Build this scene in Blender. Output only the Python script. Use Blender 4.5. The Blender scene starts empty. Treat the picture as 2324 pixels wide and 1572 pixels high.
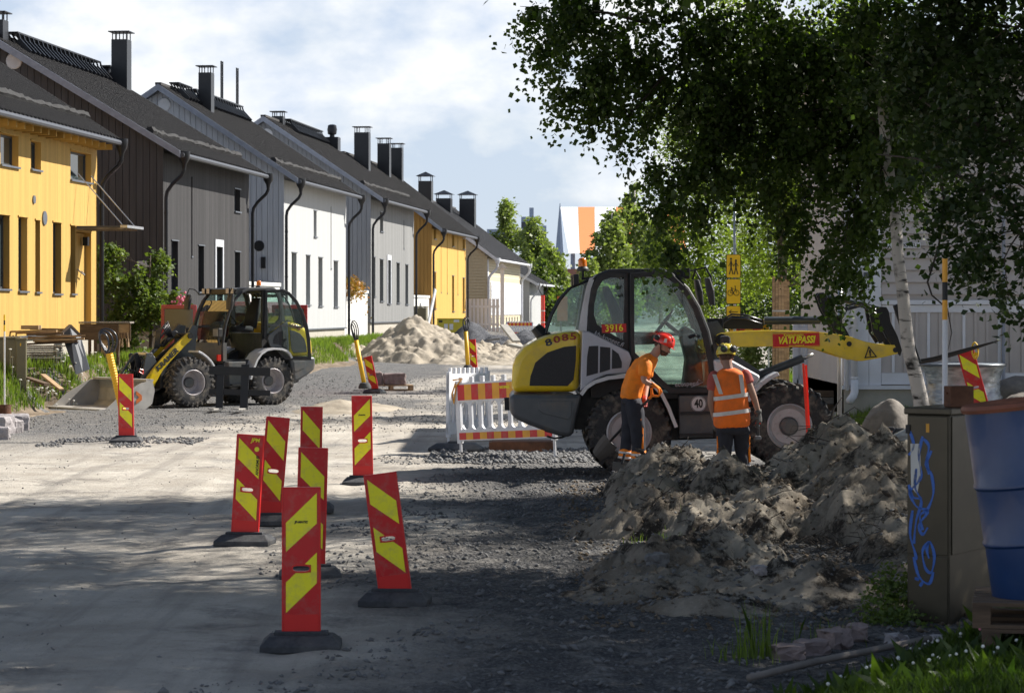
import bpy, bmesh, math, random
import numpy as np
from mathutils import Vector, Matrix, Euler
R = math.radians
scn = bpy.context.scene
COL = scn.collection
# ------------------------------------------------------------------ camera, sky, sun, exposure
F = 5487.0; CX = 1162.0; HY = 700.0; H = 2.15
cam_d = bpy.data.cameras.new('camera'); cam = bpy.data.objects.new('camera', cam_d); COL.objects.link(cam)
cam.location = (0, 0, H); cam.rotation_euler = (R(90), 0, 0)
cam_d.sensor_width = 36.0; cam_d.lens = 85.0; cam_d.shift_y = -86.0/2324.0
cam_d.clip_start = 0.5; cam_d.clip_end = 4000
cam_d.dof.use_dof = True; cam_d.dof.focus_distance = 33.0; cam_d.dof.aperture_fstop = 8.0
scn.camera = cam
SUN_AZ = R(25); SUN_EL = R(41)      # azimuth measured from +X towards +Y
world = bpy.data.worlds.new('World'); scn.world = world; world.use_nodes = True
wn = world.node_tree; wn.nodes.clear()
def wnode(t, **k):
    n = wn.nodes.new(t)
    for a, b in k.items(): setattr(n, a, b)
    return n
sky = wnode('ShaderNodeTexSky', sky_type='NISHITA', sun_disc=False)
sky.sun_elevation = SUN_EL; sky.sun_rotation = R(90) - SUN_AZ; sky.dust_density = .3
tc = wnode('ShaderNodeTexCoord'); mp = wnode('ShaderNodeMapping'); mp.inputs['Scale'].default_value = (1, 1, 1.7)
mp.inputs['Location'].default_value = (.31, .12, .05)
nz = wnode('ShaderNodeTexNoise'); nz.inputs['Scale'].default_value = 7.5; nz.inputs['Detail'].default_value = 9; nz.inputs['Roughness'].default_value = .52; nz.inputs['Distortion'].default_value = .25
nz2 = wnode('ShaderNodeTexNoise'); nz2.inputs['Scale'].default_value = 26; nz2.inputs['Detail'].default_value = 7; nz2.inputs['Roughness'].default_value = .55
cr = wnode('ShaderNodeValToRGB'); cr.color_ramp.elements[0].position = .40; cr.color_ramp.elements[1].position = .56
cr.color_ramp.elements[0].color = (.80, .80, .80, 1); cr.color_ramp.elements[1].color = (.97, .97, .97, 1)
cr2 = wnode('ShaderNodeValToRGB'); cr2.color_ramp.elements[0].position = .42; cr2.color_ramp.elements[1].position = .60
cr2.color_ramp.elements[0].color = (.54, .63, .78, 1); cr2.color_ramp.elements[1].color = (.95, .95, .94, 1)
sepw = wnode('ShaderNodeSeparateXYZ'); hor = wnode('ShaderNodeMapRange'); hor.inputs['From Min'].default_value = .14; hor.inputs['From Max'].default_value = .32
hor.inputs['To Min'].default_value = 1.0; hor.inputs['To Max'].default_value = .10
mu = wnode('ShaderNodeMath', operation='MULTIPLY')
b1 = wnode('ShaderNodeBackground'); b1.inputs['Strength'].default_value = .055
b2 = wnode('ShaderNodeBackground'); b2.inputs['Strength'].default_value = .66
mx = wnode('ShaderNodeMixShader'); wo = wnode('ShaderNodeOutputWorld')
L = wn.links.new
L(tc.outputs['Generated'], mp.inputs['Vector']); L(mp.outputs[0], nz.inputs['Vector']); L(mp.outputs[0], nz2.inputs['Vector'])
L(nz.outputs['Fac'], cr.inputs[0]); 
mxn = wnode('ShaderNodeMath', operation='MULTIPLY_ADD'); mxn.inputs[1].default_value = .55
mxm = wnode('ShaderNodeMath', operation='MULTIPLY'); mxm.inputs[1].default_value = .45
L(nz2.outputs['Fac'], mxm.inputs[0]); L(nz.outputs['Fac'], mxn.inputs[0]); L(mxm.outputs[0], mxn.inputs[2]); L(mxn.outputs[0], cr2.inputs[0])
L(tc.outputs['Generated'], sepw.inputs[0]); L(sepw.outputs['Z'], hor.inputs['Value'])
L(cr.outputs['Color'], mu.inputs[0]); L(hor.outputs[0], mu.inputs[1])
L(sky.outputs[0], b1.inputs['Color']); L(cr2.outputs['Color'], b2.inputs['Color'])
L(mu.outputs[0], mx.inputs[0]); L(b1.outputs[0], mx.inputs[1]); L(b2.outputs[0], mx.inputs[2]); L(mx.outputs[0], wo.inputs['Surface'])
sd = bpy.data.lights.new('sun', 'SUN'); sun = bpy.data.objects.new('sun', sd); COL.objects.link(sun)
sd.energy = 5.0; sd.angle = R(.55); sd.color = (1, .955, .88)
SUNV = Vector((math.cos(SUN_EL)*math.cos(SUN_AZ), math.cos(SUN_EL)*math.sin(SUN_AZ), math.sin(SUN_EL)))
sun.rotation_euler = SUNV.to_track_quat('Z', 'Y').to_euler()
scn.view_settings.view_transform = 'Standard'; scn.view_settings.look = 'None'
scn.view_settings.exposure = 0.86; scn.view_settings.gamma = 1.0; scn.view_settings.use_curve_mapping = False
scn.cycles.max_bounces = 6; scn.cycles.transparent_max_bounces = 16; scn.cycles.diffuse_bounces = 3
scn.cycles.use_denoising = True

# ------------------------------------------------------------------ helpers
def at(px, py, D): return Vector(((px-CX)/F*D, D, H-(py-HY)/F*D))
def sm(a, b, x):
    t = np.clip((x-a)/(b-a), 0, 1); return t*t*(3-2*t)
_rs = np.random.RandomState(7); _tab = _rs.rand(256, 256)
def vnoise(x, y):
    xi = np.floor(x).astype(int); yi = np.floor(y).astype(int); fx = x-xi; fy = y-yi
    fx = fx*fx*(3-2*fx); fy = fy*fy*(3-2*fy)
    a = _tab[xi % 256, yi % 256]; b = _tab[(xi+1) % 256, yi % 256]; c = _tab[xi % 256, (yi+1) % 256]; d = _tab[(xi+1) % 256, (yi+1) % 256]
    return (a*(1-fx)+b*fx)*(1-fy)+(c*(1-fx)+d*fx)*fy-.5
def fbm(x, y, o=4, g=.5):
    s = 0; a = 1.0
    for i in range(o):
        s = s+a*vnoise(x*2**i+17.3*i, y*2**i+5.1*i); a *= g
    return s
def facade_x(y): return -17.7+.112*y
def fx2(y): return facade_x(y)+2.3-1.05*sm(50.8, 51.6, y)*(1-sm(54.4, 55.1, y))
def gz(x, y, rough=True):
    x = np.asarray(x, float); y = np.asarray(y, float)
    base = .9*sm(52, 165, y)-.04*sm(38, 54, y)*(1-sm(60, 80, y))
    xe = fx2(y)+.5*fbm(y*.25+3, x*0+2)
    bank = sm(0, 1.0, xe-x)*np.maximum(.82-base*.9, 0)*sm(40, 48, y)
    bank = bank*(1-sm(170, 200, y))
    xr = 3.6+.25*fbm(y*.3, x*0)
    rb = .42*sm(0, 1.4, x-(4.6+np.maximum(y-40, 0)*.05))*sm(30, 36, y)
    fr = .24*sm(0, 1.1, x-(1.35+(y-13.5)*.52))*(1-sm(17.0, 19.5, y))*sm(2.2, 3.6, x+.0*y+ (16-y)*.35)
    z = base+bank+rb+fr
    if rough:
        g = sm(-2.0, -.3, x)*(1-sm(30, 34, y))
        for a_0, b_0 in ((-3.4, -.03), (-1.7, -.03), (.4, -.06), (-5.6, -.01)): z = z-.022*np.exp(-((x-a_0-b_0*(y-20)+.25*fbm(y*.12+a_0, x*0))/.16)**2)*sm(12, 14, y)*(1-sm(46, 60, y))
        z = z+.05*fbm(x*.35, y*.35, 3)+g*.035*fbm(x*1.6, y*1.6, 4)
        z = z+(.012+.02*g)*fbm(x*6, y*6, 3, .6)*(1-sm(40, 60, y))
    return z
def gzf(x, y): return float(gz(x, y))

def setp(o, label=None, cat=None, group=None, kind=None):
    if label: o['label'] = label
    if cat: o['category'] = cat
    if group: o['group'] = group
    if kind: o['kind'] = kind
    return o
def thing(name, label, cat, loc=(0, 0, 0), rz=0.0, group=None, rot=None):
    o = bpy.data.objects.new(name, None); COL.objects.link(o); o.location = loc
    o.rotation_euler = rot if rot else (0, 0, rz)
    o.empty_display_size = .2
    return setp(o, label, cat, group)
def link_mesh(name, me, m, parent=None, smooth=False):
    if m is not None:
        ms = m if isinstance(m, (list, tuple)) else [m]
        if len(me.materials) == 0:
            for q in ms: me.materials.append(q)
    if smooth:
        me.polygons.foreach_set('use_smooth', [True]*len(me.polygons))
    o = bpy.data.objects.new(name, me); COL.objects.link(o)
    if parent is not None: o.parent = parent
    return o
class MB:
    def __init__(s): s.v = []; s.f = []; s.mi = []; s.m = 0
    def add(s, vs, fs):
        n = len(s.v); s.v += [tuple(v) for v in vs]; s.f += [tuple(i+n for i in f) for f in fs]; s.mi += [s.m]*len(fs); return s
    def box(s, x0, x1, y0, y1, z0, z1, M=None):
        vs = [(x0,y0,z0),(x1,y0,z0),(x1,y1,z0),(x0,y1,z0),(x0,y0,z1),(x1,y0,z1),(x1,y1,z1),(x0,y1,z1)]
        if M is not None: vs = [M @ Vector(v) for v in vs]
        return s.add(vs, [(0,3,2,1),(4,5,6,7),(0,1,5,4),(1,2,6,5),(2,3,7,6),(3,0,4,7)])
    def bar(s, a, b, w, h=None, up=(0, 0, 1)):
        a = Vector(a); b = Vector(b); d = b-a; l = d.length; h = h or w
        if l < 1e-6: return s
        z = d/l; u = Vector(up)
        if abs(z.dot(u)) > .98: u = Vector((0, 1, 0))
        x = u.cross(z).normalized(); y = z.cross(x)
        vs = []
        for p in (a, b):
            for sx, sy in ((-1,-1),(1,-1),(1,1),(-1,1)): vs.append(p+x*sx*w/2+y*sy*h/2)
        return s.add(vs, [(0,3,2,1),(4,5,6,7),(0,1,5,4),(1,2,6,5),(2,3,7,6),(3,0,4,7)])
    def tube(s, pts, r, n=8, cap=True):
        pts = [Vector(p) for p in pts]; k = len(pts)
        rs = r if isinstance(r, (list, tuple)) else [r]*k
        T = []
        for i in range(k):
            t = (pts[min(i+1, k-1)]-pts[max(i-1, 0)])
            T.append(t.normalized() if t.length > 1e-9 else Vector((0,0,1)))
        u = Vector((0, 0, 1)) if abs(T[0].z) < .9 else Vector((1, 0, 0))
        x = T[0].cross(u).normalized(); vs = []
        for i in range(k):
            x = (x-T[i]*x.dot(T[i])).normalized(); y = T[i].cross(x)
            for j in range(n):
                a = 2*math.pi*j/n; vs.append(pts[i]+x*math.cos(a)*rs[i]+y*math.sin(a)*rs[i])
        fs = [(i*n+j, i*n+(j+1) % n, (i+1)*n+(j+1) % n, (i+1)*n+j) for i in range(k-1) for j in range(n)]
        if cap: fs += [tuple(range(n))[::-1], tuple((k-1)*n+j for j in range(n))]
        return s.add(vs, fs)
    def loft(s, secs, n=14, cap=True, pw=2.0):
        """secs: (centre, axis_a, axis_b) ; superellipse sections"""
        vs = []
        for c, a, b in secs:
            c = Vector(c); a = Vector(a); b = Vector(b)
            for j in range(n):
                t = 2*math.pi*j/n; ct = math.cos(t); st = math.sin(t)
                vs.append(c+a*math.copysign(abs(ct)**(2/pw), ct)+b*math.copysign(abs(st)**(2/pw), st))
        k = len(secs)
        fs = [(i*n+j, i*n+(j+1) % n, (i+1)*n+(j+1) % n, (i+1)*n+j) for i in range(k-1) for j in range(n)]
        if cap: fs += [tuple(range(n))[::-1], tuple((k-1)*n+j for j in range(n))]
        return s.add(vs, fs)
    def lathe(s, prof, c=(0, 0, 0), axis='z', n=24, closed=False):
        c = Vector(c); vs = []
        for r, h in prof:
            for j in range(n):
                a = 2*math.pi*j/n; p = (r*math.cos(a), r*math.sin(a), h)
                if axis == 'y': p = (p[0], p[2], -p[1]) if False else (p[0], p[2], p[1])
                if axis == 'x': p = (p[2], p[0], p[1])
                vs.append(c+Vector(p))
        k = len(prof)
        fs = [(i*n+j, i*n+(j+1) % n, (i+1)*n+(j+1) % n, (i+1)*n+j) for i in range(k-1) for j in range(n)]
        if closed: fs += [((k-1)*n+j, (k-1)*n+(j+1) % n, (j+1) % n, j) for j in range(n)]
        return s.add(vs, fs)
    def prism(s, poly, y0, y1, plane='xz', M=None):
        """extrude a 2-D outline. xz: outline in x,z extruded over y; yz over x; xy over z"""
        n = len(poly); f = {'xz': lambda a, b, t: (a, t, b), 'yz': lambda a, b, t: (t, a, b), 'xy': lambda a, b, t: (a, b, t)}[plane]
        vs = [f(a, b, y0) for a, b in poly]+[f(a, b, y1) for a, b in poly]
        if M is not None: vs = [M @ Vector(v) for v in vs]
        return s.add(vs, [tuple(range(n))[::-1], tuple(range(n, 2*n))]+[(i, (i+1) % n, (i+1) % n+n, i+n) for i in range(n)])
    def ring(s, outer, inner, y0, y1, M=None):
        """frame between two outlines with the same number of points (x,z), extruded over y"""
        n = len(outer); vs = [(a, y0, b) for a, b in outer]+[(a, y0, b) for a, b in inner]+[(a, y1, b) for a, b in outer]+[(a, y1, b) for a, b in inner]
        if M is not None: vs = [M @ Vector(v) for v in vs]
        fs = []
        for i in range(n):
            j = (i+1) % n
            fs += [(i, j, n+j, n+i), (2*n+i, 3*n+i, 3*n+j, 2*n+j), (i, 2*n+i, 2*n+j, j), (n+i, n+j, 3*n+j, 3*n+i)]
        return s.add(vs, fs)
    def sphere(s, c, r, n=12, k=8, sc=(1, 1, 1)):
        c = Vector(c); vs = [c+Vector((0, 0, -r*sc[2]))]
        for i in range(1, k):
            p = math.pi*i/k-math.pi/2
            for j in range(n):
                a = 2*math.pi*j/n; vs.append(c+Vector((r*sc[0]*math.cos(p)*math.cos(a), r*sc[1]*math.cos(p)*math.sin(a), r*sc[2]*math.sin(p))))
        vs.append(c+Vector((0, 0, r*sc[2]))); fs = []
        for j in range(n): fs.append((0, 1+(j+1) % n, 1+j))
        for i in range(k-2):
            for j in range(n): fs.append((1+i*n+j, 1+i*n+(j+1) % n, 1+(i+1)*n+(j+1) % n, 1+(i+1)*n+j))
        t = len(vs)-1
        for j in range(n): fs.append((t, 1+(k-2)*n+j, 1+(k-2)*n+(j+1) % n))
        return s.add(vs, fs)
    def mesh(s, name):
        me = bpy.data.meshes.new(name); me.from_pydata(s.v, [], s.f); 
        if any(s.mi): me.polygons.foreach_set('material_index', s.mi)
        bm = bmesh.new(); bm.from_mesh(me); bmesh.ops.recalc_face_normals(bm, faces=bm.faces); bm.to_mesh(me); bm.free()
        me.update(); return me
    def build(s, name, m, parent=None, smooth=False, bevel=0, seg=2, kind=None, label=None, auto=False):
        o = link_mesh(name, s.mesh(name), m, parent, smooth)
        if bevel:
            b = o.modifiers.new('bevel', 'BEVEL'); b.width = bevel; b.segments = seg; b.limit_method = 'ANGLE'; b.angle_limit = R(35)
            b.harden_normals = False
        if kind: o['kind'] = kind
        if label: o['label'] = label
        if auto:
            for e in o.data.edges: pass
            md = o.data; md.polygons.foreach_set('use_smooth', [True]*len(md.polygons))
            md.set_sharp_from_angle(angle=R(35))
        return o
def np_mesh(name, V, Fq, nper, m, parent=None, smooth=False):
    me = bpy.data.meshes.new(name); V = np.asarray(V, np.float32); Fq = np.asarray(Fq, np.int32)
    me.vertices.add(len(V)); me.vertices.foreach_set('co', V.ravel())
    nf = len(Fq); me.loops.add(nf*nper); me.loops.foreach_set('vertex_index', Fq.ravel())
    me.polygons.add(nf); me.polygons.foreach_set('loop_start', np.arange(nf, dtype=np.int32)*nper)
    me.polygons.foreach_set('loop_total', np.full(nf, nper, np.int32))
    me.update(calc_edges=True)
    return link_mesh(name, me, m, parent, smooth)
def copy_tree(o, parent=None):
    c = o.copy(); COL.objects.link(c); c.parent = parent
    for ch in list(o.children): copy_tree(ch, c)
    return c
def heightfield(name, xs, ys, Z, m, parent=None):
    nx, ny = len(xs), len(ys); X, Y = np.meshgrid(xs, ys)
    V = np.stack([X.ravel(), Y.ravel(), Z.ravel()], 1)
    i = np.arange((nx-1)*(ny-1)); r = i//(nx-1); c = i % (nx-1); a = r*nx+c
    Fq = np.stack([a, a+1, a+nx+1, a+nx], 1)
    return np_mesh(name, V, Fq, 4, m, parent, True)

# ------------------------------------------------------------------ materials
def nodes(name):
    m = bpy.data.materials.new(name); m.use_nodes = True; nt = m.node_tree
    return m, nt, nt.nodes['Principled BSDF']
def mat(name, col, rough=.6, metal=0.0, var=.12, vs=6.0, bump=0.0, bs=40.0, spec=.5, dirt=None, dirt_amt=.4, ds=3.0, coat=0.0, stretch=None, emit=0, trans=0.0):
    m, nt, p = nodes(name); ln = nt.links.new
    tc = nt.nodes.new('ShaderNodeTexCoord'); src = tc.outputs['Object']
    if stretch:
        mpn = nt.nodes.new('ShaderNodeMapping'); mpn.inputs['Scale'].default_value = stretch; ln(src, mpn.inputs[0]); src = mpn.outputs[0]
    n = nt.nodes.new('ShaderNodeTexNoise'); n.inputs['Scale'].default_value = vs; n.inputs['Detail'].default_value = 6; ln(src, n.inputs['Vector'])
    r = nt.nodes.new('ShaderNodeMapRange'); r.inputs['From Min'].default_value = .3; r.inputs['From Max'].default_value = .7
    r.inputs['To Min'].default_value = 1-var; r.inputs['To Max'].default_value = 1+var; ln(n.outputs['Fac'], r.inputs['Value'])
    mu = nt.nodes.new('ShaderNodeVectorMath'); mu.operation = 'SCALE'; mu.inputs[0].default_value = col[:3]; ln(r.outputs[0], mu.inputs['Scale'])
    out = mu.outputs[0]
    if dirt:
        n2 = nt.nodes.new('ShaderNodeTexNoise'); n2.inputs['Scale'].default_value = ds; n2.inputs['Detail'].default_value = 8; n2.inputs['Roughness'].default_value = .65; ln(src, n2.inputs['Vector'])
        r2 = nt.nodes.new('ShaderNodeMapRange'); r2.inputs['From Min'].default_value = .48; r2.inputs['From Max'].default_value = .68; r2.inputs['To Max'].default_value = dirt_amt; ln(n2.outputs['Fac'], r2.inputs['Value'])
        mi = nt.nodes.new('ShaderNodeMix'); mi.data_type = 'RGBA'; ln(r2.outputs[0], mi.inputs[0]); ln(out, mi.inputs[6]); mi.inputs[7].default_value = (*dirt, 1); out = mi.outputs[2]
    ln(out, p.inputs['Base Color'])
    p.inputs['Roughness'].default_value = rough; p.inputs['Metallic'].default_value = metal; p.inputs['Specular IOR Level'].default_value = spec
    p.inputs['Coat Weight'].default_value = coat
    if trans: p.inputs['Transmission Weight'].default_value = trans
    if bump:
        bn = nt.nodes.new('ShaderNodeTexNoise'); bn.inputs['Scale'].default_value = bs; bn.inputs['Detail'].default_value = 5; ln(src, bn.inputs['Vector'])
        b = nt.nodes.new('ShaderNodeBump'); b.inputs['Strength'].default_value = bump; b.inputs['Distance'].default_value = .02; ln(bn.outputs['Fac'], b.inputs['Height']); ln(b.outputs[0], p.inputs['Normal'])
    return m
def glass(name, tint=(.80, .87, .85), refl=.9, dust=.0, base=.04):
    m, nt, p = nodes(name); ln = nt.links.new; nt.nodes.remove(p)
    o = nt.nodes['Material Output']; t = nt.nodes.new('ShaderNodeBsdfTransparent'); t.inputs[0].default_value = (*tint, 1)
    g = nt.nodes.new('ShaderNodeBsdfGlossy'); g.inputs['Roughness'].default_value = .03; g.inputs[0].default_value = (refl, refl, refl, 1)
    f = nt.nodes.new('ShaderNodeFresnel'); f.inputs[0].default_value = 1.5
    mx = nt.nodes.new('ShaderNodeMixShader'); ln(f.outputs[0], mx.inputs[0]); ln(t.outputs[0], mx.inputs[1]); ln(g.outputs[0], mx.inputs[2])
    last = mx.outputs[0]
    if dust:
        d = nt.nodes.new('ShaderNodeBsdfDiffuse'); d.inputs[0].default_value = (.55, .55, .5, 1)
        tc = nt.nodes.new('ShaderNodeTexCoord'); n = nt.nodes.new('ShaderNodeTexNoise'); n.inputs['Scale'].default_value = 7; n.inputs['Detail'].default_value = 9; n.inputs['Roughness'].default_value = .7; ln(tc.outputs['Object'], n.inputs['Vector'])
        r = nt.nodes.new('ShaderNodeMapRange'); r.inputs['From Min'].default_value = .4; r.inputs['From Max'].default_value = .75; r.inputs['To Max'].default_value = dust; ln(n.outputs['Fac'], r.inputs['Value'])
        m2 = nt.nodes.new('ShaderNodeMixShader'); ln(r.outputs[0], m2.inputs[0]); ln(last, m2.inputs[1]); ln(d.outputs[0], m2.inputs[2]); last = m2.outputs[0]
    ln(last, o.inputs['Surface']); return m
def leafmat(name, c1, c2, trans=.35, scale=3.0):
    m, nt, p = nodes(name); ln = nt.links.new
    g = nt.nodes.new('ShaderNodeNewGeometry'); tc = nt.nodes.new('ShaderNodeTexCoord')
    n = nt.nodes.new('ShaderNodeTexNoise'); n.inputs['Scale'].default_value = scale; n.inputs['Detail'].default_value = 3; ln(tc.outputs['Object'], n.inputs['Vector'])
    ad = nt.nodes.new('ShaderNodeMath'); ad.operation = 'MULTIPLY_ADD'; ad.inputs[1].default_value = .6; ln(g.outputs['Random Per Island'], ad.inputs[0])
    sb = nt.nodes.new('ShaderNodeMath'); sb.operation = 'MULTIPLY_ADD'; sb.inputs[1].default_value = 1.4; sb.inputs[2].default_value = -.5; ln(n.outputs['Fac'], sb.inputs[0]); ln(sb.outputs[0], ad.inputs[2])
    mi = nt.nodes.new('ShaderNodeMix'); mi.data_type = 'RGBA'; mi.clamp_factor = True; ln(ad.outputs[0], mi.inputs[0]); mi.inputs[6].default_value = (*c1, 1); mi.inputs[7].default_value = (*c2, 1)
    ln(mi.outputs[2], p.inputs['Base Color']); p.inputs['Roughness'].default_value = .5; p.inputs['Specular IOR Level'].default_value = .35
    t = nt.nodes.new('ShaderNodeBsdfTranslucent'); br = nt.nodes.new('ShaderNodeVectorMath'); br.operation = 'MULTIPLY'; br.inputs[1].default_value = (1.5, 1.7, .6); ln(mi.outputs[2], br.inputs[0]); ln(br.outputs[0], t.inputs[0])
    mx = nt.nodes.new('ShaderNodeMixShader'); mx.inputs[0].default_value = trans; ln(p.outputs[0], mx.inputs[1]); ln(t.outputs[0], mx.inputs[2]); ln(mx.outputs[0], nt.nodes['Material Output'].inputs['Surface'])
    return m
def groundmat(name, kind):
    m, nt, p = nodes(name); ln = nt.links.new; N = nt.nodes.new
    g = N('ShaderNodeTexCoord'); pos = g.outputs['Object']
    def noise(sc, det=8, ro=.6, vec=None):
        n = N('ShaderNodeTexNoise'); n.inputs['Scale'].default_value = sc; n.inputs['Detail'].default_value = det; n.inputs['Roughness'].default_value = ro; ln(vec or pos, n.inputs['Vector']); return n.outputs['Fac']
    def rng(v, a, b, c=0.0, d=1.0):
        r = N('ShaderNodeMapRange'); r.inputs['From Min'].default_value = a; r.inputs['From Max'].default_value = b; r.inputs['To Min'].default_value = c; r.inputs['To Max'].default_value = d; ln(v, r.inputs['Value']); return r.outputs[0]
    def math_(op, a, b):
        q = N('ShaderNodeMath'); q.operation = op
        for i, v in enumerate((a, b)):
            if isinstance(v, (int, float)): q.inputs[i].default_value = v
            else: ln(v, q.inputs[i])
        return q.outputs[0]
    def mix(f, a, b):
        q = N('ShaderNodeMix'); q.data_type = 'RGBA'; q.clamp_factor = True
        if isinstance(f, float): q.inputs[0].default_value = f
        else: ln(f, q.inputs[0])
        for i, v in ((6, a), (7, b)):
            if isinstance(v, tuple): q.inputs[i].default_value = (*v, 1)
            else: ln(v, q.inputs[i])
        return q.outputs[2]
    vor = N('ShaderNodeTexVoronoi'); vor.inputs['Scale'].default_value = 26; ln(pos, vor.inputs['Vector'])
    if kind == 'ground':
        sx = N('ShaderNodeSeparateXYZ'); ln(pos, sx.inputs[0]); X, Y = sx.outputs['X'], sx.outputs['Y']
        dusty = mix(rng(noise(.9), .35, .65), (.36, .32, .268), (.53, .485, .418))
        dusty = mix(rng(noise(30, 5, .7), .58, .74), dusty, (.24, .22, .20))
        grav = mix(rng(vor.outputs['Distance'], .1, .55), (.30, .29, .28), (.065, .065, .068))
        grav = mix(rng(noise(90, 3), .5, .75), grav, (.36, .355, .34))
        grav = mix(math_('MULTIPLY', rng(Y, 34, 31), .62), grav, (.055, .052, .052))  # near gravel colour darkened to deepen the tree shade on the foreground
        mpz = N('ShaderNodeMapping'); mpz.inputs['Scale'].default_value = (2.6, .10, 1); mpz.inputs['Rotation'].default_value = (0, 0, .10); ln(pos, mpz.inputs[0])
        trk = noise(1.0, 6, .6, mpz.outputs[0]); dusty = mix(rng(trk, .50, .62, 0, .55), dusty, (.27, .245, .215)); dusty = mix(rng(trk, .40, .30, 0, .4), dusty, (.60, .56, .50))
        # packed track: between gravel edges, edge wobbled by noise
        wob = rng(noise(.35, 4), 0, 1, -2.2, 2.2)
        right = rng(math_('ADD', math_('ADD', X, wob), math_('MULTIPLY', Y, .0)), -1.7, -.2)     # gravel to the right in the foreground
        near = rng(Y, 33, 38, 1, 0)
        left = rng(math_('ADD', math_('ADD', X, math_('MULTIPLY', Y, -.115)), math_('ADD', wob, 11.0)), 1.5, -.5)
        left = math_('MULTIPLY', left, rng(Y, 34, 42))
        far = math_('MULTIPLY', rng(noise(.12, 6), .46, .60), rng(Y, 41, 50, 0, .95))
        f = math_('MAXIMUM', math_('MULTIPLY', right, near), math_('MAXIMUM', left, far))
        patch = rng(noise(.8, 8, .7), .52, .64, 0, .55)
        f = math_('MAXIMUM', f, patch)
        f = math_('MULTIPLY', f, rng(noise(3, 8, .7), .25, .5, .55, 1))
        col = mix(f, dusty, grav)
        h = math_('ADD', math_('MULTIPLY', vor.outputs['Distance'], math_('MULTIPLY', f, -1.2)), noise(18, 8, .7))
        st = .9
    elif kind == 'sand':
        col = mix(rng(noise(1.6), .35, .65), (.30, .258, .20), (.43, .375, .30))
        col = mix(rng(noise(14, 6, .7), .55, .75), col, (.27, .215, .16)); h = noise(9, 10, .72); st = .8
    elif kind == 'spoil':
        col = mix(rng(noise(.8, 8, .65), .40, .58), (.40, .355, .29), (.18, .148, .113))
        col = mix(rng(noise(1.9, 9, .72), .50, .57), col, (.042, .034, .027))
        col = mix(rng(noise(30, 5, .7), .56, .72), col, (.36, .32, .27)); h = noise(10, 12, .8); st = 1.0
    elif kind == 'gravel':
        col = mix(rng(vor.outputs['Distance'], .1, .6), (.20, .20, .21), (.06, .062, .07)); h = noise(14, 8, .75); st = 1.0
    elif kind == 'soil':
        col = mix(rng(noise(2), .4, .6), (.13, .10, .07), (.24, .19, .14)); h = noise(14, 8, .7); st = .8
    ln(col, p.inputs['Base Color']); p.inputs['Roughness'].default_value = .95; p.inputs['Specular IOR Level'].default_value = .2
    b = N('ShaderNodeBump'); b.inputs['Strength'].default_value = st; b.inputs['Distance'].default_value = .03; ln(h, b.inputs['Height']); ln(b.outputs[0], p.inputs['Normal'])
    return m
def claddingmat(name, col, pitch, axis='Y', groove=.25, var=.10, dark=.55):
    """fine vertical slats: pitch in metres, along the object's axis"""
    m, nt, p = nodes(name); ln = nt.links.new; N = nt.nodes.new
    tc = N('ShaderNodeTexCoord'); sx = N('ShaderNodeSeparateXYZ'); ln(tc.outputs['Object'], sx.inputs[0])
    a = N('ShaderNodeMath'); a.operation = 'MULTIPLY'; a.inputs[1].default_value = 1/pitch; ln(sx.outputs[axis], a.inputs[0])
    fr = N('ShaderNodeMath'); fr.operation = 'FRACT'; ln(a.outputs[0], fr.inputs[0])
    lt = N('ShaderNodeMath'); lt.operation = 'LESS_THAN'; lt.inputs[1].default_value = groove; ln(fr.outputs[0], lt.inputs[0])
    fl = N('ShaderNodeMath'); fl.operation = 'FLOOR'; ln(a.outputs[0], fl.inputs[0])
    wn_ = N('ShaderNodeTexWhiteNoise'); wn_.noise_dimensions = '1D'; ln(fl.outputs[0], wn_.inputs['W'])
    mp_ = N('ShaderNodeMapping'); mp_.inputs['Scale'].default_value = (9, 9, .6) if axis != 'Z' else (.6, .6, 9); ln(tc.outputs['Object'], mp_.inputs[0])
    n = N('ShaderNodeTexNoise'); n.inputs['Scale'].default_value = 1.3; n.inputs['Detail'].default_value = 8; ln(mp_.outputs[0], n.inputs['Vector'])
    ad = N('ShaderNodeMath'); ad.operation = 'ADD'; ln(wn_.outputs['Value'], ad.inputs[0]); ln(n.outputs['Fac'], ad.inputs[1])
    r = N('ShaderNodeMapRange'); r.inputs['From Min'].default_value = .4; r.inputs['From Max'].default_value = 1.6; r.inputs['To Min'].default_value = 1-var; r.inputs['To Max'].default_value = 1+var; ln(ad.outputs[0], r.inputs['Value'])
    mg = N('ShaderNodeMix'); mg.data_type = 'RGBA'; ln(lt.outputs[0], mg.inputs[0]); mg.inputs[6].default_value = (*col, 1); mg.inputs[7].default_value = (*[c*dark for c in col], 1)
    mu = N('ShaderNodeVectorMath'); mu.operation = 'SCALE'; ln(mg.outputs[2], mu.inputs[0]); ln(r.outputs[0], mu.inputs['Scale'])
    ln(mu.outputs[0], p.inputs['Base Color']); p.inputs['Roughness'].default_value = .75; p.inputs['Specular IOR Level'].default_value = .25
    b = N('ShaderNodeBump'); b.inputs['Strength'].default_value = .6; b.inputs['Distance'].default_value = .01; b.invert = True; ln(lt.outputs[0], b.inputs['Height']); ln(b.outputs[0], p.inputs['Normal'])
    return m
M = {}
M['black'] = mat('black_metal', (.018, .019, .022), .45, .3, var=.15, bump=.05)
M['black_plastic'] = mat('black_plastic', (.022, .023, .026), .55, var=.2, dirt=(.12, .10, .08), dirt_amt=.35)
M['rubber'] = mat('rubber', (.034, .033, .034), .85, var=.2, vs=20, dirt=(.23, .195, .155), dirt_amt=.8, ds=5, bump=.1)
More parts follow.
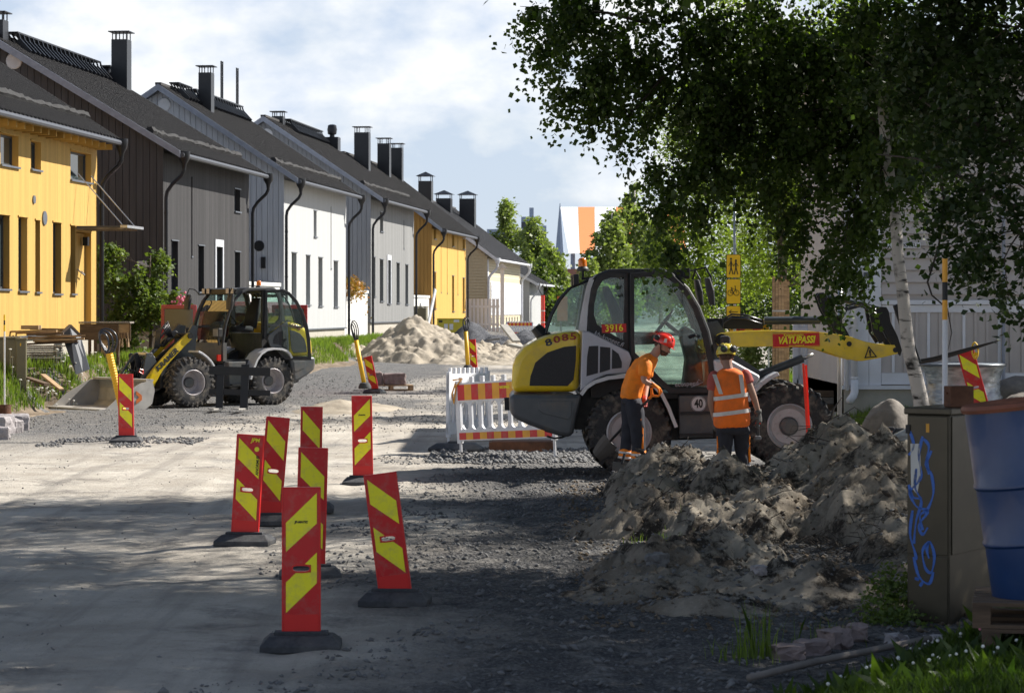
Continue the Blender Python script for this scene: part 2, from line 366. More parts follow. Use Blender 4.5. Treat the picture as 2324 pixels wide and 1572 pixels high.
M['machine_yellow'] = mat('machine_yellow', (.74, .52, .014), .32, var=.06, dirt=(.34, .25, .10), dirt_amt=.5, ds=4, coat=.4)
M['machine_grey'] = mat('machine_grey', (.085, .093, .102), .42, var=.12, dirt=(.17, .13, .09), dirt_amt=.55, ds=3, coat=.2)
M['machine_silver'] = mat('machine_silver', (.42, .42, .47), .38, .35, var=.06, dirt=(.28, .24, .2), dirt_amt=.4, ds=3)
M['silver_light'] = mat('silver_paint', (.58, .58, .60), .4, .2, var=.05, dirt=(.3, .26, .22), dirt_amt=.35)
M['rim_grey'] = mat('rim_metal', (.52, .49, .50), .45, .3, var=.08, dirt=(.25, .18, .14), dirt_amt=.5, ds=6)
M['steel'] = mat('steel', (.45, .45, .46), .35, .8, var=.1)
M['bucket'] = mat('worn_bucket_steel', (.42, .40, .37), .55, .25, var=.25, vs=4, dirt=(.30, .27, .23), dirt_amt=.5, ds=2)
M['cyl'] = mat('cylinder_paint', (.075, .085, .095), .35, .3, var=.1)
M['orange_lens'] = mat('orange_lens', (.85, .23, .01), .15, trans=.35)
M['red_lens'] = mat('red_lens', (.5, .02, .01), .2)
M['cabglass'] = glass('cab_glass', (.80, .90, .87), .9, .13)
M['clearglass'] = glass('clear_glass', (.80, .88, .86), .25, .10)
M['winglass'] = mat('window_glass', (.035, .05, .055), .06, .0, spec=.9, var=.3, vs=.8)
M['mesh_black'] = mat('grille_mesh', (.028, .028, .031), .6, var=.25, vs=90, bump=.6, bs=160)
M['seat'] = mat('seat_fabric', (.02, .02, .022), .85)
M['red'] = mat('sheet_red', (.60, .006, .010), .38, var=.08, dirt=(.36, .16, .13), dirt_amt=.45, ds=11, spec=.5)
M['board_red'] = mat('board_edge_red', (.70, .015, .012), .45, var=.06)
M['board_yellow'] = mat('sheet_yellow', (.95, .86, .012), .40, var=.06, dirt=(.50, .43, .14), dirt_amt=.5, ds=12)
M['sign_yellow'] = mat('sign_yellow', (.85, .52, .01), .45, var=.04)
M['ink'] = mat('black_ink', (.015, .015, .015), .6)
M['rubberbase'] = mat('recycled_rubber', (.045, .047, .052), .8, var=.25, vs=30, bump=.3, dirt=(.18, .17, .16), dirt_amt=.4)
M['roof'] = mat('roof_tiles', (.040, .037, .036), .75, var=.30, vs=30, bump=.7, bs=60, dirt=(.11, .10, .095), dirt_amt=.35, ds=25)
M['roof_edge'] = mat('roof_snow_guard', (.022, .021, .021), .85, var=.3, vs=20, bump=.8, bs=40)
M['roof_mid'] = mat('roof_tiles_worn', (.085, .085, .09), .75, var=.25, vs=30, bump=.5, bs=60)
M['trim_dark'] = mat('dark_trim', (.060, .065, .078), .5)
M['trim_white'] = mat('white_trim', (.62, .63, .66), .55, dirt=(.4, .38, .34), dirt_amt=.3)
M['trim_light'] = mat('light_trim', (.26, .28, .33), .5)
M['pipe_black'] = mat('downpipe_black', (.018, .019, .023), .35, .3)
M['frame_dark'] = mat('window_frame', (.05, .055, .065), .5)
M['sill'] = mat('window_sill', (.14, .155, .18), .4, .5)
M['dust'] = mat('dry_mud', (.30, .25, .20), .95, var=.3, vs=20)
M['foundation'] = mat('foundation_plaster', (.42, .39, .33), .9, var=.1, bump=.2, dirt=(.25, .2, .15), dirt_amt=.3)
M['wood'] = mat('raw_wood', (.40, .27, .15), .8, var=.3, vs=3, stretch=(1, 8, 8), bump=.2, dirt=(.16, .10, .06), dirt_amt=.5, ds=2)
M['wood_dark'] = mat('old_wood', (.115, .075, .048), .85, var=.4, vs=3, stretch=(1, 8, 8), bump=.2)
M['wood_grey'] = mat('weathered_wood', (.22, .19, .165), .85, var=.3, vs=4, bump=.2)
M['cabinet'] = mat('cabinet_green', (.165, .145, .088), .42, .2, var=.05, dirt=(.12, .10, .06), dirt_amt=.3)
M['cabinet_dark'] = mat('cabinet_bronze', (.066, .055, .036), .34, .35, var=.08, dirt=(.09, .075, .05), dirt_amt=.4)
M['rust'] = mat('rust', (.13, .055, .028), .9, var=.4, vs=8, bump=.4, dirt=(.05, .03, .02), dirt_amt=.5)
M['granite'] = mat('granite', (.34, .31, .31), .8, var=.22, vs=14, bump=.6, bs=25, dirt=(.2, .18, .17), dirt_amt=.4)
M['granite_red'] = mat('reddish_granite', (.26, .20, .185), .85, var=.2, vs=12, bump=.5, bs=25)
M['boulder'] = mat('boulder_stone', (.20, .175, .150), .9, var=.3, vs=5, bump=.7, bs=12, dirt=(.10, .09, .075), dirt_amt=.6)
M['stone'] = mat('stone', (.15, .147, .145), .85, var=.35, vs=6, bump=.5, bs=20)
M['concrete'] = mat('concrete', (.36, .34, .30), .9, var=.15, bump=.3)
M['plastic_white'] = mat('white_plastic', (.72, .72, .74), .45, var=.05, dirt=(.45, .40, .36), dirt_amt=.35, ds=4)
M['conduit'] = mat('conduit_yellow', (.82, .47, .015), .45, var=.05)
M['cable'] = mat('cable_black', (.012, .014, .022), .32, spec=.7)
M['orange'] = mat('hi_vis_orange', (.95, .25, .010), .75, var=.10, vs=9, bump=.6, bs=8, dirt=(.45, .15, .04), dirt_amt=.5, ds=5)
M['orange_vest'] = mat('hi_vis_vest', (.90, .17, .010), .75, var=.10, vs=9, bump=.6, bs=7, dirt=(.40, .11, .03), dirt_amt=.5, ds=4)
M['reflect'] = mat('reflective_tape', (.62, .58, .54), .45, var=.08, vs=20)
M['navy'] = mat('work_trousers', (.020, .021, .030), .85, var=.3, vs=8, bump=.5, bs=9)
M['skin'] = mat('skin', (.43, .235, .165), .55, var=.08)
M['beard'] = mat('beard', (.085, .045, .028), .9, bump=.4, bs=120)
M['helmet_red'] = mat('helmet_red', (.80, .035, .018), .25, coat=.5, var=.04)
M['helmet_yellow'] = mat('helmet_yellow', (.62, .50, .03), .35, coat=.3, dirt=(.2, .16, .05), dirt_amt=.4)
M['shirt_red'] = mat('faded_red_shirt', (.36, .075, .060), .85, bump=.3, bs=14)
M['glove_grey'] = mat('grey_glove', (.09, .085, .08), .85, bump=.3)
M['blue'] = mat('barrel_blue', (.010, .042, .14), .36, var=.12, dirt=(.05, .07, .12), dirt_amt=.5, coat=.2)
M['marker_red'] = mat('marker_red', (.95, .05, .02), .6)
M['wrap'] = mat('plastic_wrap', (.30, .33, .35), .18, var=.5, vs=5, bump=.9, bs=7, spec=.9, stretch=(1, 1, 2.5))
M['van_red'] = mat('van_red', (.36, .010, .018), .3, coat=.6, dirt=(.2, .06, .05), dirt_amt=.3)
M['white_wall'] = mat('white_render', (.70, .69, .66), .85, var=.05, dirt=(.5, .46, .42), dirt_amt=.3, bump=.1)
M['gen_yellow'] = mat('generator_yellow', (.50, .42, .03), .5, dirt=(.3, .25, .05), dirt_amt=.3)
M['white_paint'] = mat('white_painted_wood', (.74, .74, .77), .6, var=.05, dirt=(.5, .48, .46), dirt_amt=.3)
M['beige_paint'] = mat('beige_painted_wood', (.50, .45, .42), .65, var=.05, vs=3)
M['beige_plate'] = mat('off_white_plate', (.60, .58, .53), .5)
M['paint_blue'] = mat('spray_blue', (.05, .16, .55), .5)
M['amber'] = mat('amber', (.8, .36, .02), .4)
M['bark_birch'] = None
M['bark'] = mat('bark', (.085, .065, .050), .9, var=.35, vs=12, bump=.6, bs=25)
M['twig'] = mat('twig_bark', (.050, .038, .030), .85, var=.3)
M['petal_pink'] = mat('pink_petals', (.75, .22, .32), .7)
M['petal_white'] = mat('white_petals', (.75, .75, .70), .7)
M['haze_grey'] = mat('haze_tinted_far_wall', (.30, .36, .46), .9)  # distance haze mixed into the wall colour of far buildings
M['brick_far'] = mat('far_brick', (.32, .15, .11), .9, bump=.1)
def birchbark():
    m, nt, p = nodes('birch_bark'); ln = nt.links.new; N = nt.nodes.new
    tc = N('ShaderNodeTexCoord'); mpn = N('ShaderNodeMapping'); mpn.inputs['Scale'].default_value = (3, 3, 13); ln(tc.outputs['Object'], mpn.inputs[0])
    n = N('ShaderNodeTexNoise'); n.inputs['Scale'].default_value = 1.2; n.inputs['Detail'].default_value = 6; n.inputs['Roughness'].default_value = .6; ln(mpn.outputs[0], n.inputs['Vector'])
    mp2 = N('ShaderNodeMapping'); mp2.inputs['Scale'].default_value = (4, 4, 5); ln(tc.outputs['Object'], mp2.inputs[0])
    n2 = N('ShaderNodeTexNoise'); n2.inputs['Scale'].default_value = 1; n2.inputs['Detail'].default_value = 5; ln(mp2.outputs[0], n2.inputs['Vector'])
    mxm = N('ShaderNodeMath'); mxm.operation = 'MAXIMUM'; ln(n.outputs['Fac'], mxm.inputs[0]); ln(n2.outputs['Fac'], mxm.inputs[1])
    c = N('ShaderNodeValToRGB'); e = c.color_ramp.elements; e[0].position = .56; e[0].color = (.52, .47, .42, 1); e[1].position = .66; e[1].color = (.02, .016, .014, 1); ln(mxm.outputs[0], c.inputs[0])
    ln(c.outputs[0], p.inputs['Base Color']); p.inputs['Roughness'].default_value = .8
    b = N('ShaderNodeBump'); b.inputs['Strength'].default_value = .5; b.inputs['Distance'].default_value = .01; b.invert = True; ln(mxm.outputs[0], b.inputs['Height']); ln(b.outputs[0], p.inputs['Normal'])
    return m
M['bark_birch'] = birchbark()
M['leaf_birch'] = leafmat('birch_leaves', (.020, .042, .010), (.078, .118, .022), .38)
M['leaf_dark'] = leafmat('rowan_leaves', (.011, .026, .007), (.042, .070, .013), .22)
M['leaf_mid'] = leafmat('street_tree_leaves', (.08, .12, .022), (.22, .27, .05), .5, 1.2)
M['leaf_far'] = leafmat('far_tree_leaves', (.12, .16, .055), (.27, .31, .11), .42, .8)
M['leaf_bush'] = leafmat('bush_leaves', (.05, .09, .022), (.17, .21, .055), .38)
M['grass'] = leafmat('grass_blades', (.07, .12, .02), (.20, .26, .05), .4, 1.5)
M['grass_dark'] = leafmat('shaded_grass_blades', (.020, .045, .008), (.065, .10, .018), .4, 1.5)  # darker copy of the grass, foreground shade put into its colour
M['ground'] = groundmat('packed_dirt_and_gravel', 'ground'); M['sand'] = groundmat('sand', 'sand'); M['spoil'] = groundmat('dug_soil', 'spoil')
M['gravel'] = groundmat('crushed_gravel', 'gravel'); M['soil'] = groundmat('soil', 'soil')

_txt = {}
def text(name, s, size, m, parent, Mx, shear=0.0, ext=.002, sx=1.0, bold=0.0, kind=None, label=None):
    cu = bpy.data.curves.new(name, 'FONT'); cu.body = s; cu.size = size; cu.align_x = 'CENTER'; cu.align_y = 'CENTER'; cu.extrude = ext; cu.shear = shear; cu.offset = bold; cu.resolution_u = 3
    t = bpy.data.objects.new('tmp', cu); COL.objects.link(t)
    me = bpy.data.meshes.new_from_object(t); bpy.data.objects.remove(t)
    me.materials.clear(); me.transform(Matrix.Diagonal((sx, 1, 1, 1)))
    o = link_mesh(name, me, m, parent); o.matrix_local = Mx
    if label: o['label'] = label
    return o
def fr(loc, xa, ya):
    """matrix with local x along xa, local y along ya (text plane)"""
    xa = Vector(xa).normalized(); ya = Vector(ya).normalized(); za = xa.cross(ya).normalized(); ya = za.cross(xa)
    m = Matrix((xa, ya, za)).transposed().to_4x4(); m.translation = Vector(loc); return m

# ------------------------------------------------------------------ ground
def axis_(segs):
    out = []
    for a, b, st in segs: out += list(np.arange(a, b, st))
    return np.array(out)
xs = axis_([(-600, -100, 50), (-100, -30, 5), (-30, -14, .8), (-14, -5.2, .16), (-5.2, 6.2, .07), (6.2, 16, .3), (16, 60, 3), (60, 601, 60)])
ys = axis_([(-60, 6, 3), (6, 12, .5), (12, 36, .07), (36, 70, .14), (70, 130, .5), (130, 300, 4), (300, 2601, 100)])
Xg, Yg = np.meshgrid(xs, ys)
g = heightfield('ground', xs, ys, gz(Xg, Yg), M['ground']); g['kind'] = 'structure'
# grassy bank in front of the houses (skin of soil a little above the terrain)
def patch(name, x0, x1, y0, y1, st, fz, m, kind='structure', sty=None):
    a = np.arange(x0, x1+1e-6, st); b = np.arange(y0, y1+1e-6, sty or st); A, B = np.meshgrid(a, b)
    o = heightfield(name, a, b, fz(A, B), m)
    if kind: o['kind'] = kind
    return o
def bank_z(A, B):
    xe = fx2(B)+.5*fbm(B*.25+3, A*0+2)
    edge = xe-A
    return gz(A, B, False)+.05*fbm(A*.35, B*.35, 3)+.012*fbm(A*6, B*6, 3, .6)*0+.02+.10*fbm(A*1.7, B*1.7, 4)*(edge > 0)*(edge < 2.2)-.3*(edge < -.35)
patch('bank_soil', -14.5, -4, 44, 112, .16, bank_z, M['soil'], sty=.2)

def mound_z(lst, A, B, rough=.12, seed=0, freq=1.0, soft=1.0):
    z = np.zeros_like(A)
    for (x, y, h, rx, ry, p) in lst:
        d = np.sqrt(((A-x)/rx)**2+((B-y)/ry)**2); d = d+.18*fbm(A*1.3*freq+seed, B*1.3*freq-seed, 3)
        z = np.maximum(z, h*np.clip(1-d, 0, 1)**p)
    n = fbm(A*2.2*freq+seed, B*2.2*freq, 6, .58)
    return z+rough*n*np.clip(z*4, 0, 1)
def heap(name, label, cat, lst, m, st, rough=.12, seed=1, freq=1.0):
    x0 = min(a[0]-a[3]*1.15 for a in lst); x1 = max(a[0]+a[3]*1.15 for a in lst); y0 = min(a[1]-a[4]*1.15 for a in lst); y1 = max(a[1]+a[4]*1.15 for a in lst)
    a = np.arange(x0, x1, st); b = np.arange(y0, y1, st); A, B = np.meshgrid(a, b)
    mz = mound_z(lst, A, B, rough, seed, freq)
    base = gzf((x0+x1)/2, (y0+y1)/2)
    Z = gz(A, B, False)+mz-.06*(mz < .02)-.05
    o = heightfield(name, a-(x0+x1)/2, b-(y0+y1)/2, Z-base, m); o.location = ((x0+x1)/2, (y0+y1)/2, base)
    return setp(o, label, cat)

# ------------------------------------------------------------------ foliage tools
def leaf_cloud(C, size, rs, aspect=.72, droop=.35, jit=.25):
    """diamond leaves (4 vertices) round the centres C"""
    n = len(C); th = rs.rand(n)*2*np.pi; up = rs.randn(n)*.6-droop
    d = np.stack([np.cos(th), np.sin(th), up], 1); d /= np.linalg.norm(d, axis=1)[:, None]
    r = rs.randn(n, 3); s = np.cross(d, r); s /= np.linalg.norm(s, axis=1)[:, None]+1e-9
    nn = np.cross(d, s); sz = size*(1+jit*rs.randn(n))[:, None]
    a = C; b = C+d*sz*.42+s*sz*aspect*.5+nn*sz*.06; c = C+d*sz; e = C+d*sz*.42-s*sz*aspect*.5+nn*sz*.06
    V = np.stack([a, b, c, e], 1).reshape(-1, 3); Fq = np.arange(n*4).reshape(n, 4); return V, Fq
def blob_points(blobs, n, rs, twig=10, hang=.5, spread=.16, shell=.35, clump=0):
    """twig chains that start inside ellipsoid blobs (x,y,z,rx,ry,rz) and droop"""
    w = np.array([b[3]*b[4]+b[4]*b[5]+b[3]*b[5] for b in blobs]); w = w/w.sum(); nt = max(1, n//twig)
    idx = rs.choice(len(blobs), nt, p=w); B = np.array(blobs)[idx]
    if clump: g_ = rs.randint(0, max(1, nt//clump), nt)
    v = rs.randn(nt, 3)
    if clump:
        gb = rs.choice(len(blobs), g_.max()+1, p=w); gv = rs.randn(g_.max()+1, 3); B = np.array(blobs)[gb[g_]]; v = gv[g_]+.22*rs.randn(nt, 3)
    v /= np.linalg.norm(v, axis=1)[:, None]; rad = (shell+(1-shell)*(rs.rand(g_.max()+1)[g_]*.88+.12*rs.rand(nt) if clump else rs.rand(nt)))**.6
    P0 = B[:, :3]+v*rad[:, None]*B[:, 3:6]
    out = v*np.array([1, 1, .3]); out = out+rs.randn(nt, 3)*.4; L0 = hang*(.4+rs.rand(nt))
    pts = []
    for k in range(twig):
        t = (k+.5)/twig
        p = P0+out*(t*L0*.6)[:, None]; p[:, 2] -= (t**1.5)*L0*1.0
        pts.append(p+rs.randn(nt, 3)*spread*.5)
    return np.concatenate(pts), P0
def limbs_mesh(base, top, blobs, r0, m, parent, name='limb', n=6, seed=0, trunk_pts=None, per=3):
    rnd = random.Random(seed); mb = MB()
    tp = trunk_pts
    pool = [(p, r0*.6) for p in tp]     # every limb starts on the trunk or forks off the nearest limb
    for (x, y, z, rx, ry, rz) in sorted(blobs, key=lambda q: min((Vector(q[:3])-p).length for p in tp)):
        c = Vector((x, y, z))
        s, rs_ = min(pool, key=lambda q: (q[0]-c).length+.5*max(0, q[0].z-c.z+.2)+.012/(q[1]+.004))
        l = (c-s).length; mid = s.lerp(c, .5)+Vector((rnd.uniform(-.14, .14)*l, rnd.uniform(-.14, .14)*l, .10*l))
        r = min(rs_*.8, r0*min(.55, .16+.09*(rx+rz)/2)); pool += [(s.lerp(mid, .6), r*.85), (mid, r*.7), (mid.lerp(c, .6), r*.55), (c, r*.4)]
        mb.tube([s, s.lerp(mid, .6)+Vector((0, 0, .02)), mid, mid.lerp(c, .6), c], [r, r*.8, r*.62, r*.42, r*.25], n)
        for k in range(per):
            e = c+Vector((rnd.gauss(0, .5)*rx, rnd.gauss(0, .5)*ry, rnd.gauss(0.1, .5)*rz)); f = mid.lerp(c, rnd.uniform(0, .9))
            mb.tube([f, f.lerp(e, .5)+Vector((0, 0, .08*rz)), e], [r*.32, r*.2, r*.06], 5)
    return mb.build(name, m, parent, smooth=True)
def tree(name, label, cat, base, blobs, n, leaf, r0, lm, bm, seed, group=None, trunk=None, twig=10, hang=.5, crown='crown', spread=.16, droop=.35, clump=8):
    rs = np.random.RandomState(seed); b = Vector(base); t = thing(name, label, cat, b, group=group)
    loc = [(x-b.x, y-b.y, z-b.z, rx, ry, rz) for x, y, z, rx, ry, rz in blobs]
    if trunk is None:
        zt = max(q[2] for q in loc); trunk = [Vector((0, 0, -.2)), Vector((.05, 0, zt*.3)), Vector((-.04, .03, zt*.6)), Vector((.02, 0, zt))]
    else: trunk = [Vector(p)-b for p in trunk]
    k = len(trunk); MB().tube(trunk, [r0*(1-.75*(i/(k-1))) for i in range(k)], 10).build('trunk', bm, t, smooth=True)
    dense = [trunk[i].lerp(trunk[i+1], f) for i in range(k-1) for f in (0, .33, .66)]+[trunk[-1]]
    limbs_mesh(b, None, loc, r0, bm if bm is not M['bark_birch'] else M['twig'], t, 'limbs', seed=seed, trunk_pts=dense[1:])
    P, P0 = blob_points(loc, n, rs, twig, hang, spread, clump=clump)
    V, Fq = leaf_cloud(P, leaf, rs, droop=droop)
    c = np_mesh(crown, V, Fq, 4, lm, t); c['kind'] = 'stuff'
    return t
def grass(name, label, pts, h, w, m, rs, lean=.35, parent=None):
    """pts: (n,3) roots"""
    n = len(pts); th = rs.rand(n)*2*np.pi; hh = h*(.45+.8*rs.rand(n)); s = np.stack([np.cos(th), np.sin(th), 0*th], 1)*w*.5
    th2 = rs.rand(n)*2*np.pi; l = np.stack([np.cos(th2), np.sin(th2), 0*th], 1)*(lean*hh*rs.rand(n))[:, None]
    mid = pts+l*.35; mid[:, 2] += hh*.6; tip = pts+l; tip[:, 2] += hh
    V = np.stack([pts-s, pts+s, mid+s*.7, tip, mid-s*.7], 1).reshape(-1, 3); Fq = np.arange(n*5).reshape(n, 5)
    o = np_mesh(name, V, Fq, 5, m, parent); o['kind'] = 'stuff'
    if label: o['label'] = label; 
    return o
ICO = None
def stones(name, P, R_, m, rs, flat=.6, kind='stuff', parent=None):
    n = len(P)
    base = np.array([(1,0,0),(-1,0,0),(0,1,0),(0,-1,0),(0,0,1),(0,0,-1)], float)
    fc = np.array([(0,2,4),(2,1,4),(1,3,4),(3,0,4),(2,0,5),(1,2,5),(3,1,5),(0,3,5)])
    j = 1+.35*rs.randn(n, 6, 1)*.7; V = base[None]*j; V[:, :, 2] *= flat
    a = rs.rand(n)*2*np.pi; ca, sa = np.cos(a)[:, None], np.sin(a)[:, None]
    X = V[:, :, 0]*ca-V[:, :, 1]*sa; Y = V[:, :, 0]*sa+V[:, :, 1]*ca; tl = rs.randn(n)[:, None]*.4; Zz = V[:, :, 2]+X*tl
    V = np.stack([X, Y, Zz], 2)*R_[:, None, None]+P[:, None, :]
    Fq = (fc[None]+(np.arange(n)*6)[:, None, None]).reshape(-1, 3)
    o = np_mesh(name, V.reshape(-1, 3), Fq, 3, m, parent)
    if kind: o['kind'] = kind
    return o

# ------------------------------------------------------------------ houses along the left side
TH = -math.atan(.112); CT = math.cos(TH)
def f_D(px): return 17.7/(.112-(px-CX)/F)
def build_house(label, D0, D1, w, ez, rz_, zb, fac, gab, trim, board='v', bw=.2, wins=(), grooves=(), chims=(), pipes=(1, 1), pipe_m=None, pipe_r=.055, ov=.5, gutter=None, walk=None, zg=.85, found=True, rafters=True, roof_m=None, gb=.35, snow=True, lower=None):
    t = thing('row_house', label, 'house', (facade_x(D0), D0, zg), TH, 'wooden row houses along the street')
    Lh = (D1-D0)/CT; e = ez-zg; rg = rz_-zg; b = zb-zg; pipe_m = pipe_m or M['pipe_black']; gutter = gutter or M['trim_dark']; roof_m = roof_m or M['roof']
    U = lambda px: (f_D(px)-D0)/CT
    Zp = lambda px, py: H-(py-HY)/F*f_D(px)-zg
    # facade with real openings
    ops = []
    for q in wins:
        px0, px1, py0, py1 = q[:4]; pm = (px0+px1)/2
        ops.append((max(U(px0), .1), min(U(px1), Lh-.05), Zp(pm, py1), Zp(pm, py0), q[4] if len(q) > 4 else 'w'))
    for px0, px1, py0, py1 in grooves:
        pm = (px0+px1)/2; ops.append((U(pm)-.05, U(pm)+.10, Zp(pm, py1), Zp(pm, py0), 'g'))
    us = sorted({0, Lh}|{o[0] for o in ops}|{o[1] for o in ops}); zs = sorted({b, e}|{max(b, o[2]) for o in ops}|{o[3] for o in ops})
    wall = MB()
    for i in range(len(us)-1):
        for j in range(len(zs)-1):
            cu, cz = (us[i]+us[i+1])/2, (zs[j]+zs[j+1])/2
            if any(o[0] < cu < o[1] and o[2] < cz < o[3] for o in ops): continue
            wall.box(-.22, 0, us[i], us[i+1], zs[j], zs[j+1])
    wl = wall.build('wall', fac, t)
    if lower:
        lower(t, Lh, b, e)
    # body behind
    body = MB(); body.box(-2*w, -.24, .05, Lh-.02, b, e)
    xr = -w; sl = (rg-e)/(w+ov)
    zl = lambda x: e+(ov-x)*sl-.14 if x > -w else e+(x+2*w+ov)*sl-.14
    body.prism([(-.24, e), (-.24, zl(-.24)), (-w, zl(-w)), (-2*w, zl(-2*w)), (-2*w, e)], .05, Lh-.02)
    body.build('core_wall', gab if fac is not gab else fac, t)
    if found:
        MB().box(-2*w+.05, -.05, .06, Lh-.06, -.7, b-.004).build('foundation', M['foundation'], t)
        MB().box(-.06, .03, -.03, Lh+.03, b-.035, b-.004+.02).build('base_board', M['sill'] if trim is not M['trim_white'] else trim, t)
    # gable boards, each a piece
    if board == 'v':
        x = 0.0
        while x > -2*w:
            x2 = max(x-bw+.014, -2*w); top1, top2 = zl(x), zl(x2)
            jx = random.Random(int(x*100)).uniform(0, .004)
            MB().prism([(x, b), (x, top1), (x2, top2), (x2, b)], -.028-jx, .0495).build('gable_board', gab, t)
            if x2 < -w+.6 and x2+bw > 99: break
            x -= bw
    else:
        z = b
        while z < zl(-w)-.05:
            z2 = min(z+bw-.012, zl(-w)-.02)
            xa = min(0, ov-(z2+.14-e)/sl) if z2 > e-.14 else 0
            xb = max(-2*w, -2*w-ov+(z2+.14-e)/sl) if z2 > e-.14 else -2*w
            MB().add([(xa, -.045, z), (xb, -.045, z), (xb, -.012, z2), (xa, -.012, z2), (xa, .049, z), (xb, .049, z), (xb, .049, z2), (xa, .049, z2)], [(0, 1, 2, 3), (4, 7, 6, 5), (0, 4, 5, 1), (3, 2, 6, 7), (0, 3, 7, 4), (1, 5, 6, 2)]).build('gable_board', gab, t)
            z += bw
    # roof
    y0, y1 = -gb, Lh+.25; prof = []; ns = int((w+ov)/.30)
    rf = MB().prism([(ov, e-.02), (ov, e-.12), (-w, rg-.20), (-2*w-ov, e-.12), (-2*w-ov, e-.02), (-w, rg-.02)], y0+.03, y1-.03).build('roof', M['trim_light'] if trim is M['trim_white'] else M['trim_dark'], t)
    for side in (0, 1):
        prof = []
        for i in range(ns+1):
            x = ov+.05-(w+ov+.05)*i/ns; zz = e-.01+(ov-x)*sl
            prof += [(x, zz), (x-.0, zz+.035)] if i < ns else [(x, zz+.035)]
        top = [(ov+.05, e-.03-.05*sl)]+[p for p in prof]+[(-w, rg-.03)]
        if side: top = [(-2*w-p[0], p[1]) for p in top]
        tb = MB().prism(top, y0, y1)
        if side == 0:
            yy = y0+.15
            while yy < y1-.1:
                tb.bar((ov+.04, yy, e+.03), (-w, yy, rg+.03), .055, .05); yy += .3
        o = tb.build('roof_tiles', roof_m, rf); o['kind'] = 'stuff'
    MB().bar((-w, y0-.01, rg+.04), (-w, y1+.01, rg+.04), .22, .09).build('ridge_cap', roof_m, rf)
    for s in (1, -1):
        xe = ov+.08 if s > 0 else -2*w-ov-.08
        MB().prism([(xe, e-.17), (xe, e+.03), (-w, rg+.03), (-w, rg-.20)] if s > 0 else [(-w, rg-.20), (-w, rg+.03), (xe, e+.03), (xe, e-.17)], y0-.04, y0-.003).build('bargeboard', trim, t)
    if snow:
        pts = []; rn = random.Random(5); rr = []
        k = int(Lh/.22)
        for i in range(k+1):
            pts.append((ov-.85+rn.uniform(-.03, .03), y0+.1+(y1-y0-.2)*i/k, e+.85*sl+.07+rn.uniform(-.02, .03))); rr.append(.11+rn.uniform(-.035, .035))
        MB().tube(pts, rr, 6).build('snow_guard', M['roof_edge'], rf)
    if rafters:
        y = .15
        while y < Lh:
            MB().box(-.05, ov-.06, y, y+.07, e-.27, e-.125).build('rafter_end', fac, t) if D0 < 60 or int(y*10) % 2 == 0 else None
            y += .6
    gt = MB().tube([(ov+.12, y0, e-.09), (ov+.12, y1, e-.09)], .075, 8).build('gutter', gutter, t)
    for i, on in enumerate(pipes):
        if not on: continue
        yy = -.12 if i == 0 else Lh+.05; r = pipe_r; yb = .06 if i == 0 else Lh-.02
        p = MB(); p.lathe([(.055, -.42), (.075, -.30), (.16, -.16), (.175, 0), (.175, .06), (.14, .06), (.12, -.1)], (ov+.13, yy, e-.04), n=12)
        zc = e-.5
        p.tube([(ov+.13, yy, e-.40), (ov+.13, yy, zc-.02), (ov+.06, yy, zc-.16), (.28, yy, zc-.42), (.14, yy, zc-.62), (.11, yy, zc-.80), (.11, yy, .05 if i else .15)], r, 9)
        for zz in np.arange(.8, zc-1, 1.6): p.lathe([(r+.008, 0), (r+.008, .05)], (.11, yy, zz), n=9)
        p.build('downpipe', pipe_m, t, smooth=False, auto=True)
    # windows
    for (a, c, z0, z1, kd) in ops:
        z0c = max(z0, b)
        if kd == 'g':
            MB().box(-.2, -.06, a+.004, c-.004, z0c+.004, z1-.004).build('window_slot', M['frame_dark'], t)
            MB().box(-.05, .03, a-.02, c+.02, z0c-.05, z0c).build('sill', M['sill'], t); continue
        wd = MB(); f = .05; xw = -.20
        frame_m = M['frame_dark']
        if kd == 'd':
            o = MB().box(-.21, -.16, a+.02, c-.02, z0c+.01, z1-.02)
            o.build('door', fac, t, bevel=.01); continue
        outer = [(a+.003, z0c+.003), (c-.003, z0c+.003), (c-.003, z1-.003), (a+.003, z1-.003)]; inner = [(a+f, z0c+f), (c-f, z0c+f), (c-f, z1-f), (a+f, z1-f)]
        vs = [(xw, u, z) for u, z in outer]+[(xw, u, z) for u, z in inner]+[(xw+.05, u, z) for u, z in outer]+[(xw+.05, u, z) for u, z in inner]
        fs = []
        for i in range(4):
            j = (i+1) % 4; fs += [(i, j, 4+j, 4+i), (8+i, 12+i, 12+j, 8+j), (i, 8+i, 8+j, j), (4+i, 4+j, 12+j, 12+i)]
        wd.add(vs, fs); wf = wd.build('window', frame_m if kd != 'wf' else M['trim_white'], t)
        MB().box(xw+.012, xw+.024, a+f-.004, c-f+.004, z0c+f-.004, z1-f+.004).build('pane', M['winglass'], wf)
        MB().box(-.15, .055, a-.03, c+.03, z0c-.045, z0c-.002).build('sill', M['sill'], wf)
        if kd == 'wf':
            ca = MB(); 
            for q in ((a-.11, a, z0c, z1+.22), (c, c+.11, z0c, z1+.22), (a, c, z1, z1+.22)): ca.box(.001, .035, *q)
            ca.build('casing', M['trim_white'], t)
        elif board == 'v':
            MB().box(-.002, .03, a-.04, c+.04, z1+.001, z1+.035).build('head_flashing', M['sill'] if D0 > 60 else fac, wf)
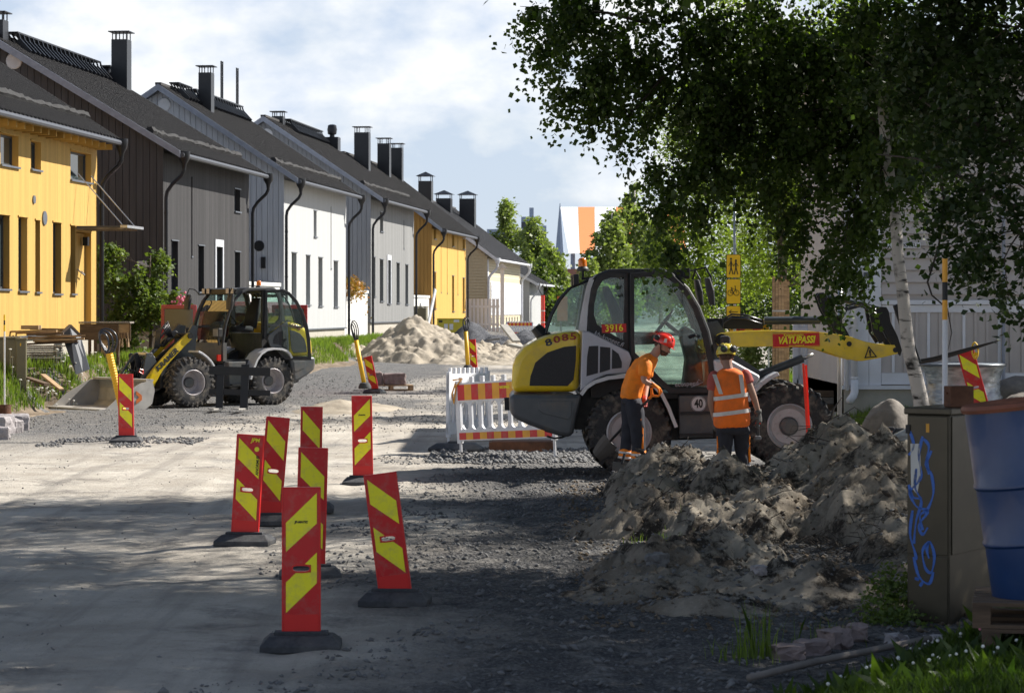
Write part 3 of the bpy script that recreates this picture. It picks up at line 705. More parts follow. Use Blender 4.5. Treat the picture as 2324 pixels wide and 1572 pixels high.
    for (lx, u, wx, wy, ztop, cap, ztype) in chims:
        zt = ztop-zg; zb_ = rg-abs(lx+w)*sl-.5; ch = MB().box(lx-wx/2, lx+wx/2, u, u+wy, zb_, zt).build('chimney', M['pipe_black'], rf)
        if ztype == 'cap':
            cp = MB().box(lx-wx/2-.09, lx+wx/2+.09, u-.09, u+wy+.09, zt+cap-.03, zt+cap)
            for sx in (-1, -.55, .55, 1):
                for sy in (.04, wy-.04): cp.bar((lx+sx*(wx/2-.03), u+sy, zt), (lx+sx*(wx/2-.03), u+sy, zt+cap-.03), .03)
            cp.build('rain_cap', M['pipe_black'], ch)
        elif ztype == 'hood':
            a_ = wx/2+.14; z_ = zt+cap-.12
            cp = MB().add([(lx-a_, u-.14, z_), (lx+a_, u-.14, z_), (lx+a_, u+wy+.14, z_), (lx-a_, u+wy+.14, z_), (lx, u+wy/2, z_+.28)], [(0, 3, 2, 1), (0, 1, 4), (1, 2, 4), (2, 3, 4), (3, 0, 4)])
            for sx in (-1, 1):
                for sy in (.05, wy-.05): cp.bar((lx+sx*(wx/2-.04), u+sy, zt), (lx+sx*(wx/2-.04), u+sy, z_), .045)
            cp.build('rain_hood', M['pipe_black'], ch)
        elif ztype == 'vent':
            MB().lathe([(.12, -.0), (.12, .12), (.21, .16), (.24, .38), (.20, .58), (.10, .62), (0, .62)], (lx, u+wy/2, zt), n=14).build('vent_hood', M['pipe_black'], ch, auto=True)
    if walk:
        for (ua, ub) in walk:
            wk = MB().box(-w+.05, -w+.42, ua, ub, rg+.17, rg+.215).build('roof_walkway', M['pipe_black'], rf)
            br = MB(); y = ua+.1
            while y < ub:
                br.bar((-w+.40, y, rg+.17), (-w+.55, y, rg-.33), .05); br.bar((-w+.08, y, rg+.17), (-w+.3, y, rg-.15), .045); br.bar((-w+.40, y, rg-.02), (-w+.75, y, rg-.40), .08, .16); y += .45
            o = br.build('walkway_bracket', M['pipe_black'], wk); o['kind'] = 'stuff'
    return t, Lh, e, rg, U, Zp, w, D0, zg
def disc_on_gable(t, D0, zg, px, py, r, m, name='gable_vent', sq=None):
    lx = ((px-CX)/F*D0-facade_x(D0))/.994; z = H-(py-HY)/F*(D0+.11*abs(lx))-zg
    if sq: o = MB().box(lx-sq[0]/2, lx+sq[0]/2, -.12, -.033, z-sq[1]/2, z+sq[1]/2).build(name, m, t, bevel=.01)
    else:
        o = MB().lathe([(0, 0), (r*.9, 0), (r, .02), (r, .04), (0, .04)], (lx, -.075, z), axis='y', n=20).build(name, m, t, auto=True)
    return o
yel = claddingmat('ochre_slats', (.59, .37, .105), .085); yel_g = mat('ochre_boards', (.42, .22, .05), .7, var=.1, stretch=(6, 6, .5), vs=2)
dk = claddingmat('charcoal_slats', (.050, .048, .049), .07, var=.35); dk_g = mat('charcoal_boards', (.060, .058, .060), .75, var=.2, stretch=(6, 6, .4), vs=2)
wh = claddingmat('white_slats', (.45, .455, .45), .16, groove=.08, var=.05, dark=.75); wh_g = mat('pale_grey_boards', (.46, .48, .52), .7, var=.1, stretch=(6, 6, .4), vs=2, dirt=(.36, .37, .40), dirt_amt=.3)
gr = claddingmat('grey_slats', (.235, .235, .23), .14, groove=.10, var=.14, dark=.7); gr_g = mat('grey_boards', (.27, .28, .30), .7, var=.1, stretch=(6, 6, .4), vs=2)
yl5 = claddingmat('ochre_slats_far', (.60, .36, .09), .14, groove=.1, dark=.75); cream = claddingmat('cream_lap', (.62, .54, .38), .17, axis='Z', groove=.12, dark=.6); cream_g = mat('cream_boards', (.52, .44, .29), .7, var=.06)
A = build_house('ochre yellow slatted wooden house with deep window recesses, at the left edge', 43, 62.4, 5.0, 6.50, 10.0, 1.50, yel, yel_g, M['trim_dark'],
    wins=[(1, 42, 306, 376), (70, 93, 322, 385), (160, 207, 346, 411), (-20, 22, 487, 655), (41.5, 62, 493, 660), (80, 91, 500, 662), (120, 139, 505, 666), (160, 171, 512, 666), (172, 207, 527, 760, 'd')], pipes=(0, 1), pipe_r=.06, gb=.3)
t1, L1 = A[0], A[1]
# canopy over its door
u0 = A[4](170)-.4; zc = A[5](190, 518)
cn = MB().box(.02, 1.25, L1-1.9, L1-.45, zc, zc+.035).build('door_canopy', M['trim_dark'], t1)
for k in range(6): MB().box(.02, 1.2, L1-1.85+.26*k, L1-1.79+.26*k, zc-.05, zc-.003).build('canopy_slat', M['wood_grey'], cn)
MB().box(1.16, 1.34, L1-1.95, L1-.40, zc-.015, zc+.05).build('canopy_edge', M['steel'], cn)
for k in (L1-1.75, L1-.6): MB().tube([(.02, k, zc+1.35), (1.15, k, zc+.07)], .014, 6).build('tie_rod', M['steel'], cn)
MB().box(-.10, .03, L1-.95, L1-.80, A[5](190, 548)-.1, A[5](190, 548)+.12).build('wall_lamp', M['black'], t1)
MB().tube([(-.15, L1-1.25, 2.3), (-.06, L1-1.2, 2.2), (-.05, L1-.95, 2.15), (-.15, L1-.85, 2.25)], .018, 6).build('door_handle', M['steel'], t1)
for (px, py, r) in ((134/1.763*1.0, 250, .0),): pass
for px, py, r in ((76, 498-45, .10), (100, 495, .17)):
    u = A[4](px); z = A[5](px, py); MB().lathe([(0, 0), (r, 0), (r, .03), (0, .03)], (0, 0, 0), axis='x', n=18).build('wall_vent', M['sill'], t1).location = (.002, u, z)
A = build_house('charcoal black boarded house with a white-framed door, behind the apple tree', 69.1, 80.2, 5.06, 6.60, 10.03, 1.50, dk, dk_g, M['trim_light'],
    wins=[(389, 404, 547, 660), (450, 463, 558, 662), (489, 504, 560, 750, 'wf'), (532, 545, 430, 480), (533, 545, 572, 662)], grooves=[(432, 438, 401, 581)],
    chims=[(-5.06, .25, .50, .5, 10.50, .24, 'cap'), (-4.15, 10.2, .53, .55, 11.02, .27, 'cap'), (-4.9, 11.1, .5, .3, 9.6, .2, 'vent')], walk=[(1.1, 9.9), (11.0, 12.2)] and [(1.1, 9.8), (10.9, 11.3)])
disc_on_gable(A[0], 69.1, .85, 25, 139, .24, M['trim_white']); disc_on_gable(A[0], 69.1, .85, 328, 602, 0, M['trim_white'], 'meter_box', (.36, .24))
A = build_house('white slatted house with pale grey gable, third house from the left', 85.8, 98, 4.48, 6.72, 10.1, 1.38, wh, wh_g, M['trim_light'],
    wins=[(662, 673, 574, 687), (694.5, 704, 580, 691.5), (722.6, 732, 585, 694), (757.5, 767, 593, 696), (712, 718.5, 479, 537)], grooves=[(749, 753, 468, 609)],
    chims=[(-3.6, 3.0, .48, .5, 10.85, .26, 'cap')], walk=[(1.0, 3.0), (3.6, 11.5)])
disc_on_gable(A[0], 85.8, .85, 369, 238, .24, M['trim_white']); disc_on_gable(A[0], 85.8, .85, 588, 558, .19, M['black']); disc_on_gable(A[0], 85.8, .85, 598, 596, 0, M['black'], 'wall_lamp', (.16, .4))
for u in (8.6, 11.3):
    MB().bar((-4.3, u, 9.4), (-4.3, u, 11.0), .05).bar((-4.3, u+.25, 9.4), (-4.3, u+.25, 11.0), .05).bar((-4.3, u, 10.9), (-4.3, u+.25, 10.9), .03).bar((-4.3, u, 10.4), (-4.3, u+.25, 10.4), .03).build('roof_ladder', M['pipe_black'], A[0])
A = build_house('mid grey slatted house with a narrow white-framed door, beyond the white house', 103.9, 116, 4.64, 6.85, 10.4, 1.55, gr, gr_g, M['trim_light'],
    wins=[(848, 852, 584, 672), (862, 870, 589, 683), (879, 886, 590, 689, 'wf'), (900, 907, 597, 687), (920, 926.5, 601, 690), (862.5, 869.5, 482, 525)], grooves=[(915, 918, 499, 564)],
    chims=[(-4.64, 2.6, .5, .5, 10.66, .22, 'cap'), (-3.9, 11.4, .7, .7, 10.35, .2, 'vent')], walk=[(3.5, 11.2)], snow=True)
disc_on_gable(A[0], 103.9, .85, 604, 304, .24, M['trim_white'])
A = build_house('ochre yellow house far down the street behind the sand pile', 121.9, 135, 4.5, 6.15, 10.0, 1.3, yl5, yel_g, M['trim_light'],
    wins=[(984.5, 989.5, 520, 542), (1026, 1031, 533, 559), (1050, 1055, 542, 565), (986, 989.6, 618, 700), (1026, 1030.6, 626, 706), (1050, 1054.6, 631, 707)], grooves=[(1000, 1002, 525, 663), (1014, 1016, 528, 665), (1038, 1040, 535, 668)],
    chims=[(-3.7, .6, .75, .6, 11.1, .3, 'cap'), (-3.7, 7.4, .65, .6, 11.0, .3, 'cap'), (-3.7, 11.7, .65, .6, 11.05, .25, 'cap'), (-4.2, 4.2, .4, .4, 10.3, .2, 'vent')], snow=False, rafters=False)
def lower6(t, Lh, b, e):
    MB().box(.002, .05, 1.6, Lh-.02, b+.75, b+2.75).build('white_panelling', M['white_paint'], t)
    for i in range(9):
        u = 2.2+i*(Lh-3.2)/8.5
        MB().box(.052, .075, u-.45, u+.45, b+.9, b+2.6).build('window', M['white_paint'], t); MB().box(.077, .082, u-.24, u-.04, b+1.1, b+2.5).build('pane', mat_lazy('pale_pane', (.42, .44, .44)), t)
    for i in range(10): MB().box(.002, .06, 1.8+i*(Lh-3)/9.5, 2.1+i*(Lh-3)/9.5, b+.25, b+.6).build('foundation_vent', M['foundation'], t)
_lazy = {}
def mat_lazy(n, c):
    if n not in _lazy: _lazy[n] = mat(n, c, .5)
    return _lazy[n]
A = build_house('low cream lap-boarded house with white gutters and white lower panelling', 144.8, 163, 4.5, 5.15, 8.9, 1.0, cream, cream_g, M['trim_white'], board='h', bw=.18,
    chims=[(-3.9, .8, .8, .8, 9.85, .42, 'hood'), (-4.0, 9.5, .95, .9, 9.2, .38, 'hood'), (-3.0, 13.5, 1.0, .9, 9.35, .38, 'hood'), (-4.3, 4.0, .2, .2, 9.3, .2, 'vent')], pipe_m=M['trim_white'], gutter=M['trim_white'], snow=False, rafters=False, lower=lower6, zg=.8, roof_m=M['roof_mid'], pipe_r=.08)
MB().box(-.001, .04, .0, .5, .25, 4.3).build('corner_board', M['trim_white'], A[0])
A = build_house('small white house at the far end of the row, past the cream house', 169, 186, 4.0, 3.9, 6.4, .95, wh, wh, M['trim_white'], board='v', pipe_m=M['trim_white'], gutter=M['trim_white'], snow=False, rafters=False, zg=.8, roof_m=M['roof_mid'], bw=.4)
A = build_house('low grey-roofed shed with pale walls at the very end of the row', 192, 212, 3.5, 3.0, 5.4, .95, wh, wh, M['trim_white'], board='v', pipes=(0, 0), gutter=M['trim_white'], snow=False, rafters=False, zg=.8, roof_m=M['roof_mid'], bw=.5)

# white walls between the houses
def white_wall(Da, Db, ztop, label, ivy=False):
    t = thing('garden_wall', label, 'wall', (facade_x(Da), Da, .8), TH); Lw = (Db-Da)/CT
    n = int(Lw/.9)
    for i in range(n):
        MB().box(-.32, -.10+.004*(i % 2), .1+i*(Lw-.2)/n, .1+(i+1)*(Lw-.2)/n-.012, 0, ztop-.8-.12).build('panel', M['white_wall'], t)
    MB().box(-.36, -.05, .06, Lw-.06, ztop-.8-.118, ztop-.8).build('coping', M['white_wall'], t)
    return t
white_wall(80.25, 85.7, 3.05, 'white rendered garden wall between the charcoal house and the white house')
white_wall(98.1, 103.8, 2.92, 'white garden wall topped with reddish creeper, right of the white house')
white_wall(116.2, 121.8, 2.8, 'short white garden wall between the grey house and the far ochre house')
rs = np.random.RandomState(3)
cr_ = thing('creeper', 'reddish and green creeper spilling over the top of the white garden wall', 'creeper', (facade_x(101)-.2, 101, 2.9))
P, _ = blob_points([(0, y, z, .25, .5, .3) for y, z in ((-2.3, .15), (-1.2, .3), (0, .25), (1.2, .1), (2.2, -.3), (2.5, -.8))], 2600, rs, 6, .3)
V, Fq = leaf_cloud(P, .11, rs); np_mesh('leaf_mass', V[:len(V)//2*2], Fq, 4, leafmat('creeper_leaves', (.10, .11, .02), (.42, .16, .04), .3, 2.5), cr_)['kind'] = 'stuff'
# things in front of the far houses
w_ = at(955, 700, 117); c = thing('electrical_cabinet', 'small brown-green utility cabinet between the grey and far ochre houses', 'cabinet', (w_.x, 117, .85), TH)
MB().box(-.3, .3, -.3, .3, 0, 1.35).build('body', M['cabinet'], c, bevel=.02); MB().box(-.33, .33, -.33, .33, 1.36, 1.42).build('lid', M['cabinet'], c); MB().box(-.26, .26, -.325, -.302, .1, 1.3).build('door', M['cabinet'], c)
w_ = at(974, 700, 119); c = thing('leaning_panel', 'pale grey sheet leaning against the far ochre house', 'panel', (w_.x, 118.6, .8), TH)
MB().bar((-.15, 0, 0), (.25, .5, 2.3), .5, .06, up=(1, 0, 0)).build('sheet', M['trim_white'], c)
# yellow generator container
p = at(1024, 770, 117); c = thing('generator_container', 'dull yellow generator box with pale notices behind the sand pile', 'container', (p.x, 117, .55), R(2))
MB().box(-.68, .68, -.5, .5, .12, 1.08).build('body', M['gen_yellow'], c, bevel=.02); MB().box(-.70, .70, -.52, .52, 1.083, 1.13).build('lid', M['gen_yellow'], c)
MB().box(-.66, .66, -.48, .48, -.2, .117).build('skid', M['concrete'], c)
for x, z, a_, b_ in ((-.26, .72, .09, .14), (0, .72, .09, .14), (.25, 1.0, .13, .06)): MB().box(x-a_, x+a_, -.512, -.502, z-b_, z+b_).build('notice', M['trim_white'], c)
MB().box(-.60, -.42, -.512, -.502, .93, 1.03).build('control_window', M['black'], c)
# heaps
sx = at(945, 722, 90).x
heap('sand_pile', 'large pale sand pile in front of the grey house', 'sand pile', [(sx, 90, 1.75, 2.5, 3.6, 1.0), (sx+1.3, 89.5, 1.0, 2.4, 3.2, 1.05), (sx+3.0, 87, .34, 2.4, 3.0, .9)], M['sand'], .06, .20, 4, 1.3)
heap('sand_heap', 'low smooth sand heap right of the left wheel loader', 'sand heap', [(at(770, 900, 51.5).x, 51.5, .30, 1.15, 1.6, .8), (at(850, 900, 52).x, 52, .2, .9, 1.4, .8)], M['sand'], .05, .05, 9, 1.4)
heap('gravel_heap', 'dark gravel heap beside the dull yellow generator box', 'gravel heap', [(at(1068, 740, 112).x, 112, 1.1, 1.6, 2.2, 1)], M['gravel'], .1, .15, 5)
heap('gravel_heap', 'wide dark gravel heap under the far striped barrier', 'gravel heap', [(at(1190, 750, 100).x, 100, .95, 2.2, 3, .8), (at(1130, 750, 100).x, 100, .75, 1.8, 3, .8)], M['gravel'], .1, .25, 6)
heap('soil_heap', 'low pale soil heap with broken slabs right of the sand pile', 'soil heap', [(at(1150, 775, 92).x, 92, .62, 1.9, 2.6, .8), (at(1085, 780, 93).x, 93, .55, 1.8, 2.6, .8)], M['sand'], .08, .3, 7, 1.6)
def slab(label, a, b, w, h, m, up=(0, 0, 1)):
    o = MB().bar(a, b, w, h, up).build('concrete_slab', m, None, bevel=.02); return setp(o, label, 'slab')
slab('broken concrete slab standing tilted on the soil heap below the far striped barrier', at(1143, 738, 90.5), at(1172, 775, 89.5), .32, .10, M['concrete'])
slab('broken concrete slab lying flat on the soil heap', at(1160, 782, 89), at(1205, 792, 88.4), .5, .1, M['concrete'])
slab('grey slab piece beside the tilted slab on the soil heap', at(1105, 772, 89), at(1135, 768, 89), .4, .08, M['stone'])

# ------------------------------------------------------------------ wheel loaders
_pa = R(2.2)
QF = [1.0]
def Q(zx, zy, y=-.85):
    k = (31.0+y+.95)/31.0; zx = 211+(zx-211)*k; zy = 477+(zy-477)*k
    x = (zx-893)/446; z = (1422-zy)/446-.56
    if x < -.2: x = -.2+(x+.2)*QF[0]
    return (x*math.cos(_pa)+z*math.sin(_pa), -x*math.sin(_pa)+z*math.cos(_pa)+.56)
def QP(pts, y=-.85): return [Q(a, b, y) for a, b in pts]
def wheel(parent, x, y, side, deep=False, steer=0):
    r = .56; wd = .40; s = side
    mb = MB()
    prof = [(.29, -.17), (.31, -.20), (.42, -.205), (.495, -.19), (.525, -.15), (.53, 0), (.525, .15), (.495, .19), (.42, .205), (.31, .20), (.29, .17)]
    mb.lathe(prof, axis='y', n=48)
    for k in range(26):
        for sd_ in (-1, 1):
            a = 2*math.pi*(k+(.5 if sd_ > 0 else 0))/26; ca = lambda q, rr, yy: (rr*math.sin(q), yy, rr*math.cos(q))
            w0 = .075; sk = .16
            a1 = a+sk; vs = []
            for q, yy, r0_, r1_ in ((a, .0*sd_, .515, .562), (a+sk*.6, .12*sd_, .51, .560), (a1, .202*sd_, .46, .535)):
                for dq in (-w0/2, w0/2):
                    for rr in (r0_, r1_): vs.append(ca(q+dq, rr, yy+ (0.004*sd_)))
            fs = []
            for i in range(2):
                b_ = i*4; fs += [(b_, b_+1, b_+5, b_+4), (b_+2, b_+6, b_+7, b_+3), (b_+1, b_+3, b_+7, b_+5), (b_, b_+4, b_+6, b_+2)]
            fs += [(0, 2, 3, 1), (8, 9, 11, 10)]
            mb.add(vs, fs)
            vs2 = [ca(a1-w0/2, .535, .2065*sd_), ca(a1+w0/2, .535, .2065*sd_), ca(a1+w0/2+.02, .45, .213*sd_), ca(a1-w0/2+.02, .45, .213*sd_), ca(a1-w0/2, .53, .19*sd_), ca(a1+w0/2, .53, .19*sd_), ca(a1+w0/2+.02, .44, .195*sd_), ca(a1-w0/2+.02, .44, .195*sd_)]
            mb.add(vs2, [(0, 1, 2, 3), (7, 6, 5, 4), (0, 4, 5, 1), (1, 5, 6, 2), (2, 6, 7, 3), (3, 7, 4, 0)])
    o = mb.build('wheel', M['rubber'], parent, auto=True); o.location = (x, y, .56); o.rotation_euler = (0, random.Random(int(x*10+y*7)).random(), steer)
    d = (-.04 if deep else .10)*s
    rim = MB(); yf = .185*s
    rim.lathe([(.295, -.17), (.295, yf), (.275, yf+.012*s), (.262, yf-.01*s), (.255, yf-.05*s), (.235, d+.02*s), (.225, d), (.125, d), (.115, d-.01*s), (0.0, d-.01*s)], axis='y', n=40)
    rim.build('rim', M['rim_grey'], o, auto=True)
    h = MB().lathe([(.118, d-.02*s), (.118, d+.05*s), (.095, d+.07*s), (0, d+.07*s)], axis='y', n=20); h.build('hub', M['machine_grey'], o, auto=True)
    bl = MB()
    for k in range(8):
        q = 2*math.pi*k/8; bl.lathe([(0, d), (.013, d), (.013, d+.03*s), (0, d+.03*s)], (.17*math.cos(q), 0, .17*math.sin(q)), axis='y', n=6)
    bl.build('wheel_nuts', M['rim_grey'], o)
    return o
def arc_band(pts, th): # polygon band below a path (local xz)
    out = list(pts); inn = []
    for i, p in enumerate(pts):
        a = pts[max(i-1, 0)]; b = pts[min(i+1, len(pts)-1)]; d = Vector((b[0]-a[0], b[1]-a[1])).normalized(); n_ = Vector((d.y, -d.x)); inn.append((p[0]+n_.x*th, p[1]+n_.y*th))
    return out, inn
def loader(label, loc, rot, arm_rot=0.0, door_open=False, side=-1, deep=False, number='8085'):
    """side: the side that faces the camera (-1 right, +1 left)"""
    t = thing('wheel_loader', label, 'wheel loader', loc, rot=rot); G = M
    for x in (0, 2.06):
        for s in (-1, 1): wheel(t, x, .77*s, s, deep)
    # chassis and axles
    c = MB(); c.box(-.35, 2.55, -.36, .36, .42, .95); c.tube([(0, -.65, .56), (0, .65, .56)], .12, 12); c.tube([(2.06, -.65, .56), (2.06, .65, .56)], .12, 12)
    c.box(.5, 1.6, -.6, .6, .42, .7); c.build('chassis', G['black_plastic'], t, bevel=.02)
    # rear hood
    hd = QP([(218, 943), (226, 800), (245, 742), (290, 684), (360, 642), (430, 616), (530, 598), (618, 590), (614, 700), (604, 940)])
    MB().prism(hd, -.84, .84).build('hood', G['machine_yellow'], t, bevel=.09, seg=4, auto=True)
    cw = QP([(205, 985), (208, 1040), (225, 1085), (310, 1125), (480, 1188), (555, 1200), (575, 1170), (590, 1090), (622, 952), (214, 952)])
    PS = G['machine_silver'] if side < 0 else G['machine_grey']
    b = MB().prism(cw, -.90, .90).build('counterweight', G['machine_grey'], t, bevel=.06, seg=3, auto=True)
    sl_ = QP([(624, 592), (662, 592), (730, 625), (890, 708), (908, 750), (880, 832), (760, 842), (690, 872), (612, 935)])
    for s in (-1, 1):
        y = .86*s
        MB().prism(sl_, y-.05*s, y).build('side_panel', PS, t, bevel=.015)
        gp = MB(); 
        g_ = MB().prism(QP([(322, 905), (328, 850), (356, 772), (425, 714), (520, 682), (590, 675), (588, 760), (575, 870), (540, 906)]), .835*s, .849*s).build('engine_grille', G['mesh_black'], t, bevel=.006)
        for poly in ([(648, 850), (652, 740), (662, 678), (716, 676), (714, 832)], [(724, 830), (726, 680), (785, 686), (783, 812)], [(793, 808), (795, 694), (832, 722), (851, 768), (850, 802)]):
            MB().prism(QP(poly), y, y+.008*s).build('side_vent', G['mesh_black'], t, bevel=.003)
        MB().prism(QP([(375, 992), (566, 990), (562, 1075), (545, 1098), (400, 1062), (372, 1040)]), .898*s, .912*s).build('bumper_inset', G['machine_grey'], t, bevel=.012)
        # fenders
        pts = QP([(608, 948), (640, 905), (690, 872), (770, 848), (870, 838), (960, 848), (1030, 885), (1085, 945), (1125, 1025), (1168, 1135)]); o_, i_ = arc_band(pts, .045)
        f = MB().prism(o_+i_[::-1], .52*s, .985*s) if False else MB()
        n = len(o_); 
        for i in range(n-1): f.prism([o_[i], o_[i+1], i_[i+1], i_[i]], .50*s, .99*s)
        f.build('fender', G['silver_light'], t)
        inner = MB().prism([Q(575, 1160), Q(622, 960), Q(700, 885), Q(870, 855), Q(1030, 900), Q(1140, 1050), Q(1160, 1190)], .35*s, .50*s); inner.build('wheel_arch', G['black_plastic'], t)
        pts = QP([(1560, 985), (1590, 935), (1640, 885), (1690, 848), (1738, 824)]); o_, i_ = arc_band(pts, .05); f = MB()
        for i in range(len(o_)-1): f.prism([o_[i], o_[i+1], i_[i+1], i_[i]], .52*s, .97*s)
        f.build('front_fender', G['silver_light'], t, bevel=.01)
        # steps
        st = MB(); st.prism(QP([(1178, 962), (1376, 958), (1372, 1200), (1180, 1204)]), .62*s, .86*s)
        st.build('step_box', G['machine_grey'], t, bevel=.012)
        for zy in (1060, 1185):
            a, b_ = Q(1182, zy), Q(1370, zy-3); MB().bar((a[0], .90*s, a[1]), (b_[0], .90*s, b_[1]), .14, .03).build('step', G['black'], t)
        # front hood wedge beside the boom
        if side < 0: MB().prism(QP([(1374, 752), (1480, 757), (1648, 850), (1604, 925), (1400, 950)]), .60*s, .84*s).build('front_cover', G['silver_light'], t, bevel=.04, seg=3)
    # rear lamps, hooks
    rl = MB(); 
    for s in (-1, 1): 
        a = Q(232, 1008); MB().lathe([(0, 0), (.05, 0), (.055, .05), (0, .06)], (a[0]-.05, .74*s, a[1]), axis='x', n=14).build('reversing_light', G['steel'], t)
        a = Q(232, 840); MB().box(a[0]-.012, a[0]+.02, .62*s-.06, .62*s+.06, a[1]-.10, a[1]+.10).build('tail_light', G['steel'], t, bevel=.01)
        MB().tube([(Q(420, 1170)[0]+.10*k, .70*s, Q(420, 1178)[1]-.04-.035*math.sin(k*1.2)) for k in range(4)], .014, 6).build('tow_hook', G['black'], t)
    a = Q(208, 998); MB().box(a[0]-.07, a[0]+.02, -.03, .03, a[1]-.14, a[1]+.03).build('tow_hitch', G['black'], t)
    # exhaust
    MB().tube([(Q(395, 640)[0]+.10, .3, Q(395, 640)[1]-.05), (Q(360, 580)[0], .3, Q(360, 590)[1]+.04)], [.11, .075], 14).build('exhaust', G['black'], t)
    # cab
    YC = .73
    do = QP([(900, 262), (1080, 245), (1150, 274), (1230, 352), (1292, 457), (1345, 592), (1378, 742), (1396, 948), (1130, 952), (1058, 888), (975, 803), (903, 738)])
    di = QP([(924, 284), (1078, 276), (1135, 303), (1205, 373), (1262, 472), (1310, 602), (1343, 747), (1360, 915), (1140, 917), (1082, 868), (1000, 782), (924, 712)])
    ro = QP([(888, 262), (770, 249), (715, 277), (685, 332), (662, 440), (655, 520), (662, 594), (750, 640), (892, 706)])
    ri = QP([(868, 285), (785, 285), (742, 305), (715, 350), (695, 440), (694, 500), (712, 556), (765, 590), (862, 648)])
    hx = Q(903, 500)[0]
    for s in (-1, 1):
        MB().ring(ro, ri, YC*s-.05*s, YC*s).build('side_frame', G['black_plastic'], t, bevel=.008)
        MB().prism(ri, YC*s-.03*s, YC*s-.024*s).build('rear_side_window', G['cabglass'], t)
        MB().tube([(x, YC*s-.07*s, z) for x, z in do[:8]], .035, 8).build('front_pillar', G['black_plastic'], t, smooth=True)
        MB().bar((hx, YC*s-.06*s, do[0][1]), (hx, YC*s-.06*s, do[-1][1]), .09, .06).build('middle_pillar', G['black'], t)
        dr = MB().ring([(x-hx, z) for x, z in do], [(x-hx, z) for x, z in di], -.0*s, .045*s).build('door', G['black_plastic'], t, bevel=.008)
        dr.location = (hx, YC*s, 0)
        gl = MB().prism([(x-hx, z) for x, z in di], .015*s, .022*s).build('door_glass', G['cabglass'] if s != side or not door_open else G['clearglass'], dr)
        a, b_ = Q(935, 610), Q(1300, 615); MB().bar((a[0]-hx, -.03*s, a[1]), (b_[0]-hx, -.03*s, b_[1]), .028).build('grab_rail', G['machine_grey'], dr)
        a = Q(1265, 625); MB().tube([(a[0]-hx-.06, .06*s, a[1]), (a[0]-hx+.02, .09*s, a[1]+.02), (a[0]-hx+.07, .06*s, a[1])], .02, 8).build('door_handle', G['black'], dr)
        if door_open and s == side: dr.rotation_euler = (0, 0, R(-158)*(-s) if s < 0 else R(158))
        sp = MB().prism(QP([(602, 590), (620, 480), (648, 345), (668, 288), (702, 278), (676, 350), (660, 450), (652, 592)]), .66*s, .70*s); sp.build('rear_pillar', G['silver_light'] if side < 0 else PS, t)
        MB().prism(QP([(598, 588), (418, 604), (450, 505), (500, 412), (560, 344), (640, 312)]), .60*s, .606*s).build('rear_corner_window', G['cabglass'], t)
        MB().tube([(x, .605*s, z) for x, z in QP([(418, 604), (450, 505), (500, 412), (560, 344), (640, 312), (690, 285)])], .018, 6).build('window_edge', G['black'], t)
    # roof and curved glass
    MB().prism(QP([(680, 300), (715, 262), (780, 236), (1080, 232), (1150, 262), (1180, 300), (1080, 268), (780, 268)]), -.72, .72).build('cab_roof', G['black_plastic'], t, bevel=.02)
    def sheet(name, pts, y0, y1, m, th=.006):
        mb = MB()
        for i in range(len(pts)-1):
            a, b_ = pts[i], pts[i+1]; mb.add([(a[0], y0, a[1]), (b_[0], y0, b_[1]), (b_[0], y1, b_[1]), (a[0], y1, a[1])], [(0, 1, 2, 3)])
        return mb.build(name, m, t, smooth=True)
    sheet('windscreen', QP([(1160, 275), (1230, 355), (1290, 460), (1340, 592), (1372, 742), (1380, 800)]), -.62, .62, G['clearglass'])
    sheet('rear_window', QP([(418, 604), (450, 505), (500, 412), (560, 344), (640, 312), (680, 296)]), -.60, .60, G['clearglass'])
    a, b_ = Q(1375, 790), Q(1395, 950); MB().box(a[0]-.06, a[0]+.03, -.7, .7, b_[1], a[1]+.05).build('front_wall', G['machine_grey'], t)
    fl = MB(); a = Q(905, 740); b_ = Q(1390, 950); fl.box(a[0]-.3, b_[0], -.66, .66, b_[1]-.05, b_[1]+.03); fl.box(Q(640, 0)[0], a[0]+.05, -.66, .66, b_[1], Q(0, 720)[1]); fl.build('cab_floor', G['black_plastic'], t)
    # seat, wheel, levers
    sx_ = Q(760, 0)[0]; sz = Q(0, 720)[1]
    se = MB(); se.loft([((sx_+.42, 0, sz+.02), (.26, 0, 0), (0, .25, 0)), ((sx_+.42, 0, sz+.12), (.27, 0, 0), (0, .26, 0)), ((sx_+.42, 0, sz+.16), (.22, 0, 0), (0, .22, 0))], 16, pw=3)
    se.loft([((sx_+.20, 0, sz+.10), (.07, 0, 0), (0, .24, 0)), ((sx_+.12, 0, sz+.45), (.08, 0, 0), (0, .25, 0)), ((sx_+.02, 0, sz+.72), (.06, 0, 0), (0, .17, 0)), ((sx_-.0, 0, sz+.80), (.04, 0, 0), (0, .13, 0))], 16, pw=3)
    se.build('seat', G['seat'], t, smooth=True)
    w0 = Vector((Q(1120, 540)[0], 0, Q(1120, 540)[1])); ax = Vector((-.75, 0, .66)).normalized(); u = Vector((0, 1, 0)); v = ax.cross(u)
    MB().tube([w0+(u*math.cos(q)+v*math.sin(q))*.19 for q in [2*math.pi*k/20 for k in range(21)]], .016, 6, cap=False).tube([w0, w0-ax*.15, w0-ax*.5+Vector((.12, 0, -.1))], .03, 8).bar(w0-u*.18, w0+u*.18, .03, .015).build('steering_wheel', G['black'], t, smooth=False)
    co = MB(); q1 = Q(1245, 570); co.prism(QP([(1200, 600), (1235, 560), (1290, 590), (1330, 760), (1345, 930), (1220, 930), (1240, 760)]), -.22, .22); co.build('dashboard', G['black_plastic'], t, bevel=.03)
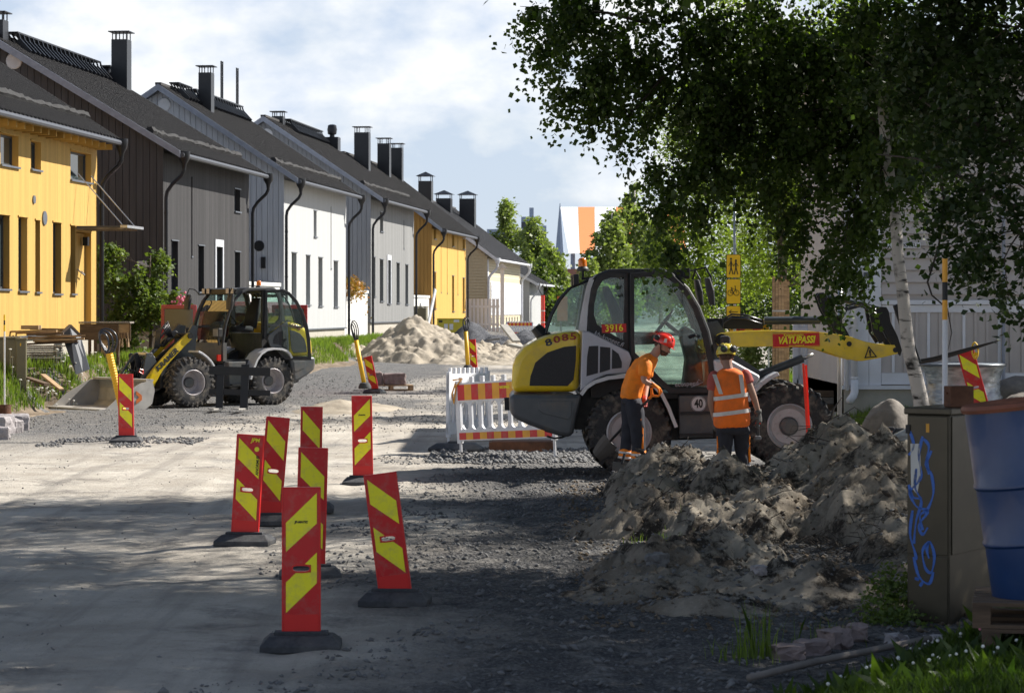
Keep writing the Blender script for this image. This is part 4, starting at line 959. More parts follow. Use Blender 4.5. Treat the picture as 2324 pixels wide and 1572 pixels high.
    MB().tube([(Q(1080, 640)[0], -.4, Q(1080, 700)[1]), (Q(1085, 600)[0], -.4, Q(1085, 590)[1])], [.02, .035], 8).build('joystick', G['black'], t)
    # roof lights, mirrors, beacon
    fb = (Q(632, 238)); 
    MB().tube([(fb[0], -.5, fb[1]-.12), (fb[0], -.5, fb[1]-.02)], .018, 6).bar((fb[0]-.02, -.5, fb[1]-.12), (fb[0]+.25, -.5, fb[1]-.10), .03).build('beacon_bracket', G['black'], t)
    bc = MB().lathe([(.078, 0), (.078, .03), (.06, .055), (.058, .06)], (fb[0], -.5 if side < 0 else -.3, fb[1]-.02), n=18).build('beacon_base', G['black_plastic'], t, auto=True)
    MB().lathe([(.056, .062), (.054, .13), (.045, .165), (.02, .175), (0, .175)], (fb[0], -.5 if side < 0 else -.3, fb[1]-.02), n=18).build('beacon_lens', G['orange_lens'], bc, smooth=True)
    for y in (-.62, -.42, .42, .62):
        a = Q(598, 292); l_ = MB().box(a[0]-.05, a[0]+.02, y-.07, y+.07, a[1]-.08, a[1]+.06).build('work_light', G['black'], t, bevel=.01)
        a = Q(1205, 262); l_ = MB().box(a[0], a[0]+.09, y-.07, y+.07, a[1]-.06, a[1]+.07).build('work_light', G['black'], t, bevel=.01)
        MB().box(a[0]+.091, a[0]+.096, y-.06, y+.06, a[1]-.05, a[1]+.06).build('lens', G['rim_grey'], l_)
    a = Q(1150, 250); MB().prism(QP([(1080, 245), (1110, 236), (1230, 240), (1245, 290), (1180, 300)]), -.66, .66).build('light_bar', G['black'], t)
    for s in (-1, 1):
        m0 = Q(1285, 240); m1 = Q(1340, 360); yy = .92*s
        mr = MB().tube([(m0[0]-.06, .72*s, m0[1]-.12), (m0[0]-.03, .9*s, m0[1]+.0), (m0[0]+.10, yy, m0[1]+.02), (m0[0]+.16, yy, m0[1]-.1), (m0[0]+.17, yy, m1[1]+.02)], .014, 6).build('mirror_arm', G['black'], t)
        MB().loft([((m1[0]+.0, yy, m1[1]+.16), (.035, 0, 0), (0, .10, 0)), ((m1[0]+.03, yy, m1[1]), (.05, 0, 0), (0, .12, 0)), ((m1[0]+.05, yy, m1[1]-.19), (.035, 0, 0), (0, .10, 0))], 12, pw=4).build('mirror', G['black_plastic'], mr, smooth=False, bevel=.008)
        h0 = Q(1450, 700); y2 = .70*s; MB().box(h0[0]-.06, h0[0]+.05, y2-.12, y2+.12, h0[1]-.02, h0[1]+.18).build('headlight', G['black_plastic'], t, bevel=.02)
        MB().box(h0[0]+.052, h0[0]+.06, y2-.10, y2+.10, h0[1], h0[1]+.16).build('headlight_lens', G['steel'], t)
        MB().bar((h0[0], y2, h0[1]), (h0[0]-.05, y2, h0[1]-.2), .04).build('headlight_bracket', G['black'], t)
    # boom group (rotates about the pivot)
    pv = Q(1418, 640, -.4)
    po = Vector((.57, 0, -.12)) if side > 0 else Vector((0, 0, 0)); asc = .86 if side > 0 else 1.0
    ar = MB().tube([(0, -.46, 0), (0, .46, 0)], .075, 16).build('boom_pin', G['black'], t); ar.location = (pv[0]+po.x, 0, pv[1]+po.z); ar.scale = (asc, 1, asc); ar.rotation_euler = (0, -arm_rot, 0)
    loc_ = lambda pts, y=-.4: [(x-pv[0], z-pv[1]) for x, z in QP(pts, y)]
    arm = loc_([(1385, 640), (1392, 615), (1418, 603), (1560, 594), (1700, 589), (1950, 594), (2101, 613), (2160, 625), (2240, 651), (2330, 668), (2411, 671), (2430, 721), (2330, 745), (2225, 763), (2190, 763), (2117, 744), (2000, 705), (1916, 688), (1700, 680), (1418, 684), (1395, 670)])
    for s in (-1, 1): MB().prism(arm, .34*s, .42*s).build('boom_arm', G['machine_yellow'], ar, bevel=.008)
    cx_ = loc_([(2150, 690)])[0]; MB().tube([(cx_[0], -.34, cx_[1]), (cx_[0], .34, cx_[1])], .06, 12).build('cross_tube', G['machine_yellow'], ar)
    for p_ in ((2150, 665), (2415, 700)):
        q_ = loc_([p_])[0]; MB().lathe([(0, 0), (.034, 0), (.034, .006), (0, .006)], (q_[0], -.428 if side < 0 else .421, q_[1]), axis='y', n=14).build('pin', G['black'], ar)
    # tower plates and tilt cylinder / bell crank
    MB().prism([(x-pv[0], z-pv[1]) for x, z in QP([(1338, 545), (1400, 535), (1445, 600), (1460, 700), (1650, 825), (1560, 930), (1400, 930)], -.3)], -.30, -.24).build('tower_plate', G['cyl'], t).location = (pv[0]+po.x*.8, 0, pv[1]+po.z)
    MB().prism([(x-pv[0], z-pv[1]) for x, z in QP([(1338, 545), (1400, 535), (1445, 600), (1460, 700), (1650, 825), (1560, 930), (1400, 930)], -.3)], .24, .30).build('tower_plate', G['cyl'], t).location = (pv[0]+po.x*.8, 0, pv[1]+po.z)
    tw = loc_([(1360, 545), (1660, 545), (1665, 533), (1985, 530), (2060, 540)], 0)
    tp = MB().prism(loc_([(1335, 520), (1640, 516), (1660, 530), (1655, 580), (1400, 580), (1345, 560)], 0), -.06, .06).build('tilt_link', G['black'], ar)
    MB().tube([(tw[2][0], 0, tw[2][1]), (tw[3][0], 0, tw[3][1])], .052, 16).build('tilt_cylinder', G['cyl'], ar, auto=True)
    MB().tube([(tw[3][0], 0, tw[3][1]), (tw[4][0]+.0, 0, tw[4][1])], .026, 12).build('tilt_rod', G['steel'], ar, smooth=True)
    bc_ = loc_([(1962, 392), (1978, 373), (2005, 371), (2022, 390), (2070, 480), (2120, 560), (2155, 625), (2110, 640), (2071, 603), (2040, 560), (1990, 470)], -.1)
    for s in (-1, 1): MB().prism(bc_, .10*s, .14*s).build('bell_crank', G['black'], ar, bevel=.006)
    lk = loc_([(1985, 390), (2140, 420), (2290, 455), (2360, 475)], 0)
    MB().tube([(x, 0, z) for x, z in lk], .035, 8).build('upper_link', G['cyl'], ar)
    for k, (y, dz) in enumerate(((-.2, 0), (-.16, .05), (.12, .02))):
        hs = loc_([(1420, 640), (1430, 530), (1480, 500), (1560, 505), (1650, 535)], y); MB().tube([(x, y, z+dz-.04) for x, z in hs], .014, 6).build('hydraulic_hose', G['cable'], ar, smooth=True)
        hs = loc_([(2110, 600), (2105, 520), (2140, 470), (2220, 450), (2300, 490), (2350, 560)], y); MB().tube([(x, y, z+dz) for x, z in hs], .014, 6).build('hydraulic_hose', G['cable'], ar, smooth=True)
    # lift cylinder
    a = Q(1560, 860, -.2); b_ = Q(1660, 835, -.2); c_ = Q(1945, 725, -.2); 
    e_ = Vector((c_[0]-pv[0], 0, c_[1]-pv[1])); ca, sa = math.cos(arm_rot), math.sin(arm_rot); e2 = Vector((e_.x*ca-e_.z*sa, 0, e_.x*sa+e_.z*ca))*asc+Vector((pv[0], 0, pv[1]))+po; e2.y = -.2
    s0 = Vector((a[0]-.25, -.2, a[1]-.12)); m_ = s0.lerp(e2, .88)
    MB().tube([s0, m_], .055, 14).build('lift_cylinder', G['cyl'], t, auto=True); MB().tube([m_, e2], .028, 10).build('lift_rod', G['steel'], t, smooth=True)
    # front quick hitch
    hp = loc_([(2300, 470), (2330, 452), (2362, 455), (2375, 480), (2385, 540), (2425, 620), (2450, 700), (2440, 735), (2405, 700), (2370, 640), (2330, 560)], -.25)
    if side < 0:
        for s in (-1, 1):
            MB().prism(hp, .26*s, .31*s).build('hitch_plate', G['black'], ar, bevel=.005)
            h2 = loc_([(2265, 455), (2300, 450), (2330, 560), (2370, 640), (2330, 665), (2290, 600)], -.25); MB().prism(h2, .16*s, .20*s).build('hitch_link', G['black'], ar, bevel=.005)
    # lettering
    Y = -.853 if side < 0 else .853; xa = (1, 0, 0) if side < 0 else (-1, 0, 0)
    def put(zx, zy): q = Q(zx, zy); return q
    for i, ch in enumerate(number):
        zx = 432+47*i if side < 0 else 575-47*i; q = put(zx, {432: 658, 479: 641, 526: 630, 573: 624}.get(zx, {575: 624, 528: 630, 481: 641, 434: 658}.get(zx, 640)))
        an = R(20-7*i)*(1) if side < 0 else R(-(0+7*i))
        text('numeral', ch, .125, mat_lazy('badge_ink', (.03, .03, .05)) if i == 0 else mat_lazy('badge_red', (.25, .02, .02)), t, fr((q[0], Y*.992, q[1]), (xa[0]*math.cos(an), 0, math.sin(an)*(1 if side < 0 else 1)), (0, 0, 1)), sx=1.45, bold=.003)
    return t, ar, pv, Q
# right-hand loader
RL = loader('large yellow and silver wheel loader with raised boom, side-on behind the two workers', (1.525, 31.97, .0), (0, -_pa, 0), number='8085')
t, ar, pv = RL[0], RL[1], RL[2]
a, b = Q(806, 576, -.73), None
MB().box(a[0]-.158, a[0]+.158, -.742, -.735, a[1]-.055, a[1]+.055).build('number_plate', M['red'], t)
text('plate_number', '3916', .125, M['board_yellow'], t, fr((a[0], -.745, a[1]), (1, 0, 0), (0, 0, 1)), bold=.002, sx=.95)
a = Q(775, 628, -.73); text('lettering', 'kh-koneet.fi', .085, M['trim_white'], t, fr((a[0], -.742, a[1]-.02), (1, 0, -.47), (0, 0, 1)), shear=.2)
a = Q(1220, 893, -.73); text('lettering', 'ecospeed', .085, M['machine_silver'], t, fr((a[0], -.785, a[1]), (1, 0, .03), (0, 0, 1)), sx=.95)
MB().tube([(Q(1290, 870)[0], -.785, Q(1290, 870)[1]), (Q(1318, 885)[0], -.785, Q(1318, 885)[1]), (Q(1250, 915)[0], -.785, Q(1250, 912)[1])], .005, 5).build('swoosh', M['machine_silver'], t)
a = Q(1290, 1008, -.87); s_ = MB().lathe([(0, 0), (.102, 0), (.102, .006), (0, .006)], (a[0], -.872, a[1]), axis='y', n=28).build('speed_limit_plate', M['plastic_white'], t)
text('plate_number', '40', .15, M['ink'], t, fr((a[0], -.8745, a[1]), (1, 0, 0), (0, 0, 1)), sx=.72, bold=.004)
MB().tube([(a[0]+.095*math.cos(q), -.875, a[1]+.095*math.sin(q)) for q in [2*math.pi*k/24 for k in range(25)]], .003, 4, cap=False).build('plate_border', M['ink'], t)
lo = lambda zx, zy: (lambda q: (q[0]-pv[0], q[1]-pv[1]))(Q(zx, zy, -.42))
a = lo(1848, 641); MB().box(a[0]-.305, a[0]+.305, -.428, -.424, a[1]-.098, a[1]+.092).build('sticker', M['red'], ar)
MB().box(a[0]-.305, a[0]+.305, -.4295, -.4285, a[1]+.080, a[1]+.084).box(a[0]-.305, a[0]+.305, -.4295, -.4285, a[1]-.090, a[1]-.086).build('sticker_line', M['board_yellow'], ar)
text('lettering', 'VATUPASSI', .125, M['board_yellow'], ar, fr((a[0], -.431, a[1]-.008), (1, 0, 0), (0, 0, 1)), shear=.25, sx=.78, bold=.005)
text('lettering', 'Konevuokraamo', .048, M['board_yellow'], ar, fr((a[0]-.03, -.431, a[1]+.062), (1, 0, 0), (0, 0, 1)), sx=.8, bold=.001)
text('lettering', 'www.vatupassi.fi', .03, M['board_yellow'], ar, fr((a[0], -.431, a[1]-.076), (1, 0, 0), (0, 0, 1)))
tri = [lo(2238, 748), lo(2312, 740), lo(2263, 676)]
tc_ = [(sum(p[0] for p in tri)/3), (sum(p[1] for p in tri)/3)]
inn = [(tc_[0]+(p[0]-tc_[0])*.72, tc_[1]+(p[1]-tc_[1])*.72) for p in tri]
MB().ring(tri, inn, -.4275, -.4235).build('warning_triangle', M['ink'], ar); text('mark', '!', .10, M['ink'], ar, fr((tc_[0], -.429, tc_[1]+.005), (1, 0, .06), (0, 0, 1)), bold=.006)
# lifting fork held by the hitch
fk = thing('lifting_fork', 'dark steel lifting fork on the raised boom, its long prong passing behind the birch trunk', 'fork', (0, 0, 0))
Df = 31.6; P_ = lambda x, y: at(x, y, Df)
MB().bar(P_(2035, 690), P_(2082, 826), .12, .10).build('fork_carriage', M['black'], fk, bevel=.01)
MB().tube([P_(2078, 822), P_(2120, 815), P_(2190, 795), P_(2266, 773)], [.035, .04, .032, .010], 6).build('prong', M['wood_dark'] if False else mat('worn_black_steel', (.06, .05, .045), .5, .4), fk)
o = MB().tube([P_(2213, 778)+Vector((.04*math.cos(q), .03*math.sin(q), -.10+.105*math.sin(q))) for q in [2*math.pi*k/16 for k in range(17)]], .012, 6, cap=False).tube([P_(2210, 810), P_(2216, 800)], .022, 8).build('lifting_ring', M['sign_yellow'], None); setp(o, 'yellow lifting shackle hooked on the fork prong above the wrapped drum', 'shackle')
# left-hand loader
QF[0] = .74
LL = loader('smaller yellow and grey wheel loader with open cab door and its bucket on the ground', (-5.95, 55.07, gzf(-6.2, 54.5)-.02), (0, 0, R(218)), arm_rot=R(-40), door_open=True, side=1, deep=True, number='5085')
t, ar, pv = LL[0], LL[1], LL[2]
lo = lambda zx, zy: (lambda q: (q[0]-pv[0], q[1]-pv[1]))(Q(zx, zy, -.42))
a = lo(1815, 638); text('lettering', 'KRAMER', .19, M['ink'], ar, fr((a[0], .424, a[1]), (-1, 0, 0), (0, 0, 1)), sx=1.1, bold=.008, shear=.1)
# bucket
bw_ = 1.22; bx = 3.78
side_poly = [(0, 0), (1.0, .0), (.62, .30), (.12, .56), (-.16, .62), (-.22, .40), (-.16, .12)]
bk = MB()
for s in (-1, 1): bk.prism([(x, z) for x, z in side_poly], bw_*s-.02*s, bw_*s)
back = [(1.0, .012), (0, .012), (-.15, .13), (-.21, .40), (-.15, .61), (-.05, .62)]
for i in range(5): bk.add([(back[i][0], -bw_+.02, back[i][1]), (back[i+1][0], -bw_+.02, back[i+1][1]), (back[i+1][0], bw_-.02, back[i+1][1]), (back[i][0], bw_-.02, back[i][1])], [(0, 1, 2, 3)])
bk.box(.93, 1.12, -bw_, bw_, -.012, .018); bk.box(-.2, -.02, -bw_+.02, bw_-.02, .595, .64)
o = bk.build('bucket', M['bucket'], t); o.location = (bx-.38, 0, .02)
md = o.modifiers.new('s', 'SOLIDIFY'); md.thickness = .012
MB().prism([(.10, .20), (.24, .12), (.24, .20), (.17, .26), (.24, .32), (.24, .40), (.10, .30)], bw_+.003, bw_+.012).build('arrow_mark', mat_lazy('arrow_orange', (.55, .14, .03)), o)
for s in (-1, 1): MB().prism([(-.55, .55), (-.2, .62), (-.18, .15), (-.42, .12)], .30*s, .34*s).build('bucket_bracket', M['machine_grey'], o)
# quick coupler tower seen above the bucket
qc = MB(); 
for s in (-1, 1): qc.prism([(2.55, .9), (2.72, 1.22), (2.86, 1.20), (3.0, .62), (3.15, .2), (2.85, .15)], .24*s, .30*s)
qc.build('coupler', M['cyl'], t, bevel=.01); MB().tube([(2.75, -.3, 1.17), (2.75, .3, 1.17)], .05, 10).build('coupler_pin', M['steel'], t)
for k in range(5):
    yy = -.2+.1*k; MB().tube([(2.5, yy, 1.0), (2.66, yy+.05, 1.25-.03*k), (2.9, yy, 1.05), (3.0, yy+.04, .7), (2.85, yy, .5+.04*k)], .015, 6).build('hydraulic_hose', M['cable'], t, smooth=True)
    MB().tube([(2.2, .1+.05*k, 1.55), (2.35, .12+.05*k, 1.78+.03*k), (2.5, .1+.05*k, 1.7), (2.55, .1+.04*k, 1.3)], .016, 6).build('hydraulic_hose', M['cable'], t, smooth=True)
MB().tube([(2.95, .3, .75), (3.05, .3, .8), (3.02, .3, .86), (2.95, .3, .84), (2.95, .3, .75)], .012, 6).build('coupling_handle', M['helmet_red'], t)
MB().box(1.22, 1.30, .66, .72, 1.02, 1.16).build('fire_extinguisher_bracket', M['red_lens'], t)
# pallet fork leaning in front of it
D_ = 52.0; fk = thing('pallet_fork', 'black pallet fork frame standing on the ground in front of the left wheel loader', 'pallet fork', at(545, 926, D_))
fb_ = at(545, 926, D_); q = lambda x, y, dy=0: at(x, y, D_)-fb_+Vector((0, dy, 0))
for x0, x1 in ((491, 507.5), (546, 564)):
    xm = (x0+x1)/2; MB().bar(q(xm-2, 929), q(xm+1, 827, .1), (x1-x0)/F*D_, .045, up=(0, 1, 0)).build('upright', M['black'], fk); MB().bar(q(xm-2, 927, .0), q(xm-8, 927, -1.0)+Vector((0, 0, .03)), .13, .03).build('tine', M['worn'] if 'worn' in M else M['bucket'], fk)
for ya, yb in ((832, 850), (880, 898)): MB().bar(q(474, (ya+yb)/2-1, .06), q(613, (ya+yb)/2+3, .06), .18 if ya < 850 else .12, .05, up=(0, 1, 0)).build('crossbar', M['black'], fk)

# ------------------------------------------------------------------ striped marker boards on rubber feet
def marker_board(label, px, pyb, D, h, w, lean=0.0, yaw=0.0, mirror=False, base=True, z=None, pitch=0.0, back=False, text_=None, scuff=True):
    x = (px-CX)/F*D; zz = gzf(x, D) if z is None else z
    t = thing('marker_board', label, 'marker board', (x, D, zz), yaw, 'red and yellow marker boards on rubber feet')
    bh = .10
    if base:
        b = MB(); L_, W_ = .25, .19
        V_ = [(sx_*L_*a_, sy_*W_*c_, z_) for z_, a_, c_ in ((0, 1, 1), (.045, 1, 1), (.095, .80, .5)) for sx_, sy_ in ((-1, -1), (1, -1), (1, 1), (-1, 1))]
        b.add(V_, [(0, 3, 2, 1), (8, 9, 10, 11)]+[(4*i+j, 4*i+(j+1) % 4, 4*i+4+(j+1) % 4, 4*i+4+j) for i in (0, 1) for j in range(4)])
        b.box(-.17, .17, -.05, .05, .09, .118)
        b.build('rubber_foot', M['rubberbase'], t, bevel=.006)
    Mx = Matrix.Translation((0, 0, bh+.0)) @ Matrix.Rotation(lean, 4, 'Y') @ Matrix.Rotation(pitch, 4, 'X')
    sx = -1 if mirror else 1; hw = w/2; sz0, sz1, sxa, sxb = h*.430, h*.470, -w*.25*1.0, w*.25
    bd = MB()
    bd.box(-hw, hw, -.018, .018, 0, sz0, Mx).box(-hw, hw, -.018, .018, sz1, h, Mx).box(-hw, sxa, -.018, .018, sz0, sz1, Mx).box(sxb, hw, -.018, .018, sz0, sz1, Mx)
    body = bd.build('board', M['red'], t)
    eg = MB(); e = .008
    eg.box(-hw-e, -hw, -.022, .022, 0, h, Mx).box(hw, hw+e, -.022, .022, 0, h, Mx).box(-hw-e, hw+e, -.022, .022, h, h+e, Mx); eg.build('board_edge', M['board_red'], t, bevel=.003)
    MB().box(-hw+.004, hw-.004, -.0205, -.0185, .01, h*.135, Mx).build('lower_panel', M['board_red'], t)
    rim = [(sxa+(sxb-sxa)*.5+(w*.27)*math.copysign(abs(math.cos(q))**.5, math.cos(q)), (sz0+sz1)/2+(h*.030)*math.copysign(abs(math.sin(q))**.7, math.sin(q))) for q in [2*math.pi*k/20 for k in range(20)]]
    rin = [(sxa+(sxb-sxa)*.5+(w*.235)*math.copysign(abs(math.cos(q))**.6, math.cos(q)), (sz0+sz1)/2+(h*.019)*math.copysign(abs(math.sin(q))**.7, math.sin(q))) for q in [2*math.pi*k/20 for k in range(20)]]
    def stripe(a0, a1, b0, b1, cut=False):
        P = [(-w*.42, h*(1-a1)), (w*.43, h*(1-b1)), (w*.43, h*(1-b0)), (-w*.42, h*(1-a0))]
        P = [(x*sx, z) for x, z in P]
        m = MB()
        if not cut: m.prism(P, -.0225, -.0187, M=Mx)
        else: # keep the hand slot clear: columns left, right and below the slot
            xl, xr_ = sorted((P[0][0], P[1][0])); n = 16
            for i in range(n):
                xa_, xb_ = xl+(xr_-xl)*i/n, xl+(xr_-xl)*(i+1)/n
                def yy(x, lo): 
                    a, b = (P[0], P[1]) if lo else (P[3], P[2]); f = (x-a[0])/(b[0]-a[0]); return a[1]+f*(b[1]-a[1])
                za, zb, zc, zd = yy(xa_, True), yy(xb_, True), yy(xb_, False), yy(xa_, False); xm = (xa_+xb_)/2
                if abs(xm) < w*.26:
                    ua, ub = max(za, sz1+.006), max(zb, sz1+.006)
                    if zd > ua and zc > ub: m.prism([(xa_, ua), (xb_, ub), (xb_, zc), (xa_, zd)], -.0225, -.0187, M=Mx)
                    zc, zd = min(zc, sz0-.006), min(zd, sz0-.006)
                    if zc <= zb or zd <= za: continue
                m.prism([(xa_, za), (xb_, zb), (xb_, zc), (xa_, zd)], -.0225, -.0187, M=Mx)
        m.build('stripe', M['board_yellow'], t)
    stripe(.235, .435, .03, .24); stripe(.645, .855, .44, .65, True)
    MB().ring(rim, rin, -.026, .02, M=Mx).build('hand_slot_rim', M['board_red'], t)
    if text_:
        for s_, z_, sc, xx, rotd, mm in text_: text('lettering', s_, sc, M[mm], t, Mx @ fr((xx, -.0235, h*z_), (math.cos(rotd), 0, math.sin(rotd)), (-math.sin(rotd), 0, math.cos(rotd))), shear=.15, bold=.001)
    return t
marker_board('nearest marker board in the foreground, upright, left of the leaning one', 684, 0, 15.25, .915, .228, 0, R(2), False, text_=[('JP-MATIC', .77, .020, 0, 0, 'ink')])
marker_board('marker board leaning left at the edge of the gravel, foreground right of the others', 897, 0, 17.6, .85, .225, R(-7.5), R(-4), True)
tC = marker_board('marker board with a JPM badge at its top, leftmost of the foreground cluster', 556, 0, 21.9, .89, .235, R(3.5), R(-6), True, text_=[('JPM', .955, .05, .05, 0, 'board_yellow'), ('ANORMI.FI', .70, .036, .082, R(90), 'ink')])
MB().lathe([(0, 0), (.022, 0), (.022, .003), (0, .003)], (.075+.04, -.026, .1+.89*.86), axis='y', n=16).build('round_sticker', M['board_yellow'], tC)
marker_board('marker board tilting right just behind the one with the JPM badge', 612, 0, 23.8, .95, .215, R(5), R(4), True)
marker_board('rear marker board whose lower half hides behind another, centre of the cluster', 704, 0, 25.6, 1.0, .215, R(1), R(3), True)
marker_board('marker board standing directly behind the nearest upright one', 704, 0, 19.6, .95, .225, R(1.5), R(6), True)
marker_board('upright marker board alone on the pale track right of the cluster', 824, 0, 29.9, .99, .235, R(-1), R(1), False, text_=[('JP-MATIC', .77, .020, 0, 0, 'ink')])
marker_board('upright marker board before the left loader bucket with a corrugated duct behind', 287, 0, 38.4, .98, .225, R(-1), R(2), True)
marker_board('small tilted marker board behind a thin yellow pipe in the middle distance', 850, 0, 62, .85, .21, R(-13), R(-20), True)
marker_board('most distant marker board, beside the yellow pipe right of the sand pile', 1076, 0, 77, .95, .21, R(-4), R(-15), True)
marker_board('marker board tilted in front of the plastic-wrapped drum at right', 2232, 0, 36.1, 1.02, .235, R(-15), R(-12), True)
o = MB().lathe([(.025, 0), (.025, .20)], (0, 0, 0), n=12).lathe([(.0, .2), (.025, .2)], n=12).build('pipe_stub', M['steel'], None); o.location = (at(308, 990, 38.8).x, 38.8, gzf(-6, 38.8)); setp(o, 'short grey pipe stub beside the marker board in front of the bucket', 'pipe')
# yellow cable ducts
def duct(label, a, b, D, r, loopw, looph, base=False, corr=True, col='conduit'):
    A_ = at(a[0], a[1], D); B_ = at(b[0], b[1], D); t = thing('cable_duct', label, 'cable duct', A_, group='yellow cable ducts with looped black cables')
    v = B_-A_; n = int(v.length/.022); mb = MB()
    if corr: mb.tube([v*(i/n) for i in range(n+1)], [r*(1.0 if i % 2 else .86) for i in range(n+1)], 12)
    else: mb.tube([v*0, v], r, 12)
    mb.build('duct', M[col], t, smooth=not corr)
    for k in range(3):
        w = loopw*(.5+.28*k); hh = looph*(.88+.09*k); o_ = (k-1)*r*.5
        pts = [v+Vector((o_+w*math.sin(q)*(1 if q < math.pi else 1)*(math.sin(q/2)**.8)+v.normalized().x*hh*.5*(1-math.cos(q)), .03*(k-1), hh*.5*(1-math.cos(q)))) for q in [2*math.pi*j/22 for j in range(23)]]
        MB().tube([v-Vector((0, 0, .05))]+pts[1:-1]+[v-Vector((-.01, 0, .05))], .015, 8, cap=False).build('cable', M['cable'], t, smooth=True)
    if base: MB().lathe([(.16, -.02), (.16, .04), (.12, .12), (r+.01, .14)], n=16).build('foot', M['rubberbase'], t, auto=True)
    return t
duct('corrugated yellow duct with large black cable loops behind the left marker board', (283, 955), (248, 802), 39.3, .062, .17, .38)
duct('smooth yellow duct with black cable loops in the middle distance, left of the sand pile', (828, 880), (808, 772), 60, .055, .09, .46, True, False)
duct('yellow duct with looped cables right of the sand pile, beside the most distant marker board', (1062, 838), (1057, 752), 76, .065, .11, .42, True, False)

# ------------------------------------------------------------------ plastic barriers
def barrier(label, P0, P1, z0, z1, h, stripes=True, txt=None):
    a = Vector((P0[0], P0[1], z0)); b = Vector((P1[0], P1[1], z1)); d = b-a; L_ = d.length
    yaw = math.atan2(d.y, d.x); t = thing('plastic_barrier', label, 'barrier', a, rot=(0, -math.asin(d.z/L_), yaw))
    W = M['plastic_white']; n = 9; th = .025
    def bx(nm, m, *q, bev=.006): return MB().box(*q).build(nm, m, t, bevel=bev)
    bx('top_rail', W, 0, L_, -th, th, h*.66, h*.97); bx('bottom_rail', W, 0, L_, -th, th, h*.04, h*.22)
    bx('end_post', W, 0, .09, -th*1.1, th*1.1, .0, h); bx('end_post', W, L_-.09, L_, -th*1.1, th*1.1, .0, h)
    p = (L_-.18)/n
    for i in range(1, n):
        x = .09+i*p; bx('upright', W, x-.035, x+.035, -th*.8, th*.8, h*.221, h*.659)
    for i in range(n):   # rounded ends of the openings
        for z_, s in ((h*.22, 1), (h*.66, -1)):
            x = .09+(i+.5)*p; r = p/2-.035
            pts = [(x-r, z_)]+[(x-r*math.cos(q), z_+s*(r*(1-math.sin(q)))) for q in [math.pi*k/8 for k in range(9)]]+[(x+r, z_)]
            MB().prism([(x-r, z_), (x-r, z_+s*r)]+[(x-r*math.cos(q), z_+s*r*(1-math.sin(q))) for q in [math.pi*k/16 for k in range(1, 8)]]+[(x, z_+.0001*s)], -th*.8, th*.8).prism([(x+r, z_), (x+r, z_+s*r)]+[(x+r*math.cos(q), z_+s*r*(1-math.sin(q))) for q in [math.pi*k/16 for k in range(1, 8)]]+[(x, z_+.0001*s)], -th*.8, th*.8).build('opening_corner', W, t)
    for i in range(9): x = .12+i*(L_-.24)/8; bx('crenel', W, x-.035, x+.035, -th*.9, th*.9, h*.965, h*1.06)
    if stripes:
        k = 13; w_ = (L_-.12)/k
        for i in range(k):
            m = M['red'] if i % 2 == 0 else M['amber']
            MB().box(.06+i*w_, .06+(i+1)*w_-.001, -th-.006, -th-.001, h*.69, h*.94).build('stripe', m, t); MB().box(.06+i*w_, .06+(i+1)*w_-.001, -th-.006, -th-.001, h*.06, h*.17).build('stripe', m, t)
        MB().box(.004, .056, -th-.004, -th-.001, h*.69, h*.94).build('strip_end', W, t)
    else:
        for i in range(18): MB().box(.12+i*(L_-.24)/17-.012, .12+i*(L_-.24)/17+.012, -th-.012, -th+.001, h*.24, h*.66).build('rib', W, t)
    for x in (.05, L_-.05): MB().tube([(x, 0, -z0 if x < 1 else -z1), (x, 0, .05)], .02, 8).build('leg', W, t)
    return t, L_
bt, bl = barrier('white slatted barrier with red and orange bands, just left of the right wheel loader', (-.80, 36.2), (.64, 34.6), .13, .27, .93)
text('lettering', 'VATUPASSI', .055, M['board_yellow'], bt, fr((bl*.52, -.033, .93*.86), (1, 0, 0), (0, 0, 1)), bold=.002, sx=.8)
MB().tube([(.02, -.03, .9), (-.03, -.06, .75), (0, -.06, .6), (.04, -.04, .85), (.2, -.05, .96), (-.02, -.04, .95)], .012, 6).build('tied_strap', M['amber'], bt)
barrier('plain white slatted barrier seen almost edge-on behind the striped barrier', (-1.04, 38.9), (-.40, 40.8), .08, .05, 1.05, False)
barrier('far orange and red striped barrier on top of the dark gravel heap', (at(1148, 740, 108).x, 108), (at(1210, 740, 108).x, 108.4), 1.0, 1.0, .55)
o = MB().loft([((0, 0, 0), (.42, 0, 0), (0, .22, 0)), ((0, 0, .04), (.42, 0, 0), (0, .22, 0)), ((0, 0, .11), (.3, 0, 0), (0, .14, 0))], 16, pw=6).box(-.12, .12, -.06, .06, .1, .14).build('barrier_foot', M['rubberbase'], None, bevel=.01)
o.location = (at(1035, 1010, 36.7).x, 36.7, gzf(-.8, 36.7)+.01); o.rotation_euler = (0, 0, R(-6)); setp(o, 'black rubber barrier foot lying under the left end of the striped barrier', 'rubber foot')
o = MB().box(-.5, .5, -.3, .3, 0, .16).box(-.46, .46, -.26, .26, .161, .17).build('steel_box', M['rust'], None, bevel=.01); o.location = (.15, 37.0, gzf(.15, 37)-.02); setp(o, 'rusty shallow steel box behind the striped barrier', 'steel box')
